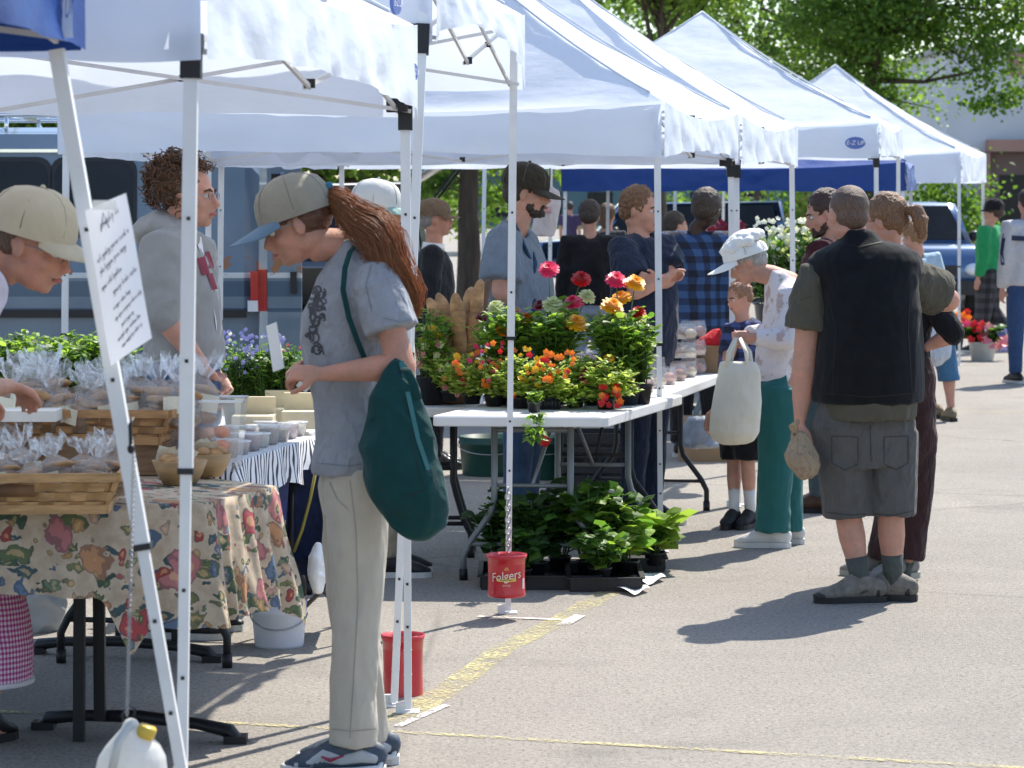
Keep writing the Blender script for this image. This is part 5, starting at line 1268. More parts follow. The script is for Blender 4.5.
# plants on the ground under the table, in trays
def tray(label, px, py, w_, d_, rz=0, grp='black seedling trays on the ground'):
    c = PZ(px, py); c.y += d_ / 2; t = thing('seedling_tray', label, 'tray', c, grp, rz=0)
    mb = MB(); Rz = Matrix.Rotation(rz, 3, 'Z'); h = .06
    for nx, ny in ((0, -1), (1, 0), (0, 1), (-1, 0)):
        L = w_ if ny else d_; o = (d_ if ny else w_) / 2
        mb.box(c + Rz @ Vector((nx * o, ny * o, h / 2 + .002)), (L if ny else .006, L if nx else .006, h), Rz)
        mb.box(c + Rz @ Vector((nx * (o + .008), ny * (o + .008), h)), (L + .02 if ny else .022, L + .02 if nx else .022, .006), Rz)
        for k in range(int(L / .045)):
            q = -L / 2 + .03 + k * .045; mb.box(c + Rz @ Vector((nx * (o + .004) + (q if ny else 0), ny * (o + .004) + (q if nx else 0), h / 2)), (.01 if ny else .008, .01 if nx else .008, h - .01), Rz)
    part('tray_wall', mb, potm, t, False)
    mb = MB(); mb.box(c + Vector((0, 0, .012)), (w_ - .01, d_ - .01, .015), Rz); part('tray_floor', mb, potm, t, False)
    return c
t1 = tray('seedling tray at the right foot of the white table', 606, 592, .30, .5); t2 = tray('seedling tray set further back, poking out past the tent leg', 633, 572, .28, .5); t3 = tray('long seedling tray in the shade below the white table', 540, 590, .5, .5)
gg = 'leafy vegetable seedlings under the white table'
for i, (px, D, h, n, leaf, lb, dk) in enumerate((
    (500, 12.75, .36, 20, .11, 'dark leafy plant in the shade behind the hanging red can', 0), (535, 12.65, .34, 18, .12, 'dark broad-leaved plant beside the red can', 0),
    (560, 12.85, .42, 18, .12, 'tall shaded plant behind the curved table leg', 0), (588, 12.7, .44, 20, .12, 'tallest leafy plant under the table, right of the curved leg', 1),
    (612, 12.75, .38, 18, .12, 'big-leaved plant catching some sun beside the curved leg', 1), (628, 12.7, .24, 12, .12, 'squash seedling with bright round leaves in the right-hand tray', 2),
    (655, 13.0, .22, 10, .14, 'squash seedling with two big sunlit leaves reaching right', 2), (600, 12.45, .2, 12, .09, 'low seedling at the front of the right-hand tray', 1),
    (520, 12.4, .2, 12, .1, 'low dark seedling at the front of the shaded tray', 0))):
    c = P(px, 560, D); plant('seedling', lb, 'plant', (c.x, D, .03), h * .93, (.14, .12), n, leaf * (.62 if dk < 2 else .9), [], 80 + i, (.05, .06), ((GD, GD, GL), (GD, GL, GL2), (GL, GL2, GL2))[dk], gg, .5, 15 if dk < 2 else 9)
# green seedlings on the table by the van, lobelia beside the hooded seller
folding_table('table of green seedlings in front of the blue van', [(P(112, 400, 12.3).x, 12.1), (P(122, 400, 13).x, 12.9), (-2.9, 13.0), (-2.9, 12.2)], z=.74)
for i, px in enumerate((-5, 22, 48, 75, 100)):
    c = P(px, 420, 12.5); plant('herb_pot', ['herb pot at the picture edge behind the reaching man', 'herb pot second from the left edge', 'herb pot in the middle of the sunlit row', 'herb pot just left of the paper sign', 'herb pot behind the paper sign'][i], 'plant', (c.x, 12.4 + .15 * (i % 2), .745), .29, (.19, .15), 60, .036, [], 100 + i, (.06, .09), (GL, GL2, GL2), 'bright green herb pots in front of the van', .5, 14)
zl = [('lobelia pot with small blue-violet flowers beside the hooded seller', 238, 352, 'mauve', 330, 376, 34), ('fern-leaved pot with white-blue flowers behind the folded paper', 266, 352, 'mauve', 335, 360, 26), ('pot with one magenta bloom left of the woman', 292, 360, 'pink', 338, 352, 5)]
folding_table('table of blue-flowered pots behind the striped cloth', [(P(318, 400, 12).x, 11.6), (P(330, 400, 12.6).x, 12.4), (P(205, 400, 12.6).x, 12.5), (P(200, 400, 12).x, 11.6)], z=.74, legmat=blackm)
for i, (lb, px, py, col, y0, y1, n) in enumerate(zl):
    c = P(px, 390, 11.85); fl = [(px + rn.uniform(-24, 20), rn.uniform(y0, y1), rn.uniform(-.12, .1), col if rn.random() < .8 else 'white', rn.uniform(.007, .012)) for _ in range(n * 2 if n > 9 else n)]
    plant('flowering_pot', lb, 'flower pot', (c.x, 11.85, .745), .26, (.13, .12), 50, .032, fl, 110 + i, (.065, .1), (GD, GL, GL2), 'flowering pots by the van', .3, 14)
# pink/yellow snapdragon pot left of the flower table, behind the woman's bag
c = P(428, 400, 13.0); fl = [(rn.uniform(415, 447), rn.uniform(326, 365), rn.uniform(-.1, .1), rn.choice(['rose', 'cream', 'yellow', 'rose']), rn.uniform(.016, .024)) for _ in range(40)]
folding_table('small table carrying the snapdragon pot and bread basket behind the white table', [(P(480, 400, 13.4).x, 13.3), (P(482, 400, 13.4).x, 14.0), (P(380, 400, 13.4).x, 14.0), (P(380, 400, 13.4).x, 13.3)], z=.72, legmat=blackm)
plant('snapdragon_pot', 'pot of pale pink and yellow snapdragons behind the green bag', 'flower pot', (c.x, 13.5, .725), .33, (.11, .12), 30, .05, fl, 120, (.08, .13), (GL, GL2, GL2), None, .3, 14)
# white flowers at the far stall
for i, (px, lb) in enumerate(((772, 'bucket of airy white flowers left of the tent pole, behind the elderly shopper'), (812, 'bucket of white gladioli right of the tent pole beside the bearded shopper'))):
    D = 19.5; c = P(px, 300, D); fl = [(px + rn.gauss(0, 13), rn.uniform(218, 262), rn.uniform(-.1, .1), 'white', rn.uniform(.014, .026)) for _ in range(70)]
    plant('flower_bucket', lb, 'flower bucket', (c.x, D, .75), .5, (.2, .15), 30, .12, fl, 130 + i, (.12, .24), (GD, GL, leafmat('leaf_pale', (.35, .42, .2))), 'buckets of white cut flowers', .18, 12, spiky=True)
folding_table('far folding table carrying the buckets of white flowers', [(P(835, 300, 19).x, 19), (P(835, 300, 20.4).x, 20.4), (P(700, 300, 20.4).x, 20.6), (P(700, 300, 19).x, 19.1)], z=.74)
c = P(722, 240, 21.5); fl = [(rn.uniform(700, 748), rn.uniform(222, 242), rn.uniform(-.2, .2), rn.choice(['maroon', 'maroon', 'rose']), .05) for _ in range(40)]
plant('dark_red_bouquet', 'dark red flowers massed behind the plaid-shirted man', 'flower bucket', (c.x, 21.5, .75), .55, (.28, .2), 30, .12, fl, 140, (.14, .25), (GD, GD, GL), None, .25, 12)
folding_table('small far table under the dark red flowers', [(P(755, 300, 21.5).x, 21.2), (P(757, 300, 21.5).x, 21.9), (P(690, 300, 21.5).x, 21.9), (P(690, 300, 21.5).x, 21.2)], z=.74)
# pots at the far right
whitepot = M('white_pot', (.7, .7, .68), .5)
g0 = PZ(984, 361)
fl = [(rn.uniform(962, 985), rn.uniform(324, 340), rn.uniform(-.2, .15), rn.choice(['red', 'red', 'pink', 'maroon']), .05) for _ in range(26)] + [(rn.uniform(982, 1008), rn.uniform(326, 350), rn.uniform(-.2, .15), rn.choice(['rose', 'mauve', 'rose']), .05) for _ in range(34)]
plant('flower_planter', 'white pot of mixed pink, mauve and red flowers on the ground at the far right', 'planter', (g0.x, g0.y + .1, 0), .22, (.24, .2), 36, .09, fl, 150, (.15, .2), (GD, GD, GL), None, .4, 14, potmat=whitepot)
g0 = PZ(962, 352); fl = [(rn.uniform(957, 970), rn.uniform(311, 326), rn.uniform(-.1, .1), rn.choice(['red', 'orange']), .04) for _ in range(18)]
plant('flower_planter', 'red-flowered pot on the ground beside the white planter', 'planter', (g0.x, g0.y + .5, 0), .26, (.1, .12), 20, .08, fl, 151, (.1, .15), (GD, GL, GL), None, .4, 12)

# =====================================================================
# BREAD BASKET, CAKE BOXES, CRATES, BAGS OF THE MIDDLE STALLS
# =====================================================================
def baguettes():
    D = 13.6; bm = M('baguette_crust', (.52, .29, .13), .65, .5, 9, .8, 60, .01, stretch=(1.5, 1, 3.2))
    c = P(452, 352, D); t = thing('bread_basket', 'brown basket holding the upright loaves', 'basket', (c.x, D, .725))
    mb = MB(); a = Vector((c.x, D, .725)); mb.lathe(a, [(0, .002), (.11, .002), (.125, .18), (.13, .18), (.13, .165), (.12, .16), (.105, .01), (0, .01)], 28); part('woven_wall', mb, wickd, t)
    for i, (x0, y0, x1, y1, r, lb) in enumerate(((427, 298, 449, 350, .034, 'leftmost baguette leaning out of the basket'), (441, 293, 455, 350, .036, 'baguette second from the left in the basket'), (455, 293, 461, 352, .037, 'front middle baguette in the basket'), (468, 287, 465, 350, .037, 'baguette right of the middle one in the basket'), (479, 279, 470, 350, .034, 'tallest baguette at the right of the basket'), (488, 279, 474, 340, .026, 'thin dark baguette at the back right'))):
        tip = P(x0 + (2, -2, 1, 3, 1, 0)[i], y0, D + (-.02, .06, -.08, .05, -.03, .08)[i]); bot = P(x1, y1 + 10, D + .0); mb = MB(); L = (tip - bot); rn_ = random.Random(i)
        mb.loft([bot + L * f + Vector((.004 * math.sin(f * 17 + i), -.012 * math.sin(f * 3.14), 0)) for f in (0, .15, .3, .45, .6, .72, .84, .93, .975, 1)], [r * k * rn_.uniform(.95, 1.06) for k in (.8, .95, 1, .96, 1, .95, .84, .62, .42, .15)], [r * .8 * k for k in (.8, .95, 1, .96, 1, .95, .84, .62, .42, .15)], seg=20)
        solo('baguette', mb, bm if i != 5 else M('dark_crust', (.2, .11, .06), .8, .3, 14), lb, 'bread', group='baguettes in the brown basket')
baguettes()
card = M('cardboard', (.3, .19, .1), .85, .1, 6)
g0 = PZ(704, 462); mb = MB(); mb.box((g0.x, g0.y + .15, .14), (.30, .3, .28)); bx = solo('cardboard_box', mb, card, 'brown cardboard box on the ground under the cake table', 'box', smooth=False)
mb = MB(); mb.box((g0.x, g0.y - .005, .17), (.12, .006, .05)); part('print', mb, M('box_red_print', (.35, .05, .03)), bx, False, org=ORG[bx.name])
mb = MB(); mb.box((g0.x, g0.y + .15, .2805), (.06, .3, .002)); part('packing_tape', mb, M('tan_tape', (.4, .3, .16)), bx, False, org=ORG[bx.name])
crm = M('black_crate', (.02, .02, .022), .6)
def crate(lb, px, py, w_, d_, h_, col, cat='crate'):
    g = PZ(px, py); c = Vector((g.x, g.y + d_ / 2, 0)); t = thing('plastic_crate', lb, cat, c)
    mb = MB()
    for nx, ny in ((0, -1), (1, 0), (0, 1), (-1, 0)):
        L = w_ if ny else d_; o = (d_ if ny else w_) / 2
        for z in (.03, h_ * .35, h_ * .65, h_ - .02): mb.box(c + Vector((nx * o, ny * o, z)), (L + .01 if ny else .012, L + .01 if nx else .012, h_ * .2))
        n = int(L / .08)
        for k in range(n + 1): q = -L / 2 + L * k / n; mb.box(c + Vector((nx * o * .985 + (q if ny else 0), ny * o * .985 + (q if nx else 0), h_ / 2)), (.018 if ny else .008, .018 if nx else .008, h_ - .01))
    part('crate_wall', mb, col, t, False); mb = MB(); mb.box(c + Vector((0, 0, .012)), (w_, d_, .012)); part('crate_floor', mb, col, t, False)
crate('black slatted plastic crate on the ground behind the curved table leg', 600, 486, .5, .4, .3, crm)
grn = M('dark_green_bin', (.012, .06, .045), .45, .15, 5)
bucket('dark green plastic tub under the left half of the white table', 490, 436, 476, 62, grn, 'tub', 'plastic_tub'); bucket('dark green plastic tub under the middle of the white table', 545, 436, 480, 50, grn, 'tub', 'plastic_tub')
# cake boxes (clear clamshells with pastry)
pastry = [M('pastry_pink', (.6, .3, .22), .7, .4, 20), M('pastry_brown', (.35, .17, .08), .7, .4, 20), M('pastry_cream', (.7, .58, .4), .7, .2, 20)]
A = Vector((*c3[0], .742)); B = Vector((*c3[1], .742)); W_ = Vector((*c3[3], .742)) - A
lbs = []
k = 0
for i in range(6):
    for j in range(2):
        if (i, j) in ((0, 0),): pass
        p = A + (B - A) * (.07 + i * .165) + W_ * (.2 + j * .42); w_ = .2; st_ = 3 if i >= 4 else 2 if (j == 1 and i in (0, 2)) else 1
        for s2 in range(st_):
            q = p + Vector((0, 0, s2 * .10)); hh = .085 if not (i == 1 and j == 0) else .15
            where = ['near end', 'second row', 'third row', 'fourth row', 'fifth row', 'far end'][i]
            t = thing('pastry_box', 'clear box of pastries, %s of the table, %s%s' % (where, ['street side', 'seller side'][j], (['', ', lower of stack', ', bottom of stack'][st_ - 1], [', upper of stack', ', middle of stack'][st_ == 3], ', top of stack')[s2]), 'box', q, 'clear boxes of pastries')
            mb = MB(); mb.loft([q + Vector((0, 0, z)) for z in (.002, .03, .034, hh)], [.1, .112, .112, .095], [.085, .096, .096, .08], side=(1, 0, 0), seg=4); mb2 = MB(); mb2.join(mb, lambda v: q + Matrix.Rotation(R(45), 3, 'Z') @ (v - q)); part('clamshell', mb2, clearbox, t, False)
            rnd = random.Random(i * 7 + j)
            for b_ in range(4):
                mb = MB(); mb.ell(q + Vector((-.035 + .07 * (b_ % 2), -.03 + .06 * (b_ // 2), .03)), (.034, .03, .026), None, 12, 8); part('pastry', mb, pastry[(i + j + b_) % 3], t)
# red cooler-ish cloth by the boy
p = P(709, 335, 15.9); mb = MB(); mb.rows([(329, 712, 721, .02), (334, 706, 722, .05), (339, 699, 723, .07), (346, 694, 724, .08)], 15.8, 20); solo('red_bag', fuse(mb, .012, 3, folds(.008, 9, 9, 1)), cloth('red_nylon', (.55, .02, .03), .1), 'bright red bag lying behind the cake table by the boy', 'bag')
p = P(710, 345, 15.8); mb = MB(); mb.box((p.x, 15.8, .742 + (p.z - .742) / 2), (.15, .2, p.z - .742)); solo('card_riser', mb, card, 'plain card box under the bright red bag, behind the stacked pastry boxes', 'box', smooth=False)
# two papers on the ground
for i, (pts, lb) in enumerate((([(628, 579), (655, 574), (666, 580), (648, 586)], 'white paper sheet on the ground beside the right seedling tray'), ([(614, 590), (640, 586), (650, 591), (634, 596)], 'second paper sheet on the ground, nearer the picture bottom'))):
    mb = MB(); q = [PZ(x, y, .006) for x, y in pts]; mb.grid(lambda u, v: lerp(lerp(q[0], q[1], u), lerp(q[3], q[2], u), v) + Vector((0, 0, .012 + .008 * math.sin(u * 5 + v * 4))), 8, 6)
    solo('paper_sheet', mb, M('loose_paper', (.8, .8, .78), .7, .03), lb, 'paper')
# blue bag of supplies beyond
mb = MB(); mb.rows([(418, 688, 716, .10), (428, 684, 718, .14), (446, 684, 720, .16)], 16.6, 20); solo('supply_sack', fuse(mb, .014, 3, folds(.022, 9, 9, 2)), M('grey_blue_film', (.22, .25, .3), .4, .4, 7), 'blue-white plastic sack under the far end of the cake table', 'sack')
# hanging white shirt
mb = MB(); mb.rows([(186, 543, 553, .01), (192, 537, 560, .02), (205, 535, 561, .03), (222, 533, 558, .035), (236, 531, 554, .03)], 16.8, 22); ft = solo('hanging_tshirt', fuse(mb, .008, 3, folds(.006, 9, 3, 2)), cloth('white_cotton', (.7, .66, .68), .06, trans=.3), 'white printed T-shirt hung from the tent frame beside the bearded man', 'shirt')
mb = MB(); c = P(546, 210, 16.74); mb.box(c + Vector((0, -.02, 0)), (.06, .02, .04)); part('print', mb, M('faded_red_print', (.6, .35, .38)), ft, org=ORG[ft.name])
mb = MB(); mb.tube([P(548, 188, 16.8), P(550, 180, 16.8), P(550, 168, 16.8)], .004); part('hanger', mb, blackm, ft, org=ORG[ft.name])
# =====================================================================
# PEOPLE
# =====================================================================
skA = skinmat('skin_fair', (.56, .32, .235)); skB = skinmat('skin_tan', (.53, .29, .205)); skC = skinmat('skin_dark', (.05, .028, .02))
eyew = M('eye_white', (.6, .58, .55), .25, .02, 9); eyed = M('eye_iris', (.03, .025, .02), .2, .02, 9); lipm = M('lip_skin', (.36, .12, .1), .5, .1, 30)
browh = M('brow_hair', (.08, .045, .03), .8, .2, 90)
solem = M('shoe_sole', (.55, .55, .53), .7, .1, 20)
def hand(mb, wr, d, n, s=1.0, curl=.6, side=1, grip=0):
    "wr wrist, d along the hand, n palm normal (curl direction), side +1/-1 puts the thumb"
    d = Vector(d).normalized(); n = Vector(n); n = (n - d * n.dot(d)).normalized(); a = d.cross(n) * side
    mb.loft([wr - d * .02 * s, wr + d * .02 * s, wr + d * .05 * s, wr + d * .085 * s, wr + d * .098 * s], [.026 * s, .032 * s, .040 * s, .040 * s, .034 * s], [.02 * s, .018 * s, .017 * s, .014 * s, .010 * s], side=a, seg=14, rnd=True)
    for i, (o, L) in enumerate(((.030, .074), (.010, .082), (-.010, .077), (-.029, .060))):
        p = wr + d * .088 * s + a * o * s; an = curl * .35 + grip * .1
        pts = [p - d * .02 * s, p]; dd = d
        for k, f in enumerate((.45, .32, .23)):
            an = curl * (.55, .95, .75)[k] * (1 + .05 * i); dd = (dd * math.cos(an) + n * math.sin(an) * 1).normalized() if k == 0 else (Matrix.Rotation(an, 3, a * side) @ dd if (Matrix.Rotation(an, 3, a * side) @ dd).dot(n) > (Matrix.Rotation(-an, 3, a * side) @ dd).dot(n) or k == 2 else Matrix.Rotation(-an, 3, a * side) @ dd)
            p = p + dd * L * f * s; pts.append(p)
        mb.loft(pts, [.0095 * s, .0095 * s, .0088 * s, .0082 * s, .0068 * s], seg=9, rnd=True)
    t0 = wr + d * .025 * s + a * .026 * s; t1 = t0 + (a * .75 + d * .6 + n * .3).normalized() * .04 * s; t2 = t1 + (a * .15 + d * .85 + n * .45).normalized() * .032 * s; t3 = t2 + (d * .8 + n * .5 - a * .15).normalized() * .024 * s
    mb.loft([t0, t1, t2, t3], [.014 * s, .0115 * s, .0105 * s, .008 * s], seg=9, rnd=True)
class Person:
    def __init__(s, label, px, fy, H, yaw, vox=.01, D=None, group=None, skin=None, slim=1.0):
        s.skin = skin or skA; s.vox = vox; s.H = H; s.k = H / 1.72; s.slim = slim
        if D is None: g = PZ(px, fy)
        else: g = P(px, 205, D)
        g = Vector((g.x, g.y, 0)); s.g = g; s.D = g.y; s.yaw = R(yaw)
        s.f = Vector((math.cos(s.yaw), math.sin(s.yaw), 0)); s.s = Vector((-s.f.y, s.f.x, 0)); z = Vector((0, 0, H)); f, l = s.f, s.s
        J = s.J = {}; sh = .108 * H * slim
        J['pel'] = g + z * .535; J['waist'] = g + z * .62; J['chest'] = g + z * .725 + f * .005; J['sho'] = g + z * .80; J['neck'] = g + z * .855 + f * .01; J['head'] = g + z * .928 + f * .02
        for n, k in (('L', 1), ('R', -1)):
            J['sh' + n] = g + z * .805 + l * k * sh; J['el' + n] = g + z * .632 + l * k * (sh + .03) - f * .01; J['wr' + n] = g + z * .49 + l * k * (sh + .035) + f * .05
            J['hip' + n] = g + z * .51 + l * k * .052 * H; J['kn' + n] = g + z * .285 + l * k * .058 * H + f * .02; J['an' + n] = g + z * .05 + l * k * .06 * H
            J['hd' + n] = J['wr' + n] + Vector((0, 0, -.1)) + f * .02
        s.toe = {'L': f, 'R': f}
        s.t = thing('person', label, 'person', g, group); s.hy = s.yaw; s.hp = 0; s.curl = .5; s.palm = {}
    def set(s, **k):
        for n, v in k.items(): s.J[n] = P(v[0], v[1], s.D + (v[2] if len(v) > 2 else 0))
        return s
    def part(s, name, mb, m, smooth=True, par=None): return part(name, mb, m, par or s.t, smooth)
    def headframe(s, yaw=None, pitch=0, roll=0):
        s.hy = s.yaw if yaw is None else R(yaw); s.hp = R(pitch)
        base = Matrix.Rotation(s.hy - R(90), 3, 'Z') @ Matrix.Rotation(-s.hp, 3, 'X') @ Matrix.Rotation(R(roll), 3, 'Y')
        s.hf = base; return s                   # columns: right(x), forward(y), up(z)
    def hpnt(s, x, y, z): return s.J['head'] + s.hf @ (Vector((x, y, z)) * s.k)
    def body(s, female=False, hands=True, beard=0, torso=True):
        J = s.J; k = s.k; mb = MB(); sd = (J['shL'] - J['shR']).normalized(); hs = (J['hipL'] - J['hipR']).normalized(); w_ = s.slim
        mb.loft([J['pel'] + Vector((0, 0, -.09 * k)), J['pel'], J['waist'], J['chest'], J['sho'], lerp(J['sho'], J['neck'], .5)], [.10 * k * w_, .12 * k * w_, .10 * k * w_, .115 * k * w_, .10 * k * w_, .052 * k], [.075 * k, .08 * k, .07 * k, .08 * k, .06 * k, .052 * k], side=sd, seg=20, rnd=True)
        mb.loft([lerp(J['sho'], J['neck'], -.2), J['neck'], lerp(J['neck'], s.hpnt(0, -.015, -.07), .7), s.hpnt(0, -.015, -.02)], [.062 * k, .056 * k, .055 * k, .054 * k], seg=16, rnd=True)
        for n in 'LR':
            mb.loft([J['hip' + n], lerp(J['hip' + n], J['kn' + n], .5), J['kn' + n], lerp(J['kn' + n], J['an' + n], .3), lerp(J['kn' + n], J['an' + n], .7), J['an' + n]], [.08 * k, .07 * k, .055 * k, .056 * k, .04 * k, .034 * k], seg=14, rnd=True)
            mb.loft([J['an' + n], J['an' + n] + s.toe[n] * .06 - Vector((0, 0, .045 * k))], [.034 * k, .024 * k], seg=10, rnd=True)
            a, b, c = J['sh' + n], J['el' + n], J['wr' + n]
            w2 = 1 + (w_ - 1) * 1.3; mb.loft([lerp(J['sho'], a, .5), a, lerp(a, b, .4), b], [.036 * k, .045 * k * w2, .046 * k * w2, .04 * k * w2], seg=14, rnd=True)
            mb.loft([b, lerp(b, c, .3), lerp(b, c, .7), c], [.04 * k * w2, .042 * k * w2, .032 * k * w2, .025 * k], [.04 * k * w2, .04 * k * w2, .029 * k, .021 * k], seg=14, rnd=True)
            if hands:
                d = (J['hd' + n] - c).normalized(); pn = s.palm.get(n, None)
                if pn is None: pn = (s.s * (-1 if n == 'L' else 1) + s.f * .3)
                hand(mb, c, d, pn, k * (.95 if not female else .88), s.curl, 1 if n == 'L' else -1)
        # head
        E = lambda c, r, rot=None: mb.ell(s.hpnt(*c), tuple(q * k for q in r), s.hf @ (rot or Matrix.Identity(3)), 20, 13)
        E((0, -.012, .030), (.074, .093, .088)); E((0, .022, -.02), (.062, .066, .075)); E((0, .030, -.062), (.048, .052, .045))
        E((0, .062, -.088), (.024, .02, .018)); E((0, .079, .022), (.045, .012, .012)); E((.036, .055, -.025), (.024, .022, .024)); E((-.036, .055, -.025), (.024, .022, .024))
        mb.loft([s.hpnt(0, .082, .018), s.hpnt(0, .097, -.010), s.hpnt(0, .108, -.028), s.hpnt(0, .094, -.036)], [.008 * k, .0095 * k, .013 * k, .011 * k], side=s.hf.col[0], seg=10, rnd=True)
        E((0, .084, -.054), (.022, .013, .007)); E((0, .083, -.067), (.019, .012, .007))
        for q in (-1, 1): E((q * .075, -.008, -.005), (.008, .02, .031), Matrix.Rotation(q * -.35, 3, 'Z')); E((q * .035, -.02, -.055), (.03, .05, .035))
        s.b = s.part('body', fuse(mb, s.vox, 3 if s.vox < .007 else 2), s.skin)
        # eyes, brows, lips
        for q in (-1, 1):
            e = MB(); e.ell(s.hpnt(q * .030, .0745, .004), (.0125 * k, .0125 * k, .0085 * k), s.hf, 12, 9); eo = s.part('eye', e, eyew)
            i = MB(); i.ell(s.hpnt(q * .031, .084, .004), (.006 * k, .004 * k, .006 * k), s.hf, 10, 7); s.part('iris', i, eyed, par=eo)
            e = MB(); e.loft([s.hpnt(q * .015, .092, .020), s.hpnt(q * .03, .089, .026), s.hpnt(q * .047, .076, .020)], [.0035 * k, .005 * k, .003 * k], seg=6); s.part('eyebrow', e, browh)
        l = MB(); l.loft([s.hpnt(-.021, .087, -.061), s.hpnt(0, .0985, -.0595), s.hpnt(.021, .087, -.061)], [.003 * k, .0065 * k, .003 * k], [.004 * k, .006 * k, .004 * k], seg=8); s.part('lips', l, lipm)
        return s
    def shirt(s, m, sleeve=.6, hem=-.06, loose=.02, belly=0, amp=.008, sl=.0, name='shirt', rows=None, full=False, neck=.3, flareh=0, rowsD=0, seedq=1):
        J = s.J; k = s.k; L = loose; w_ = s.slim; mb = MB(); sd = (J['shL'] - J['shR']).normalized()
        if rows: mb.rows(rows, s.D + rowsD, 30)
        else:
            top = lerp(J['sho'], J['neck'], neck)
            mb.loft([J['pel'] + Vector((0, 0, hem)), J['pel'] + Vector((0, 0, .03)) + s.f * belly * .4, J['waist'] + s.f * belly, lerp(J['waist'], J['chest'], .6) + s.f * belly * .6, lerp(J['chest'], J['sho'], .5), J['sho'] + Vector((0, 0, .015 * k)), top],
                    [(.158 + L + flareh) * k * w_, (.155 + L) * k * w_, (.140 + L) * k * w_ + belly * .5, (.155 + L) * k * w_ + belly * .3, (.160 + L * .7) * k * w_, (.125 + L * .4) * k * w_, (.062 + L * .3) * k],
                    [(.108 + L) * k, (.108 + L) * k + belly * .6, (.10 + L) * k + belly, (.11 + L) * k + belly * .6, (.105 + L * .6) * k, (.075 + L * .4) * k, (.058 + L * .2) * k], side=sd, seg=28)
        for n in 'LR':
            a, b, c = J['sh' + n], J['el' + n], J['wr' + n]; r0 = (.058 + L * .6) * k
            inn = lerp(J['sho'], a, .35) + Vector((0, 0, -.012))
            if full:
                e = lerp(b, c, min(1, max(0, sleeve - 1))) if sleeve > 1 else lerp(a, b, sleeve)
                mb.loft([inn, a + Vector((0, 0, -.008)), lerp(a, b, .5), lerp(a, b, .97)], [r0 * .95, r0, r0 * .9, r0 * .8], seg=16, rnd=True)
                if sleeve > 1: mb.loft([b, lerp(b, c, .45 * (sleeve - 1)), e], [r0 * .83, r0 * .8, r0 * .62], seg=16)
            else:
                mb.loft([inn, a + Vector((0, 0, -.01)), lerp(a, b, sleeve * .5), lerp(a, b, sleeve)], [r0 * .95, r0 * 1.02, r0 * (1.0 + sl), r0 * (1.0 + sl * 1.5)], seg=18)
        q = fuse(mb, s.vox * 1.15, 5, folds(amp, 7, 5, seedq)); return s.part(name, q, m)
    def pants(s, m, length=1.0, loose=.015, top=.05, hip=0, hemw=None, amp=.007, name='trousers', rows=None):
        J = s.J; k = s.k; L = loose; mb = MB(); hs = (J['hipL'] - J['hipR']).normalized(); w_ = s.slim
        mb.loft([lerp(J['pel'], J['waist'], .6) + Vector((0, 0, top - .05)), J['pel'], lerp(J['pel'], (J['hipL'] + J['hipR']) / 2, 1) + Vector((0, 0, -.10 * k))], [(.135 + L + hip) * k * w_, (.16 + L + hip) * k * w_, (.145 + L + hip) * k * w_], [(.1 + L + hip) * k, (.115 + L + hip) * k, (.105 + L + hip) * k], side=hs, seg=24, rnd=False)
        for n in 'LR':
            h, kn, an = J['hip' + n], J['kn' + n], J['an' + n]; hw = (hemw or .062) * k
            if length <= .5:
                e = lerp(h, kn, length * 2); mb.loft([h + Vector((0, 0, .04)), lerp(h, e, .5), e], [(.088 + L) * k, (.086 + L) * k, hw if hemw else (.08 + L) * k], seg=20)
            else:
                e = lerp(kn, an, (length - .5) * 2 + .0); mb.loft([h + Vector((0, 0, .04)), lerp(h, kn, .5), kn, lerp(kn, e, .5), e], [(.088 + L) * k, (.078 + L) * k, (.062 + L) * k, ((.056 + L) * k + hw) / 2, hw], seg=20)
        return s.part(name, fuse(mb, s.vox * 1.15, 4, folds(amp, 9, 4, 3)), m)
    def shoes(s, m, sole=None, w_=1.0, high=0, lace=None):
        k = s.k
        for n in 'LR':
            a = s.J['an' + n]; d = s.toe[n].normalized(); sd = Vector((-d.y, d.x, 0)); g = Vector((a.x, a.y, 0)); z = Vector((0, 0, 1))
            mb = MB(); A = g - d * .075 * k
            pts = [A + z * .052, A + d * .05 * k + z * .066, A + d * .11 * k + z * .066, A + d * .17 * k + z * .045, A + d * .225 * k + z * .036, A + d * .262 * k + z * .03]
            mb.loft(pts, [.03 * k, .037 * k * w_, .038 * k * w_, .043 * k * w_, .042 * k * w_, .024 * k], [.042 * k, .054 * k, .056 * k, .038 * k, .027 * k, .016 * k], side=sd, seg=16, rnd=True)
            mb.loft([g + z * .05, g + z * (.095 + high) * k], [.042 * k, .038 * k], seg=14)
            o = s.part('shoe', fuse(mb, max(.005, s.vox * .8), 3, folds(.0015, 30, 30, 2)), m)
            sl = MB(); out = []
            for (f_, w2) in ((-.026, .022), (-.005, .034), (.05, .037), (.11, .036), (.16, .044), (.21, .047), (.25, .036), (.277, .014)): out.append((f_, w2))
            ring = [A + d * f_ * k + sd * w2 * k for f_, w2 in out] + [A + d * f_ * k - sd * w2 * k for f_, w2 in reversed(out)]
            N = len(ring); sl.add([p + z * .001 for p in ring] + [p + z * .026 for p in ring], [tuple(range(N - 1, -1, -1)), tuple(range(N, 2 * N))] + [(i, (i + 1) % N, N + (i + 1) % N, N + i) for i in range(N)])
            s.part('sole', sl, sole or solem, par=o, smooth=False)
            if lace:
                lc = MB()
                for i in range(4): c = A + d * (.1 + .025 * i) * k + z * (.105 - .012 * i) * k; lc.tube([c - sd * .025 * k - z * .01, c + z * .004, c + sd * .025 * k - z * .01], .0028, 5)
                s.part('laces', lc, lace, par=o)
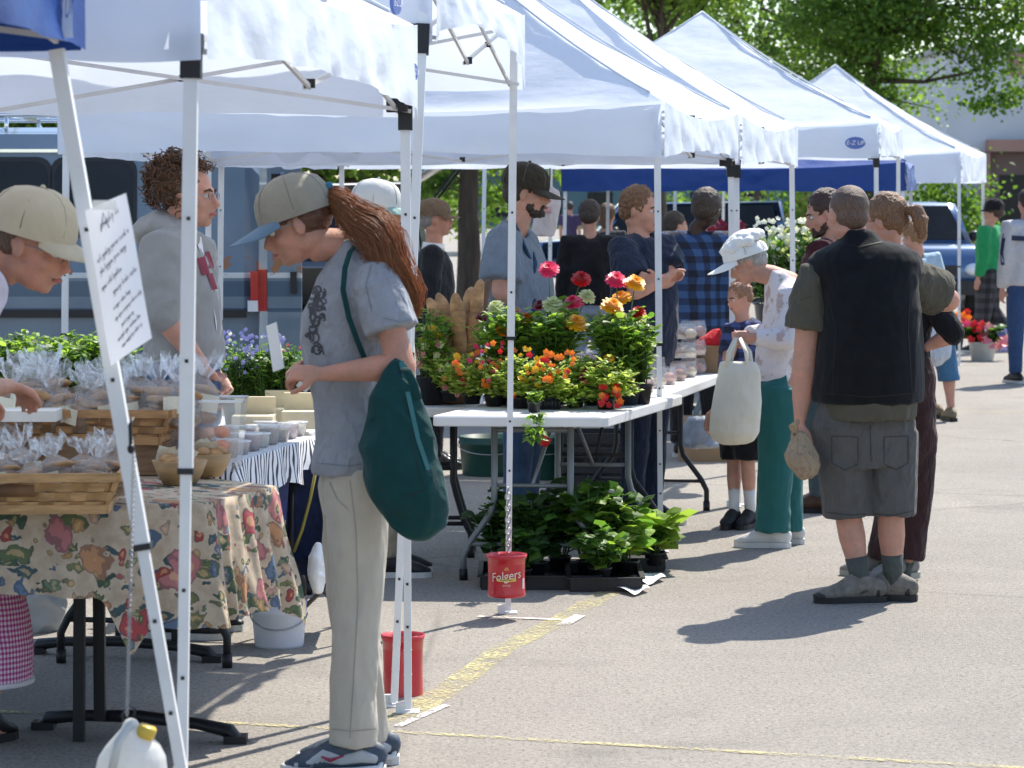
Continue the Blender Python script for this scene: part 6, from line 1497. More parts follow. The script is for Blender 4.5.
    def socks(s, m, h=.12):
        mb = MB()
        for n in 'LR':
            a = s.J['an' + n]; kn = s.J['kn' + n]; d = (kn - a).normalized(); mb = MB(); mb.loft([a - d * .02, a + d * h * .5, a + d * h], [.042 * s.k, .041 * s.k, .047 * s.k], seg=16); s.part('sock', mb, m)
    def hair(s, m, kind='short', amp=.006, extra=()):
        k = s.k; mb = MB(); E = lambda c, r, rot=None: mb.ell(s.hpnt(*c), tuple(q * k for q in r), s.hf @ (rot or Matrix.Identity(3)), 20, 13)
        g_ = {'buzz': .0035, 'short': .012, 'full': .02}.get(kind, .012)
        E((0, -.024, .042), (.074 + g_, .086 + g_, .080 + g_)); E((0, -.045, .0), (.066 + g_, .06 + g_, .06 + g_))
        for c, r in extra: E(c, r)
        q = fuse(mb, max(.0055, s.vox * .8), 1, lambda v: amp * noise.noise(v * 55) + amp * .8 * noise.noise(v * 130)); return s.part('hair', q, m)
    def cap(s, m, brimm=None, tilt=0, size=1.0, brim=.085, flat=1.0, btn=True, name='cap', lift=0, emblem_=None):
        k = s.k * size; fr = s.hf @ Matrix.Rotation(R(tilt), 3, 'X'); c = s.hpnt(0, -.012, .045 + lift); t = s.t
        mb = MB(); N = 36; prof = [(1.0, -.02), (1.01, 0), (1.0, .02), (.95, .045), (.82, .07), (.6, .088), (.3, .098), (.04, .1)]
        vs = []
        for r, z in prof:
            for j in range(N):
                a = 2 * math.pi * j / N; sm_ = 1 + .02 * abs(math.sin(a * 3)); vs.append(c + fr @ Vector((r * .088 * k * math.cos(a) * sm_, r * .104 * k * math.sin(a) * sm_, z * k * flat)))
        mb.add(vs, [(i * N + j, i * N + (j + 1) % N, (i + 1) * N + (j + 1) % N, (i + 1) * N + j) for i in range(len(prof) - 1) for j in range(N)] + [tuple((len(prof) - 1) * N + j for j in range(N))])
        mb.v = [v + (v - c).normalized() * (.0035 * noise.noise(v * 14) + .0015 * noise.noise(v * 40)) * k for v in mb.v]
        o = s.part(name, mb, m)
        if s.vox < .0095:
            for q in range(6):
                a = R(q * 60); b = MB(); b.loft([c + fr @ Vector((r * .0885 * k * math.cos(a), r * .1045 * k * math.sin(a), z * k * flat * 1.0)) for r, z in prof[1:]], .0010, seg=5); s.part('seam', b, M('cap_seam', (.19, .175, .15)), par=o)
        b = MB()
        def f(u, v, dz):
            a = R(lerp(28, 152, u)); r0 = Vector((.088 * k * math.cos(a), .104 * k * math.sin(a), -.014 * k)); L = brim * k * math.sin(math.pi * u) ** .55
            p = r0 + Vector((math.cos(a) * .25, 1, 0)).normalized() * L * v; p.z -= (.25 * L * v + (.5 * (p.x / k) ** 2 * 6) * k * v) ; p.z += dz
            return c + fr @ p
        b.grid(lambda u, v: f(u, v, .002), 20, 6); b.grid(lambda u, v: f(u, v, -.002), 20, 6); b.grid(lambda u, v: f(u, 1, lerp(-.002, .002, v)), 20, 1)
        s.part('brim', b, brimm or m, par=o)
        if btn: b = MB(); b.ell(c + fr @ Vector((0, 0, .101 * k * flat)), (.007 * k,) * 3, None, 8, 6); s.part('button', b, brimm or m, par=o)
        return o
    def glasses(s):
        mb = MB()
        for q in (-1, 1):
            mb.loft([s.hpnt(q * .032 + .021 * math.cos(a), .095, .002 + .015 * math.sin(a)) for a in [i * math.pi / 6 for i in range(13)]], .0014 * s.k, seg=5)
            mb.tube([s.hpnt(q * .053, .094, .006), s.hpnt(q * .074, .06, .008), s.hpnt(q * .08, .0, .008)], .0015 * s.k, 5)
        mb.tube([s.hpnt(-.011, .096, .005), s.hpnt(.011, .096, .005)], .0014, 5)
        s.part('glasses', mb, M('thin_metal_frame', (.3, .3, .32), .3, .1, 9, metal=.8))
    def beard(s, m, big=1.0):
        mb = MB(); k = s.k; E = lambda c, r: mb.ell(s.hpnt(*c), tuple(q * k for q in r), s.hf, 18, 11)
        E((0, .036, -.083), (.048, .05, .030 * big)); E((.044, .022, -.05), (.017, .032, .036)); E((-.044, .022, -.05), (.017, .032, .036)); E((0, .075, -.088), (.028, .022, .022 * big)); E((0, .090, -.050), (.024, .010, .006)); E((.022, .082, -.062), (.009, .013, .016)); E((-.022, .082, -.062), (.009, .013, .016))
        s.part('beard', fuse(mb, .006, 1, lambda v: -.003 + .006 * noise.noise(v * 70) + .004 * noise.noise(v * 150)), m)

# ---------------------------------------------------------------- 1: woman in the foreground
tee = cloth('blue_grey_tee', (.27, .285, .315), .08, fold=.6); khaki = cloth('khaki_twill', (.46, .42, .35), .05, fold=.35, fs=5)
p = Person('long-haired woman in a grey tee, khakis and blue-brimmed cap, reading a paper in front', 340, 770, 1.68, 180, .0055, skin=skB)
p.set(pel=(352, 452), waist=(350, 400, 0), chest=(353, 320, 0), sho=(362, 268, 0), neck=(343, 245, 0), head=(297, 225, 0),
      shL=(375, 275, -.14), elL=(402, 366, -.2), wrL=(322, 374, -.2), hdL=(285, 372, -.17), shR=(352, 275, .15), elR=(372, 366, .2), wrR=(318, 366, .05), hdR=(285, 366, -.03),
      hipL=(356, 460, -.085), hipR=(352, 460, .085), knL=(357, 600, -.08), knR=(352, 596, .08), anL=(352, 744, -.07), anR=(366, 742, .1))
p.palm = {'L': Vector((0, .5, -.6)), 'R': Vector((0, -.4, -.6))}; p.curl = .95
p.headframe(182, 22).body(female=True)
p.shirt(tee, rows=[(472, 311, 390, .19), (460, 311, 391, .19), (440, 314, 391, .17), (400, 313, 389, .135), (370, 305, 391, .135), (340, 300, 396, .14), (315, 301, 402, .145), (290, 311, 405, .15), (270, 322, 402, .14), (256, 331, 390, .11), (247, 336, 375, .08), (240, 338, 362, .06)], sleeve=.62, loose=.012, sl=.18, amp=.006)
p.set(pel=(352, 485), hipL=(357, 481, -.085), hipR=(352, 481, .085)); p.pants(khaki, rows=None, loose=.012, hemw=.074, top=-.03, amp=.007, hip=-.026)
p.shoes(M('running_shoe_navy', (.05, .07, .1), .55, .2, 20), M('running_shoe_sole', (.6, .6, .6)), 1.12, .01, M('grey_laces', (.45, .45, .42)))
for sh_ in [o for o in p.t.children if o.name.startswith('shoe')]:
    n_ = 'L' if sh_ == [o for o in p.t.children if o.name.startswith('shoe')][0] else 'R'; a = p.J['an' + n_]
    for zz, nm_, cl_ in ((.046, 'side_panel', (.40, .42, .44)),):
        mb = MB(); mb.loft([Vector((a.x + x, a.y - y, z)) for x, y, z in ((.07, .028, .05), (.03, .040, .062), (-.03, .042, .050), (-.08, .042, .062), (-.12, .040, .040), (-.16, .034, .034))], [.012, .02, .014, .02, .012, .008], [.006] * 6, side=(0, 0, 1), seg=10, rnd=True); part(nm_, mb, M('shoe_grey_overlay', cl_, .5, .1, 30), sh_, True)
    mb = MB(); mb.loft([Vector((a.x + x, a.y - y, z)) for x, y, z in ((.085, .0, .05), (.08, .03, .024), (.0, .045, .020), (-.1, .048, .018), (-.17, .035, .020), (-.2, .0, .026))], [.010] * 6, [.012] * 6, side=(0, 0, 1), seg=8); part('foxing', mb, M('running_shoe_sole', (.6, .6, .6)), sh_, True)
    mb = MB(); mb.loft([Vector((a.x - .085, a.y - .051, .062)), Vector((a.x - .06, a.y - .053, .052)), Vector((a.x - .02, a.y - .053, .066))], [.003, .006, .002], seg=6); part('curved_mark', mb, M('shoe_maroon_mark', (.3, .03, .06)), sh_, True)
capo = p.cap(cloth('taupe_cap', (.27, .25, .20), .08, fold=.2), cloth('blue_cap_brim', (.13, .2, .28), .08, fold=.1), 3, 1.10, .095, .98)
ew = MB(); 
for i in range(10): a = i * .63; ew.ell(p.hpnt(.02 * math.cos(a * 2), -.128 + .006 * math.sin(a), .062 + .012 * math.sin(a * 1.7)), (.012, .012, .011), None, 8, 6)
p.part('hair_tie', fuse(ew, .005, 1), M('teal_scrunchie', (.02, .16, .26), .6, .3, 30))
redh = hairmat('auburn_hair', (.24, .085, .035), (200, 200, 12))
# hair on the head under the cap and the long wavy tail: strands
hm = MB(); rnd = random.Random(2)
mbh = MB(); mbh.ell(p.hpnt(0, -.035, .018), (.079, .083, .072), p.hf, 20, 12); mbh.ell(p.hpnt(0, .0, .03), (.0785, .08, .03), p.hf, 20, 12)
p.part('hair', fuse(mbh, .006, 2, lambda v: .004 * noise.noise(Vector((v.x * 30, v.y * 30, v.z * 120)))), hairmat('dark_auburn_hair', (.1, .04, .02), (60, 60, 200)))
path = [(318, 200, 0), (331, 199, -.02), (348, 208, -.05), (366, 225, -.09), (382, 247, -.12), (395, 270, -.12), (403, 295, -.08), (407, 320, -.05)]
wid = [.011, .024, .038, .048, .054, .053, .044, .026]
pp = [P(x, y, p.D + d) for x, y, d in path]
for i in range(2200):
    a = rnd.uniform(0, 6.28); r = math.sqrt(rnd.uniform(0, 1)) * (1.4 if i % 7 == 0 else 1); ph = rnd.uniform(0, 6.28); fr_ = rnd.uniform(1.2, 2.2); endk = rnd.choice((8, 8, 8, 7, 7, 6)); off = rnd.uniform(-.35, .35)
    pts = []
    for j in range(endk):
        for q in range(2):
            t_ = j + q * .5
            if t_ > endk - 1: break
            b0 = int(t_); f_ = t_ - b0; b1 = min(b0 + 1, 7); c = lerp(pp[b0], pp[b1], f_); w_ = lerp(wid[b0], wid[b1], f_)
            tg = (pp[b1] - pp[max(0, b0 - 1)]).normalized(); nn = tg.cross(Vector((0, 1, 0))).normalized(); yy = Vector((0, 1, 0))
            wv = (.012 * math.sin(t_ * 2.2 + off * 3) + .004 * math.sin(t_ * fr_ * 2 + ph)) * min(1, t_ / 2)
            pts.append(c + nn * (w_ * r * math.cos(a) + wv) + yy * (w_ * .8 * r * math.sin(a) + .004 * math.sin(t_ * 3 + ph)))
    rr = rnd.uniform(.0005, .0010); hm.loft(pts, [rr] * (len(pts) - 2) + [rr * .6, rr * .2], seg=4)
p.part('ponytail', hm, leafmat('auburn_strand', (.37, .165, .075), .45, .45))
p.glasses()
def flat_curve(pts, w_):
    mb = MB(); n = len(pts); vs = []
    for i, (x, y) in enumerate(pts):
        x0, y0 = pts[max(0, i - 1)]; x1, y1 = pts[min(n - 1, i + 1)]; dx, dy = x1 - x0, y1 - y0; L = math.hypot(dx, dy) or 1
        vs += [P(x - dy / L * w_, y + dx / L * w_, p.D - .5), P(x + dy / L * w_, y - dx / L * w_, p.D - .5)]
    mb.add(vs, [(2 * i, 2 * i + 1, 2 * i + 3, 2 * i + 2) for i in range(n - 1)]); return mb
from mathutils.bvhtree import BVHTree
def project_on(mb, obj, lift=.0015, thin=.15):
    bv = BVHTree.FromPolygons([v.co + ORG[obj.name] for v in obj.data.vertices], [tuple(f.vertices) for f in obj.data.polygons]); eye = Vector((0, 0, CH)); out = MB(); out.f = list(mb.f); out.m = list(mb.m); bad = set()
    for k, v in enumerate(mb.v):
        d = (v - eye).normalized(); h, n, i, dist = bv.ray_cast(eye, d)
        if h is None: bad.add(k); out.v.append(v)
        else: out.v.append(h + n * lift)
    out.f = [f for f in mb.f if not any(i in bad for i in f)]; out.m = [0] * len(out.f)
    return out
def dense(pts, n=8): return [(lerp(a[0], b[0], i / n), lerp(a[1], b[1], i / n)) for a, b in zip(pts[:-1], pts[1:]) for i in range(n)] + [pts[-1]]
def stitch(objname, curves, col, w_=.45, name='seam', lift=.002):
    o = [q for q in p.t.children if q.name.startswith(objname)][0]; mb = MB()
    for c in curves: mb.join(flat_curve(dense(c), w_))
    mb = project_on(mb, o, lift)
    if mb.f: part(name, mb, col, o, False)
tseam = M('trouser_seam', (.31, .285, .235)); stitch('trousers', [[(350, 480), (356, 530), (358, 600), (354, 670), (350, 738)], [(330, 482), (338, 500), (349, 510)], [(326, 728), (350, 731), (376, 729)]], tseam)
stitch('shirt', [[(383, 318), (400, 322), (410, 320)], [(318, 463), (350, 466), (384, 460)], [(372, 262), (366, 285), (372, 312)]], M('tee_seam', (.17, .185, .21)))
# printed drawing on the shirt front: dark curls lying on the cloth
def on_front(x, y, off=.012): return P(x, y, p.D - .135 - off)
mb = MB(); prn = random.Random(3)
for (x, y, r_, n) in ((317, 298, 6, 5), (323, 305, 5, 4), (316, 312, 5, 4), (320, 325, 4, 3), (312, 337, 6, 4), (319, 346, 5, 3), (330, 347, 4, 3)):
    for q in range(n):
        cx, cy, rr_ = x + prn.uniform(-4, 4), y + prn.uniform(-5, 5), r_ * prn.uniform(.5, 1)
        pts = [P(cx + rr_ * math.cos(a) * (1 - a / 12), cy + rr_ * math.sin(a) * 1.2, p.D - .138 + (cx - 345) ** 2 * .00004 + .02 * 0) for a in [i * .55 for i in range(9)]]
        mb.loft(pts, .0022, seg=5)
shp = MB()
p.print_mb = mb
# project the print onto the shirt surface
sobj = [o for o in p.t.children if o.name.startswith('shirt')][0]
pm = MB()
for (x, y, r_, n) in ((317, 296, 6, 9), (322, 304, 5, 8), (315, 311, 5, 7), (320, 318, 5, 6), (317, 327, 4, 4), (312, 340, 7, 5), (318, 350, 6, 4)):
    for q in range(n):
        cx, cy, rr_ = x + prn.uniform(-5, 5), y + prn.uniform(-6, 6), r_ * prn.uniform(.35, 1); a0 = prn.uniform(0, 6)
        pm.join(flat_curve([(cx + rr_ * math.cos(a0 + a) * (1 - a / 9), cy + rr_ * math.sin(a0 + a) * (1.1 - a / 12)) for a in [i * .5 for i in range(9)]], prn.uniform(.5, 1.4)))
p.part('shirt_print', project_on(pm, sobj), M('faded_black_print', (.055, .055, .065), .8, .3, 60), False)
woman = p
# folded paper in her hands (held thing)
mb = MB(); q = [P(266, 326, p.D - .12), P(276, 322, p.D - .12), P(284, 368, p.D - .12), P(273, 372, p.D - .12)]
mb.add([v for v in q] + [v + Vector((.002, .006, 0)) for v in q], [(0, 1, 2, 3), (7, 6, 5, 4), (0, 4, 5, 1), (1, 5, 6, 2), (2, 6, 7, 3), (3, 7, 4, 0)])
mb.box(P(304, 385, p.D - .06), (.035, .01, .03), Matrix.Rotation(.6, 3, 'Y')); solo('folded_paper', mb, M('loose_paper', (.8, .8, .78), .7, .03), 'narrow folded white paper held in the hands of the long-haired woman', 'paper', smooth=False)
# green tote bag
gcan = cloth('green_canvas', (.006, .046, .046), .12, fold=.5, fs=4)
def green_bag():
    D = woman.D - .26; t = thing('tote_bag', 'slouching dark green canvas tote hanging from the shoulder of the long-haired woman', 'bag', P(405, 540, D))
    rows = [(358, 393, 403, .012), (366, 387, 409, .02), (380, 380, 414, .03), (400, 370, 421, .045), (425, 363, 430, .06), (450, 361, 437, .072), (475, 364, 445, .08), (495, 371, 450, .08), (510, 380, 450, .075), (524, 390, 446, .06), (534, 400, 436, .04), (538, 408, 428, .02)]
    mb = MB(); mb.rows(rows, D, 30, rnd=False); b = fuse(mb, .0055, 4, folds(.015, 6, 4, 7)); part('bag_body', b, gcan, t)
    bv = [o for o in t.children][0]
    sm_ = MB(); sm_.join(flat_curve([(401, 366), (405, 400), (412, 440), (420, 480), (425, 490), (405, 496), (383, 503)], .6)); part('seam', project_on(sm_, bv, .002), M('dark_seam', (.004, .02, .02)), t, False)
    tp = MB(); tp.join(flat_curve([(401, 362), (408, 395), (418, 440), (428, 470)], 2.2)); part('sunlit_side_strip', project_on(tp, bv, .003), M('teal_sunlit_strip', (.03, .14, .14), .5), t, False)  # lighter teal strip: sun on the bag's right side put into the colour
    s_ = MB(); pts = [P(x, y, dd) for x, y, dd in ((358, 242, woman.D - .05), (350, 252, woman.D - .135), (345, 268, woman.D - .16), (343, 290, woman.D - .17), (349, 318, woman.D - .175), (357, 340, woman.D - .17), (366, 362, woman.D - .145), (371, 375, woman.D - .14))]
    s_.loft(pts, [.008] * 8, [.002] * 8, side=(1, 0, 0), seg=8); pts2 = [P(x, y, dd) for x, y, dd in ((358, 242, woman.D - .05), (376, 250, woman.D + .05), (388, 300, woman.D + .0), (396, 345, woman.D - .1), (396, 362, D))]; s_.loft(pts2, [.007] * 5, [.0025] * 5, side=(1, 0, 0), seg=8); part('shoulder_strap', s_, gcan, t)
    h_ = MB(); h_.loft([P(402, 368, D - .01), P(408, 372, D - .03), P(414, 385, D - .03), P(418, 400, D - .03)], [.012] * 4, [.003] * 4, side=(1, 0, 0), seg=8); part('handle', h_, gcan, t)
green_bag()
# ---------------------------------------------------------------- 2: man leaning in at the left
p = Person('man in a beige baseball cap and glasses leaning over the baskets at the left edge', -55, 860, 1.76, 0, .006, D=7.55, skin=skB)
p.set(pel=(-130, 425, .15), waist=(-112, 370, .1), chest=(-75, 300, .05), sho=(-38, 262, 0), neck=(-6, 252, 0), head=(32, 246, 0), shR=(-22, 285, -.2), elR=(-50, 392, -.2), wrR=(8, 386, .5), hdR=(38, 395, .65), shL=(-35, 270, .2), elL=(-40, 380, .3), wrL=(-30, 400, .6), hdL=(0, 405, .7))
p.palm = {'R': Vector((0, .2, -1)), 'L': Vector((0, .2, -1))}; p.curl = .8
p.headframe(-10, 19).body(); lav = cloth('pale_lavender_shirt', (.55, .52, .62), .05)
p.shirt(lav, sleeve=1.3, full=True, loose=.03); p.pants(cloth('dark_trousers', (.04, .04, .05)), 1); p.shoes(blackm)
p.hair(hairmat('short_brown_hair', (.11, .06, .035)), 'buzz', .002); p.cap(cloth('beige_cap', (.50, .43, .31), .05, fold=.15), None, 4, 1.10, .08, .95); p.glasses()
# child in gingham dress at the left edge
ging = checks('pink_gingham', (.75, .68, .75), (.55, .2, .42), (.38, .03, .2), 62)
p = Person('child in a magenta gingham dress, mostly cut off by the left picture edge', -25, 742, 1.05, 60, .008); p.headframe(60, 10).body(female=True); p.hair(hairmat('child_brown_hair', (.15, .08, .04)), 'full')
dr_ = MB(); dr_.loft([p.g + Vector((0, 0, z)) for z in (.19, .3, .42, .52, .6, .7)], [.178, .176, .165, .145, .12, .1], [.17, .165, .14, .12, .1, .08], side=(1, 0, 0), seg=36); q = fuse(dr_, .008, 3, folds(.012, 10, 2, 4)); p.part('dress', q, ging)
hm_ = MB(); hm_.loft([p.g + Vector((0, 0, .185)), p.g + Vector((0, 0, .2))], [.184, .184], [.176, .176], side=(1, 0, 0), seg=36); p.part('hem', hm_, M('white_hem', (.7, .68, .72))); p.shoes(blackm, blackm)
# ---------------------------------------------------------------- 3: curly haired seller in grey hoodie
hood = cloth('grey_marl_fleece', (.30, .295, .29), .07, fold=.22, fs=4)
p = Person('curly-haired seller in a grey hooded sweatshirt with maroon chest print, facing right', 178, 700, 1.86, -10, .007, D=11.1)
p.set(head=(189, 197, 0), neck=(176, 228, 0), sho=(176, 245, 0), chest=(182, 290, 0), waist=(186, 350, 0), pel=(184, 395, 0), shR=(164, 250, -.17), elR=(163, 316, -.25), wrR=(203, 366, -.2), hdR=(214, 380, -.1), shL=(192, 250, .17), elL=(200, 330, .2), wrL=(215, 375, .1), hdL=(222, 388, .05), hipL=(190, 400, .09), hipR=(184, 400, -.09))
p.headframe(-14, 0).body(); 
p.shirt(hood, sleeve=.9, full=True, loose=.055, hem=-.02, amp=.009, name='hoodie', rows=[(364, 150, 221, .15), (358, 144, 225, .17), (345, 143, 225, .18), (320, 143, 222, .175), (290, 142, 219, .17), (265, 143, 210, .15), (245, 148, 200, .12), (232, 156, 194, .09)])
hd_ = MB(); hd_.loft([P(146, 232, p.D), P(160, 226, p.D), P(178, 232, p.D - .02), P(192, 240, p.D - .02)], [.12, .14, .12, .06], [.055, .065, .05, .03], side=(0, 1, 0), seg=18, rnd=True); p.part('hood', fuse(hd_, .008, 3, folds(.008, 12, 8, 2)), hood)
ho = [o for o in p.t.children if o.name.startswith('hoodie')][0]
f_ = MB(); f_.join(flat_curve([(198, 238), (206, 260), (214, 290), (219, 330), (221, 372)], 3.0)); p.part('white_placket', project_on(f_, ho, .002), M('hoodie_white', (.7, .68, .68)), False)
f_ = MB(); f_.join(flat_curve([(200, 258), (205, 275)], 4)); f_.join(flat_curve([(206, 252), (211, 268)], 2.5)); f_.join(flat_curve([(209, 274), (214, 290)], 2.5)); p.part('chest_print', project_on(f_, ho, .005), M('maroon_print', (.22, .02, .04)), False)
p.pants(cloth('blue_denim', (.05, .09, .17), .2), 1, hemw=.09, top=.25); p.shoes(blackm)
cur = MB(); rnd = random.Random(8); hcol = hairmat('brown_curls', (.09, .045, .022), (120, 120, 120))
base = MB(); base.ell(p.hpnt(0, -.035, .045), (.1, .105, .1), p.hf, 20, 12); p.part('hair', fuse(base, .008, 1, lambda v: .012 * noise.noise(v * 40)), hcol)
for i in range(520):
    d = Vector((rnd.gauss(0, 1), rnd.gauss(-.35, 1), rnd.gauss(.35, .9))).normalized()
    if d.y > .45 and d.z < .4: continue
    c = Vector((d.x * .1, -.035 + d.y * .108, .045 + d.z * .102)); u = d.orthogonal().normalized(); v_ = d.cross(u); r_ = rnd.uniform(.006, .012); ph = rnd.uniform(0, 6.28); L = rnd.uniform(.015, .042)
    cur.loft([p.hpnt(*(c + d * (L * q / 8) + u * r_ * math.cos(ph + q) + v_ * r_ * math.sin(ph + q))) for q in range(9)], .0022, seg=4)
p.part('curls', cur, leafmat('curl_strand', (.13, .06, .028), .2, .5)); p.glasses()
# ---------------------------------------------------------------- 4, 5: two capped men further back
p = Person('man in a white cap with pale green brim, right behind the long-haired woman', 386, 620, 1.72, 0, .009, D=12.9)
p.set(head=(378, 212, 0), neck=(376, 238, 0), sho=(374, 252, 0)); p.headframe(-5, 3).body(); p.shirt(cloth('cream_polo', (.55, .52, .45)), .6); p.pants(cloth('tan_trousers', (.3, .25, .18))); p.shoes(blackm); p.hair(hairmat('grey_hair', (.25, .23, .21)), 'buzz', .002); p.cap(cloth('white_cap', (.62, .61, .58), .04, fold=.1), cloth('green_cap_brim', (.28, .4, .36)), -4, 1.08, .07, .95)
p = Person('older man in a brown cap and dark sweater over a white collar, near the baguettes', 433, 468, 1.68, 0, .009, skin=skB)
p.headframe(5, -4).body(); p.shirt(cloth('charcoal_sweater', (.018, .02, .024), .2), 2.0, full=True, loose=.03, name='sweater'); p.pants(cloth('black_trousers', (.012, .012, .015))); p.shoes(M('black_leather', (.01, .01, .01), .25), blackm)
c_ = MB(); c_.loft([lerp(p.J['sho'], p.J['neck'], .25), lerp(p.J['sho'], p.J['neck'], .75)], [.08, .07], [.075, .068], side=p.s, seg=20); p.part('collar', c_, M('white_collar', (.7, .7, .7))); p.hair(MATS['grey_hair'], 'buzz', .002); p.cap(cloth('brown_cap', (.16, .11, .07)), None, -4, 1.05, .06, .9)
# ---------------------------------------------------------------- 6: bearded baker
p = Person('bearded baker in a dark cap and slate-blue tee under a navy apron, behind the zinnias', 520, 545, 1.85, -12, .0085, D=14.6)
p.set(head=(527, 193, 0), neck=(519, 220, 0), sho=(512, 236, 0), chest=(512, 265), waist=(514, 310), shR=(504, 240, -.17), elR=(500, 292, -.24), wrR=(521, 306, -.1), hdR=(533, 300, 0), shL=(520, 240, .17), elL=(530, 290, .2), wrL=(530, 305, .05), hdL=(537, 300, 0))
p.headframe(-8, 6).body(); p.shirt(cloth('slate_tee', (.17, .205, .25), .08), .78, loose=.04, belly=.03, sl=.15, amp=.012); p.pants(cloth('blue_denim', (.05, .09, .17), .2)); p.shoes(blackm)
p.hair(hairmat('black_hair', (.035, .022, .015)), 'short', .004); p.beard(hairmat('black_hair', (.035, .022, .015)), 1.1); co = p.cap(cloth('dark_olive_cap', (.035, .03, .022)), cloth('dark_olive_cap', (.035, .03, .022)), -6, 1.08, .08, .92)
mb = MB(); mb.box(p.hpnt(-.075, .045, .09), (.004, .02, .03), p.hf @ Matrix.Rotation(.5, 3, 'Z')); p.part('cap_letter', mb, M('cap_orange', (.5, .15, .05)), par=co)
apn = cloth('navy_apron', (.018, .05, .1), .1)
mb = MB(); mb.rows([(400, 505, 548, .19), (350, 507, 548, .20), (310, 512, 547, .2), (285, 520, 545, .19), (262, 527, 541, .16), (250, 529, 537, .12)], p.D, 26); p.part('apron', fuse(mb, .01, 3, folds(.008, 8, 4, 5)), apn)
mb = MB(); mb.tube([p.J['neck'] + Vector((-.03, -.085, 0)), P(526, 250, p.D - .165), P(533, 266, p.D - .12)], .01, 6); p.part('apron_strap', mb, apn)
mb = MB(); mb.rows([(322, 497, 524, .15), (300, 494, 530, .17), (270, 492, 527, .16), (250, 494, 524, .14)], p.D + .02, 24); q_ = fuse(mb, .01, 3); 
# ---------------------------------------------------------------- 7: man with crossed arms
p = Person('young man in a navy tee with folded arms behind the flower table', 642, 545, 1.73, -30, .0085, D=14.9)
p.curl = 1.3; p.set(head=(641, 211, 0), shR=(622, 248, -.12), elR=(636, 292, -.24), wrR=(666, 278, -.2), hdR=(673, 274, -.14), shL=(664, 246, .1), elL=(668, 280, -.05), wrL=(655, 285, -.22), hdL=(645, 280, -.24), neck=(638, 236, 0), sho=(641, 244, 0))
p.headframe(-28, 4).body(); p.shirt(cloth('navy_tee', (.018, .026, .05), .1), .7, loose=.035, sl=.15, belly=.02, amp=.01); p.pants(cloth('dark_jeans', (.02, .03, .06))); p.shoes(blackm)
p.hair(hairmat('light_brown_hair', (.17, .085, .04)), 'short', .008)
# ---------------------------------------------------------------- 9: far man, 10: dark jacket, 11: long hair, 12: plaid
p = Person('distant man in a purple shirt and khaki trousers walking away across the lot', 570, 277, 1.72, 80, .018); p.J['anR'] += Vector((0, -.15, .08)); p.headframe(80, 0).body(hands=False); p.shirt(cloth('purple_shirt', (.07, .05, .11)), .7); p.pants(MATS['tan_trousers']); p.shoes(blackm); p.hair(MATS['black_hair'], 'short')
p = Person('person in a black jacket and light jeans seen from behind among the zinnia heads', 590, 400, 1.68, 95, .012, D=23.5); p.headframe(80, 10).body(); p.shirt(cloth('black_jacket', (.01, .01, .012), .2), 2.0, full=True, loose=.05, name='jacket'); p.pants(cloth('pale_jeans', (.3, .34, .42))); p.shoes(blackm); p.hair(MATS['black_hair'], 'full')
p = Person('distant long-haired person in a dark top beyond the black jacket', 607, 350, 1.66, 60, .014, D=31); p.headframe(60, 0).body(female=True); p.shirt(cloth('dark_grey_top', (.05, .05, .055)), 1.8, full=True); p.pants(MATS['pale_jeans']); p.shoes(blackm); p.hair(hairmat('brown_hair', (.12, .06, .03)), 'full', .006, extra=(((0, -.075, -.05), (.075, .04, .1)),))
plaid = checks('blue_plaid', (.03, .08, .2), (.012, .03, .085), (.004, .008, .02), 11)
p = Person('dark-haired man in a blue plaid shirt and black trousers with his back turned', 697, 420, 1.76, 75, .011, D=19, skin=skC); p.set(head=(708, 209, 0)); p.headframe(50, 5).body(); p.shirt(plaid, 2.0, full=True, loose=.055, hem=-.12, name='plaid_shirt'); p.pants(MATS['black_trousers'], loose=.03); p.shoes(blackm); p.hair(MATS['black_hair'], 'full', .005)
p = Person('person in a pale blue shirt glimpsed behind the folded-arms man', 674, 400, 1.6, 20, .013, D=23); p.headframe(20, 0).body(); p.shirt(cloth('pale_blue_shirt', (.36, .44, .55)), 1.8, full=True, loose=.04); p.pants(MATS['dark_jeans']); p.shoes(blackm); p.hair(MATS['black_hair'], 'short')
# ---------------------------------------------------------------- 14: elderly woman
teal = cloth('teal_slacks', (.025, .13, .125), .06, fold=.4, fs=5)
p = Person('elderly woman in white peaked cap, floral cardigan and teal slacks bending over the cakes', 775, 546, 1.56, 172, .0075)
p.set(head=(747, 262, 0), neck=(770, 275, 0), sho=(787, 282, 0), chest=(790, 315, 0), waist=(788, 350, 0), pel=(782, 385, 0), shL=(790, 295, -.14), elL=(788, 340, -.2), wrL=(752, 337, -.22), hdL=(736, 338, -.2), shR=(782, 292, .14), elR=(772, 335, .15), wrR=(745, 335, .05), hdR=(733, 338, 0), hipL=(780, 395, -.08), hipR=(782, 395, .08), knL=(776, 460, -.07), knR=(786, 460, .08), anL=(772, 532, -.07), anR=(786, 530, .09))
p.curl = 1.1; p.headframe(178, 30).body(female=True)
def floralcardi():
    m, t, b = new_mat('floral_cardigan'); v = coords(t); c = mixc(t, ramp(t, mth(t, 'ADD', nz(t, v, 13, 4), 0), .56, .62), (.70, .65, .66), (.48, .36, .36)); c = mixc(t, ramp(t, nz(t, v, 24, 3), .63, .67), c, (.45, .4, .3))
    t.links.new(c, b.inputs['Base Color']); b.inputs['Roughness'].default_value = .85; bumpn(t, b, nz(t, v, 9, 4), .5, .05); return m
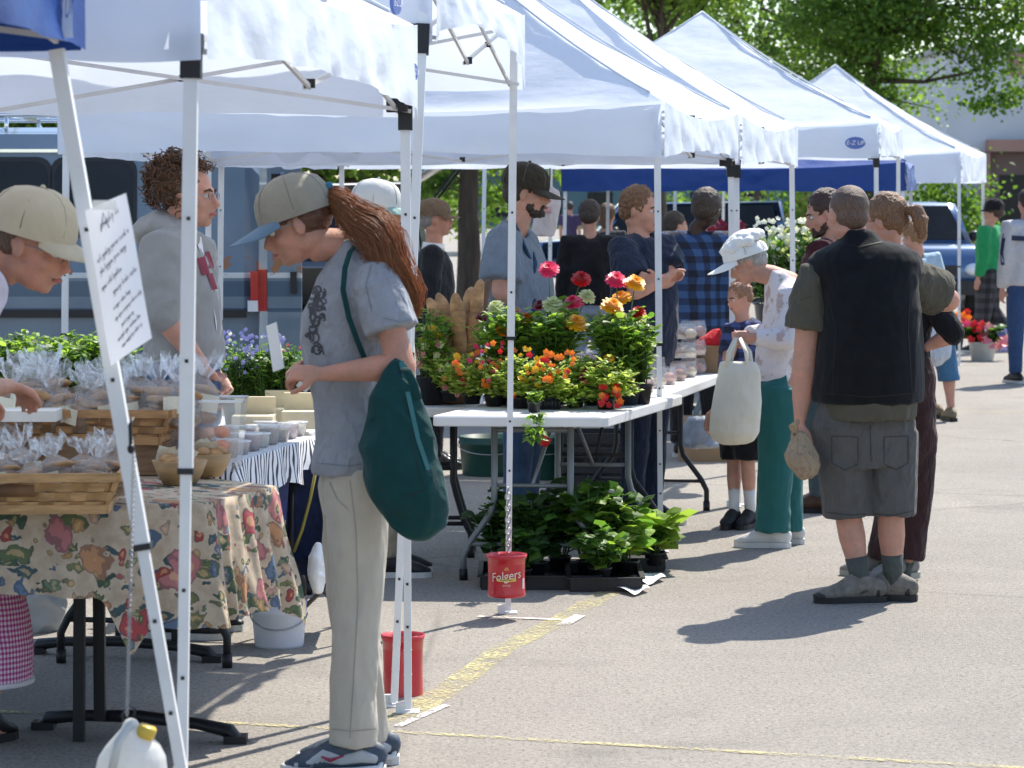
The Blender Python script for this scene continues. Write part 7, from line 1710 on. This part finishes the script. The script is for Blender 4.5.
p.shirt(floralcardi(), 1.9, full=True, loose=.025, name='cardigan', rows=[(382, 756, 793, .13), (374, 753, 796, .14), (350, 756, 802, .145), (325, 762, 805, .15), (300, 765, 806, .14), (286, 765, 803, .12), (276, 766, 794, .09), (270, 768, 784, .06)], amp=.007)
p.pants(teal, 1, .03, hemw=.095, top=-.05); p.shoes(M('white_shoe', (.66, .65, .62), .5), M('white_shoe', (.66, .65, .62)))
p.hair(hairmat('silver_hair', (.4, .38, .35)), 'short', .006)
wc = p.cap(cloth('white_terry', (.78, .77, .74), .05, fold=.2), None, 12, 1.15, .09, .6, lift=-.004)
pf = MB()
for i in range(26):
    a = i * 2.4; rr = math.sqrt(i / 26) * .098; pf.ell(p.hpnt(rr * math.cos(a), -.025 + rr * 1.2 * math.sin(a), .085 + .055 * (1 - (rr / .105) ** 2)), (.028, .028, .026), None, 10, 7)
p.part('puffed_crown', fuse(pf, .009, 2, lambda v: .004 * noise.noise(v * 60)), MATS['white_terry'], par=wc)
old = p
def tote():
    D = old.D - .3; canv = cloth('natural_canvas', (.74, .69, .57), .04, fold=.3, fs=5); t = thing('tote_bag', 'natural canvas tote bag with looped handles held by the elderly woman', 'bag', P(735, 440, D))
    mb = MB(); mb.rows([(362, 720, 757, .03), (372, 718, 760, .05), (395, 713, 761, .07), (415, 709, 761, .08), (432, 708, 759, .08), (440, 712, 754, .06), (444, 722, 746, .03)], D, 28); part('bag_body', fuse(mb, .007, 4, folds(.007, 6, 2.5, 9)), canv, t)
    for k, (dd, x0, x1) in enumerate(((-.03, 727, 748), (.03, 730, 752))):
        h = MB(); h.loft([P(x0, 368, D + dd), P(x0 + 2, 352, D + dd), P(736, 338, D + dd * .5 + .05), P(740, 338, D + dd * .5 + .05), P(x1 - 2, 352, D + dd), P(x1, 368, D + dd)], [.011] * 6, [.003] * 6, side=(0, 1, 0) if 0 else None, seg=8); part('handle', h, canv, t)
tote()
# ---------------------------------------------------------------- 15: boy
p = Person('small boy in navy checked shirt, black shorts and white socks beyond the canvas tote', 740, 528, 1.16, -120, .009); p.set(head=(739, 298, 0), sho=(744, 324, 0), neck=(742, 314, 0), shL=(733, 330, 0), shR=(756, 330, 0), elL=(727, 360, -.1), elR=(762, 362, 0), wrL=(735, 345, -.2), hdL=(738, 335, -.25)); p.J['chest'] = lerp(p.J['pel'], p.J['sho'], .6); p.J['waist'] = lerp(p.J['pel'], p.J['sho'], .3)
p.set(hipL=(748, 430, -.05), hipR=(736, 430, .05), knL=(748, 465, -.05), knR=(734, 465, .05), anL=(750, 512, 0), anR=(734, 512, 0))
p.headframe(-150, 15).body(); p.shirt(checks('navy_check', (.05, .07, .2), (.02, .03, .09), (.008, .01, .03), 16), .8, loose=.04); p.pants(cloth('black_shorts', (.01, .01, .012)), .42, .04, hemw=.11, name='shorts'); p.socks(M('white_sock', (.62, .62, .62), .9), .13); p.shoes(M('black_trainer', (.015, .015, .017)), blackm, 1.3); p.hair(hairmat('sandy_hair', (.28, .14, .08)), 'short')
# ---------------------------------------------------------------- 16: man in the black vest
oliv = cloth('olive_shirt', (.085, .078, .058), .08, fold=.6, fs=6); vest = cloth('black_fleece', (.006, .007, .009), .3, fold=.2, fs=4); slate = cloth('slate_shorts', (.098, .096, .092), .08, fold=.8, fs=6)
p = Person('heavy-set man with his back turned, in black vest, olive shirt and grey shorts', 862, 602, 1.75, 80, .0075)
p.set(head=(847, 216, .02), neck=(856, 244, 0), sho=(866, 262, 0), chest=(866, 310, 0), waist=(868, 380, 0), pel=(864, 425, 0), shL=(814, 276, 0), elL=(806, 350, .0), wrL=(800, 420, .0), hdL=(795, 448, 0), shR=(908, 276, .05), elR=(948, 300, .22), wrR=(912, 300, .42), hdR=(895, 302, .45),
      hipL=(842, 440, 0), hipR=(893, 440, .02), knL=(848, 515, .03), knR=(891, 515, .02), anL=(862, 588, 0), anR=(893, 584, .05))
p.toe = {'L': Vector((-.93, -.15, 0)).normalized(), 'R': Vector((-.75, .2, 0)).normalized()}; p.palm = {'L': Vector((.6, .4, 0))}; p.curl = 1.0
p.slim = 1.2; p.headframe(112, 3).body()
p.shirt(oliv, .72, loose=.03, sl=.22, amp=.008, rows=[(418, 822, 916, .2), (400, 820, 918, .21), (370, 822, 918, .22), (320, 826, 914, .21), (285, 820, 912, .18), (262, 828, 904, .14), (246, 840, 886, .09)])
vm = MB(); vm.rows([(402, 813, 923, .215), (392, 811, 924, .225), (350, 814, 923, .235), (310, 818, 921, .225), (288, 817, 919, .205), (272, 808, 923, .175), (260, 807, 922, .16), (252, 814, 916, .14), (246, 825, 902, .12), (240, 836, 884, .095), (230, 842, 874, .08)], p.D, 34); p.part('vest', fuse(vm, .0085, 5, folds(.008, 6, 4, 6)), vest)
p.pants(slate, .5, .022, hemw=.103, name='shorts'); p.socks(cloth('grey_green_sock', (.08, .09, .08)), .13)
p.shoes(M('hiking_shoe_taupe', (.17, .15, .125), .7, .3, 30), blackm, 1.15, .015, blackm); p.hair(hairmat('cropped_brown_hair', (.11, .065, .045)), 'buzz', .0015)
for o in [q for q in p.t.children if q.name.startswith('shoe')]:
    a = p.J['anL'] if o.name == [q for q in p.t.children if q.name.startswith('shoe')][0].name else p.J['anR']
    mb = MB(); d = (p.toe['L'] if a == p.J['anL'] else p.toe['R']); g0 = Vector((a.x, a.y, 0)); mb.ell(g0 + d * .165 + Vector((0, 0, .03)), (.045, .04, .02), None, 12, 8); mb.ell(g0 - d * .06 + Vector((0, 0, .05)), (.028, .035, .04), None, 12, 8); part('dark_overlay', mb, M('shoe_dark_overlay', (.03, .03, .032), .6), o)
vestman = p
stitch('shorts', [[(832, 436), (858, 437), (858, 464), (845, 470), (832, 463), (832, 436)], [(884, 437), (908, 436), (908, 463), (896, 470), (884, 464), (884, 437)], [(870, 425), (871, 462)], [(826, 512), (850, 515), (866, 514)], [(874, 514), (895, 515), (912, 511)]], M('shorts_seam', (.035, .038, .042)), .5)
stitch('vest', [[(828, 292), (836, 330), (832, 396)], [(910, 292), (908, 330), (912, 396)], [(822, 393), (870, 397), (916, 393)], [(838, 243), (858, 247), (882, 242)]], M('vest_seam', (.003, .003, .004)), .6)
stitch('shirt', [[(788, 337), (806, 340), (824, 338)], [(800, 300), (812, 296)]], M('olive_seam', (.045, .04, .03)), .5)
def loafbag():
    D = p.D - .1; t = thing('paper_bag', 'small twisted tan paper bag held low by the man in the black vest', 'bag', P(802, 478, D))
    mb = MB(); mb.rows([(432, 796, 807, .012), (440, 790, 812, .03), (455, 784, 818, .06), (465, 787, 820, .065), (474, 795, 818, .04), (479, 801, 812, .015)], D, 22); part('wrapper', fuse(mb, .006, 3, folds(.009, 14, 10, 3)), cloth('tan_paper', (.36, .27, .18), .1, fold=.8, fs=16), t)
    mb = MB(); mb.loft([P(797, 436, D), P(793, 426, D - .02), P(799, 420, D - .03)], [.014, .02, .008], [.008, .006, .004], seg=8); part('twisted_neck', mb, MATS['tan_paper'], t)
loafbag()
# ---------------------------------------------------------------- 17: bearded shopper
p = Person('bearded shopper in profile facing left, head beside the vest wearer', 826, 510, 1.76, 165, .009, D=15.6)
p.set(head=(824, 214, 0)); p.J['neck'] = P(832, 242, p.D); p.headframe(186, 18).body(); p.shirt(cloth('maroon_black_shirt', (.05, .012, .016), .3), .8, loose=.03); p.pants(cloth('teal_grey_trousers', (.06, .09, .1))); p.shoes(M('brown_leather', (.08, .04, .025), .4), blackm); p.hair(hairmat('dark_brown_hair', (.05, .025, .018)), 'short', .006); p.beard(MATS['dark_brown_hair'], 1.05)
# ---------------------------------------------------------------- 18: woman with ponytail in his arm
p = Person('woman with light brown ponytail and wine-red trousers, held by the man in the vest', 898, 586, 1.68, 130, .0085, D=12.75)
p.set(head=(884, 222, 0), neck=(888, 250, 0), shR=(922, 285, -.0), elR=(953, 334, -.1), wrR=(926, 347, -.05), hdR=(912, 350, .1), hipR=(912, 430, 0), hipL=(892, 430, .05), knR=(916, 490, 0), knL=(896, 490, .05), anR=(902, 575, 0), anL=(884, 575, .1))
p.toe = {'L': Vector((-.8, .1, 0)).normalized(), 'R': Vector((-.6, -.5, 0)).normalized()}; p.headframe(150, 12).body(female=True); p.shirt(cloth('black_cotton', (.012, .012, .015), .2), 1.15, full=True, loose=.02); p.pants(cloth('wine_velour', (.045, .022, .022), .15), .9, .02, hemw=.09); p.socks(MATS['grey_green_sock'], .06); p.shoes(M('grey_trainer', (.2, .2, .19)), M('shoe_sole2', (.35, .35, .3)), 1.1)
hb = hairmat('honey_brown_hair', (.20, .105, .05)); p.hair(hb, 'short', .006, extra=(((0, -.05, .03), (.07, .07, .06)),))
mb = MB(); mb.loft([p.hpnt(0, -.12, .03), p.hpnt(0, -.16, .02), p.hpnt(.0, -.175, -.03), p.hpnt(0, -.165, -.09)], [.02, .035, .038, .02], seg=14, rnd=True); p.part('ponytail', fuse(mb, .007, 1, lambda v: .008 * noise.noise(Vector((v.x * 60, v.y * 60, v.z * 20)))), hb)
bt_ = MB(); bt_.ell(p.hpnt(0, -.125, .03), (.018, .012, .02)); p.part('hair_tie', bt_, blackm)
# ---------------------------------------------------------------- 19: woman in capris, further right
p = Person('woman in blue denim capris and pale blue top, mostly hidden behind the couple', 913, 421, 1.55, 100, .011)
p.set(head=(913, 236, 0), anR=(951, 408, 0), anL=(938, 412, .3), knR=(948, 370, 0), hipR=(940, 335, 0)); p.J['neck'] = P(918, 250, p.D); p.headframe(140, 8).body(female=True); p.shirt(cloth('sky_blue_top', (.38, .5, .6)), .7, loose=.02, hem=0); p.pants(cloth('light_denim', (.06, .15, .27)), .64, .03, hemw=.1, name='capris'); p.shoes(M('tan_shoe', (.2, .16, .1)), blackm); p.hair(hairmat('light_honey_hair', (.27, .15, .07)), 'full', .008)
mb = MB(); mb.rows([(330, 918, 946, .04), (345, 915, 954, .06), (358, 918, 951, .06), (363, 922, 944, .03)], p.D - .3, 22, rnd=True); solo('shoulder_bag', fuse(mb, .01, 3, folds(.01, 8, 8, 8)), cloth('pale_blue_bag', (.5, .53, .58)), 'pale shoulder bag at the hip of the woman in capris', 'bag')
# ---------------------------------------------------------------- 20, 21
p = Person('person in a bright green hooded top and dark checked trousers walking at the far right', 990, 348, 1.70, 150, .015, D=32.5); p.set(head=(993, 212, 0)); p.J['anR'] += Vector((.22, 0, .03)); p.J['anL'] += Vector((-.1, 0, 0)); p.headframe(165, 0).body(); gs = p.shirt(cloth('green_hoodie', (.02, .26, .09), .1), 1.9, full=True, loose=.045, name='hoodie'); p.pants(checks('dark_plaid', (.06, .055, .06), (.03, .025, .03), (.012, .01, .012), 9), 1, .04, hemw=.1); p.shoes(blackm); p.hair(MATS['dark_brown_hair'], 'full'); p.cap(MATS['black_cotton'], None, 0, 1.1, .05, 1)
p = Person('person in pale grey fleece with navy chest stripe and blue jeans, at the right edge', 1026, 383, 1.80, 110, .014); p.headframe(110, 0).body(); fl = cloth('pale_grey_fleece', (.5, .49, .5), .05); so_ = p.shirt(fl, 2.0, full=True, loose=.05, name='fleece'); p.pants(cloth('mid_blue_jeans', (.035, .07, .16))); p.shoes(blackm); p.hair(MATS['dark_brown_hair'], 'short')
f_ = MB(); f_.join(flat_curve([(1003, 236), (1012, 238), (1030, 239)], 2.4)); f_.join(flat_curve([(1004, 238), (1002, 252), (1003, 265)], 1.6)); p.part('chest_stripe', project_on(f_, so_, .006), M('navy_stripe', (.02, .025, .06)), False)
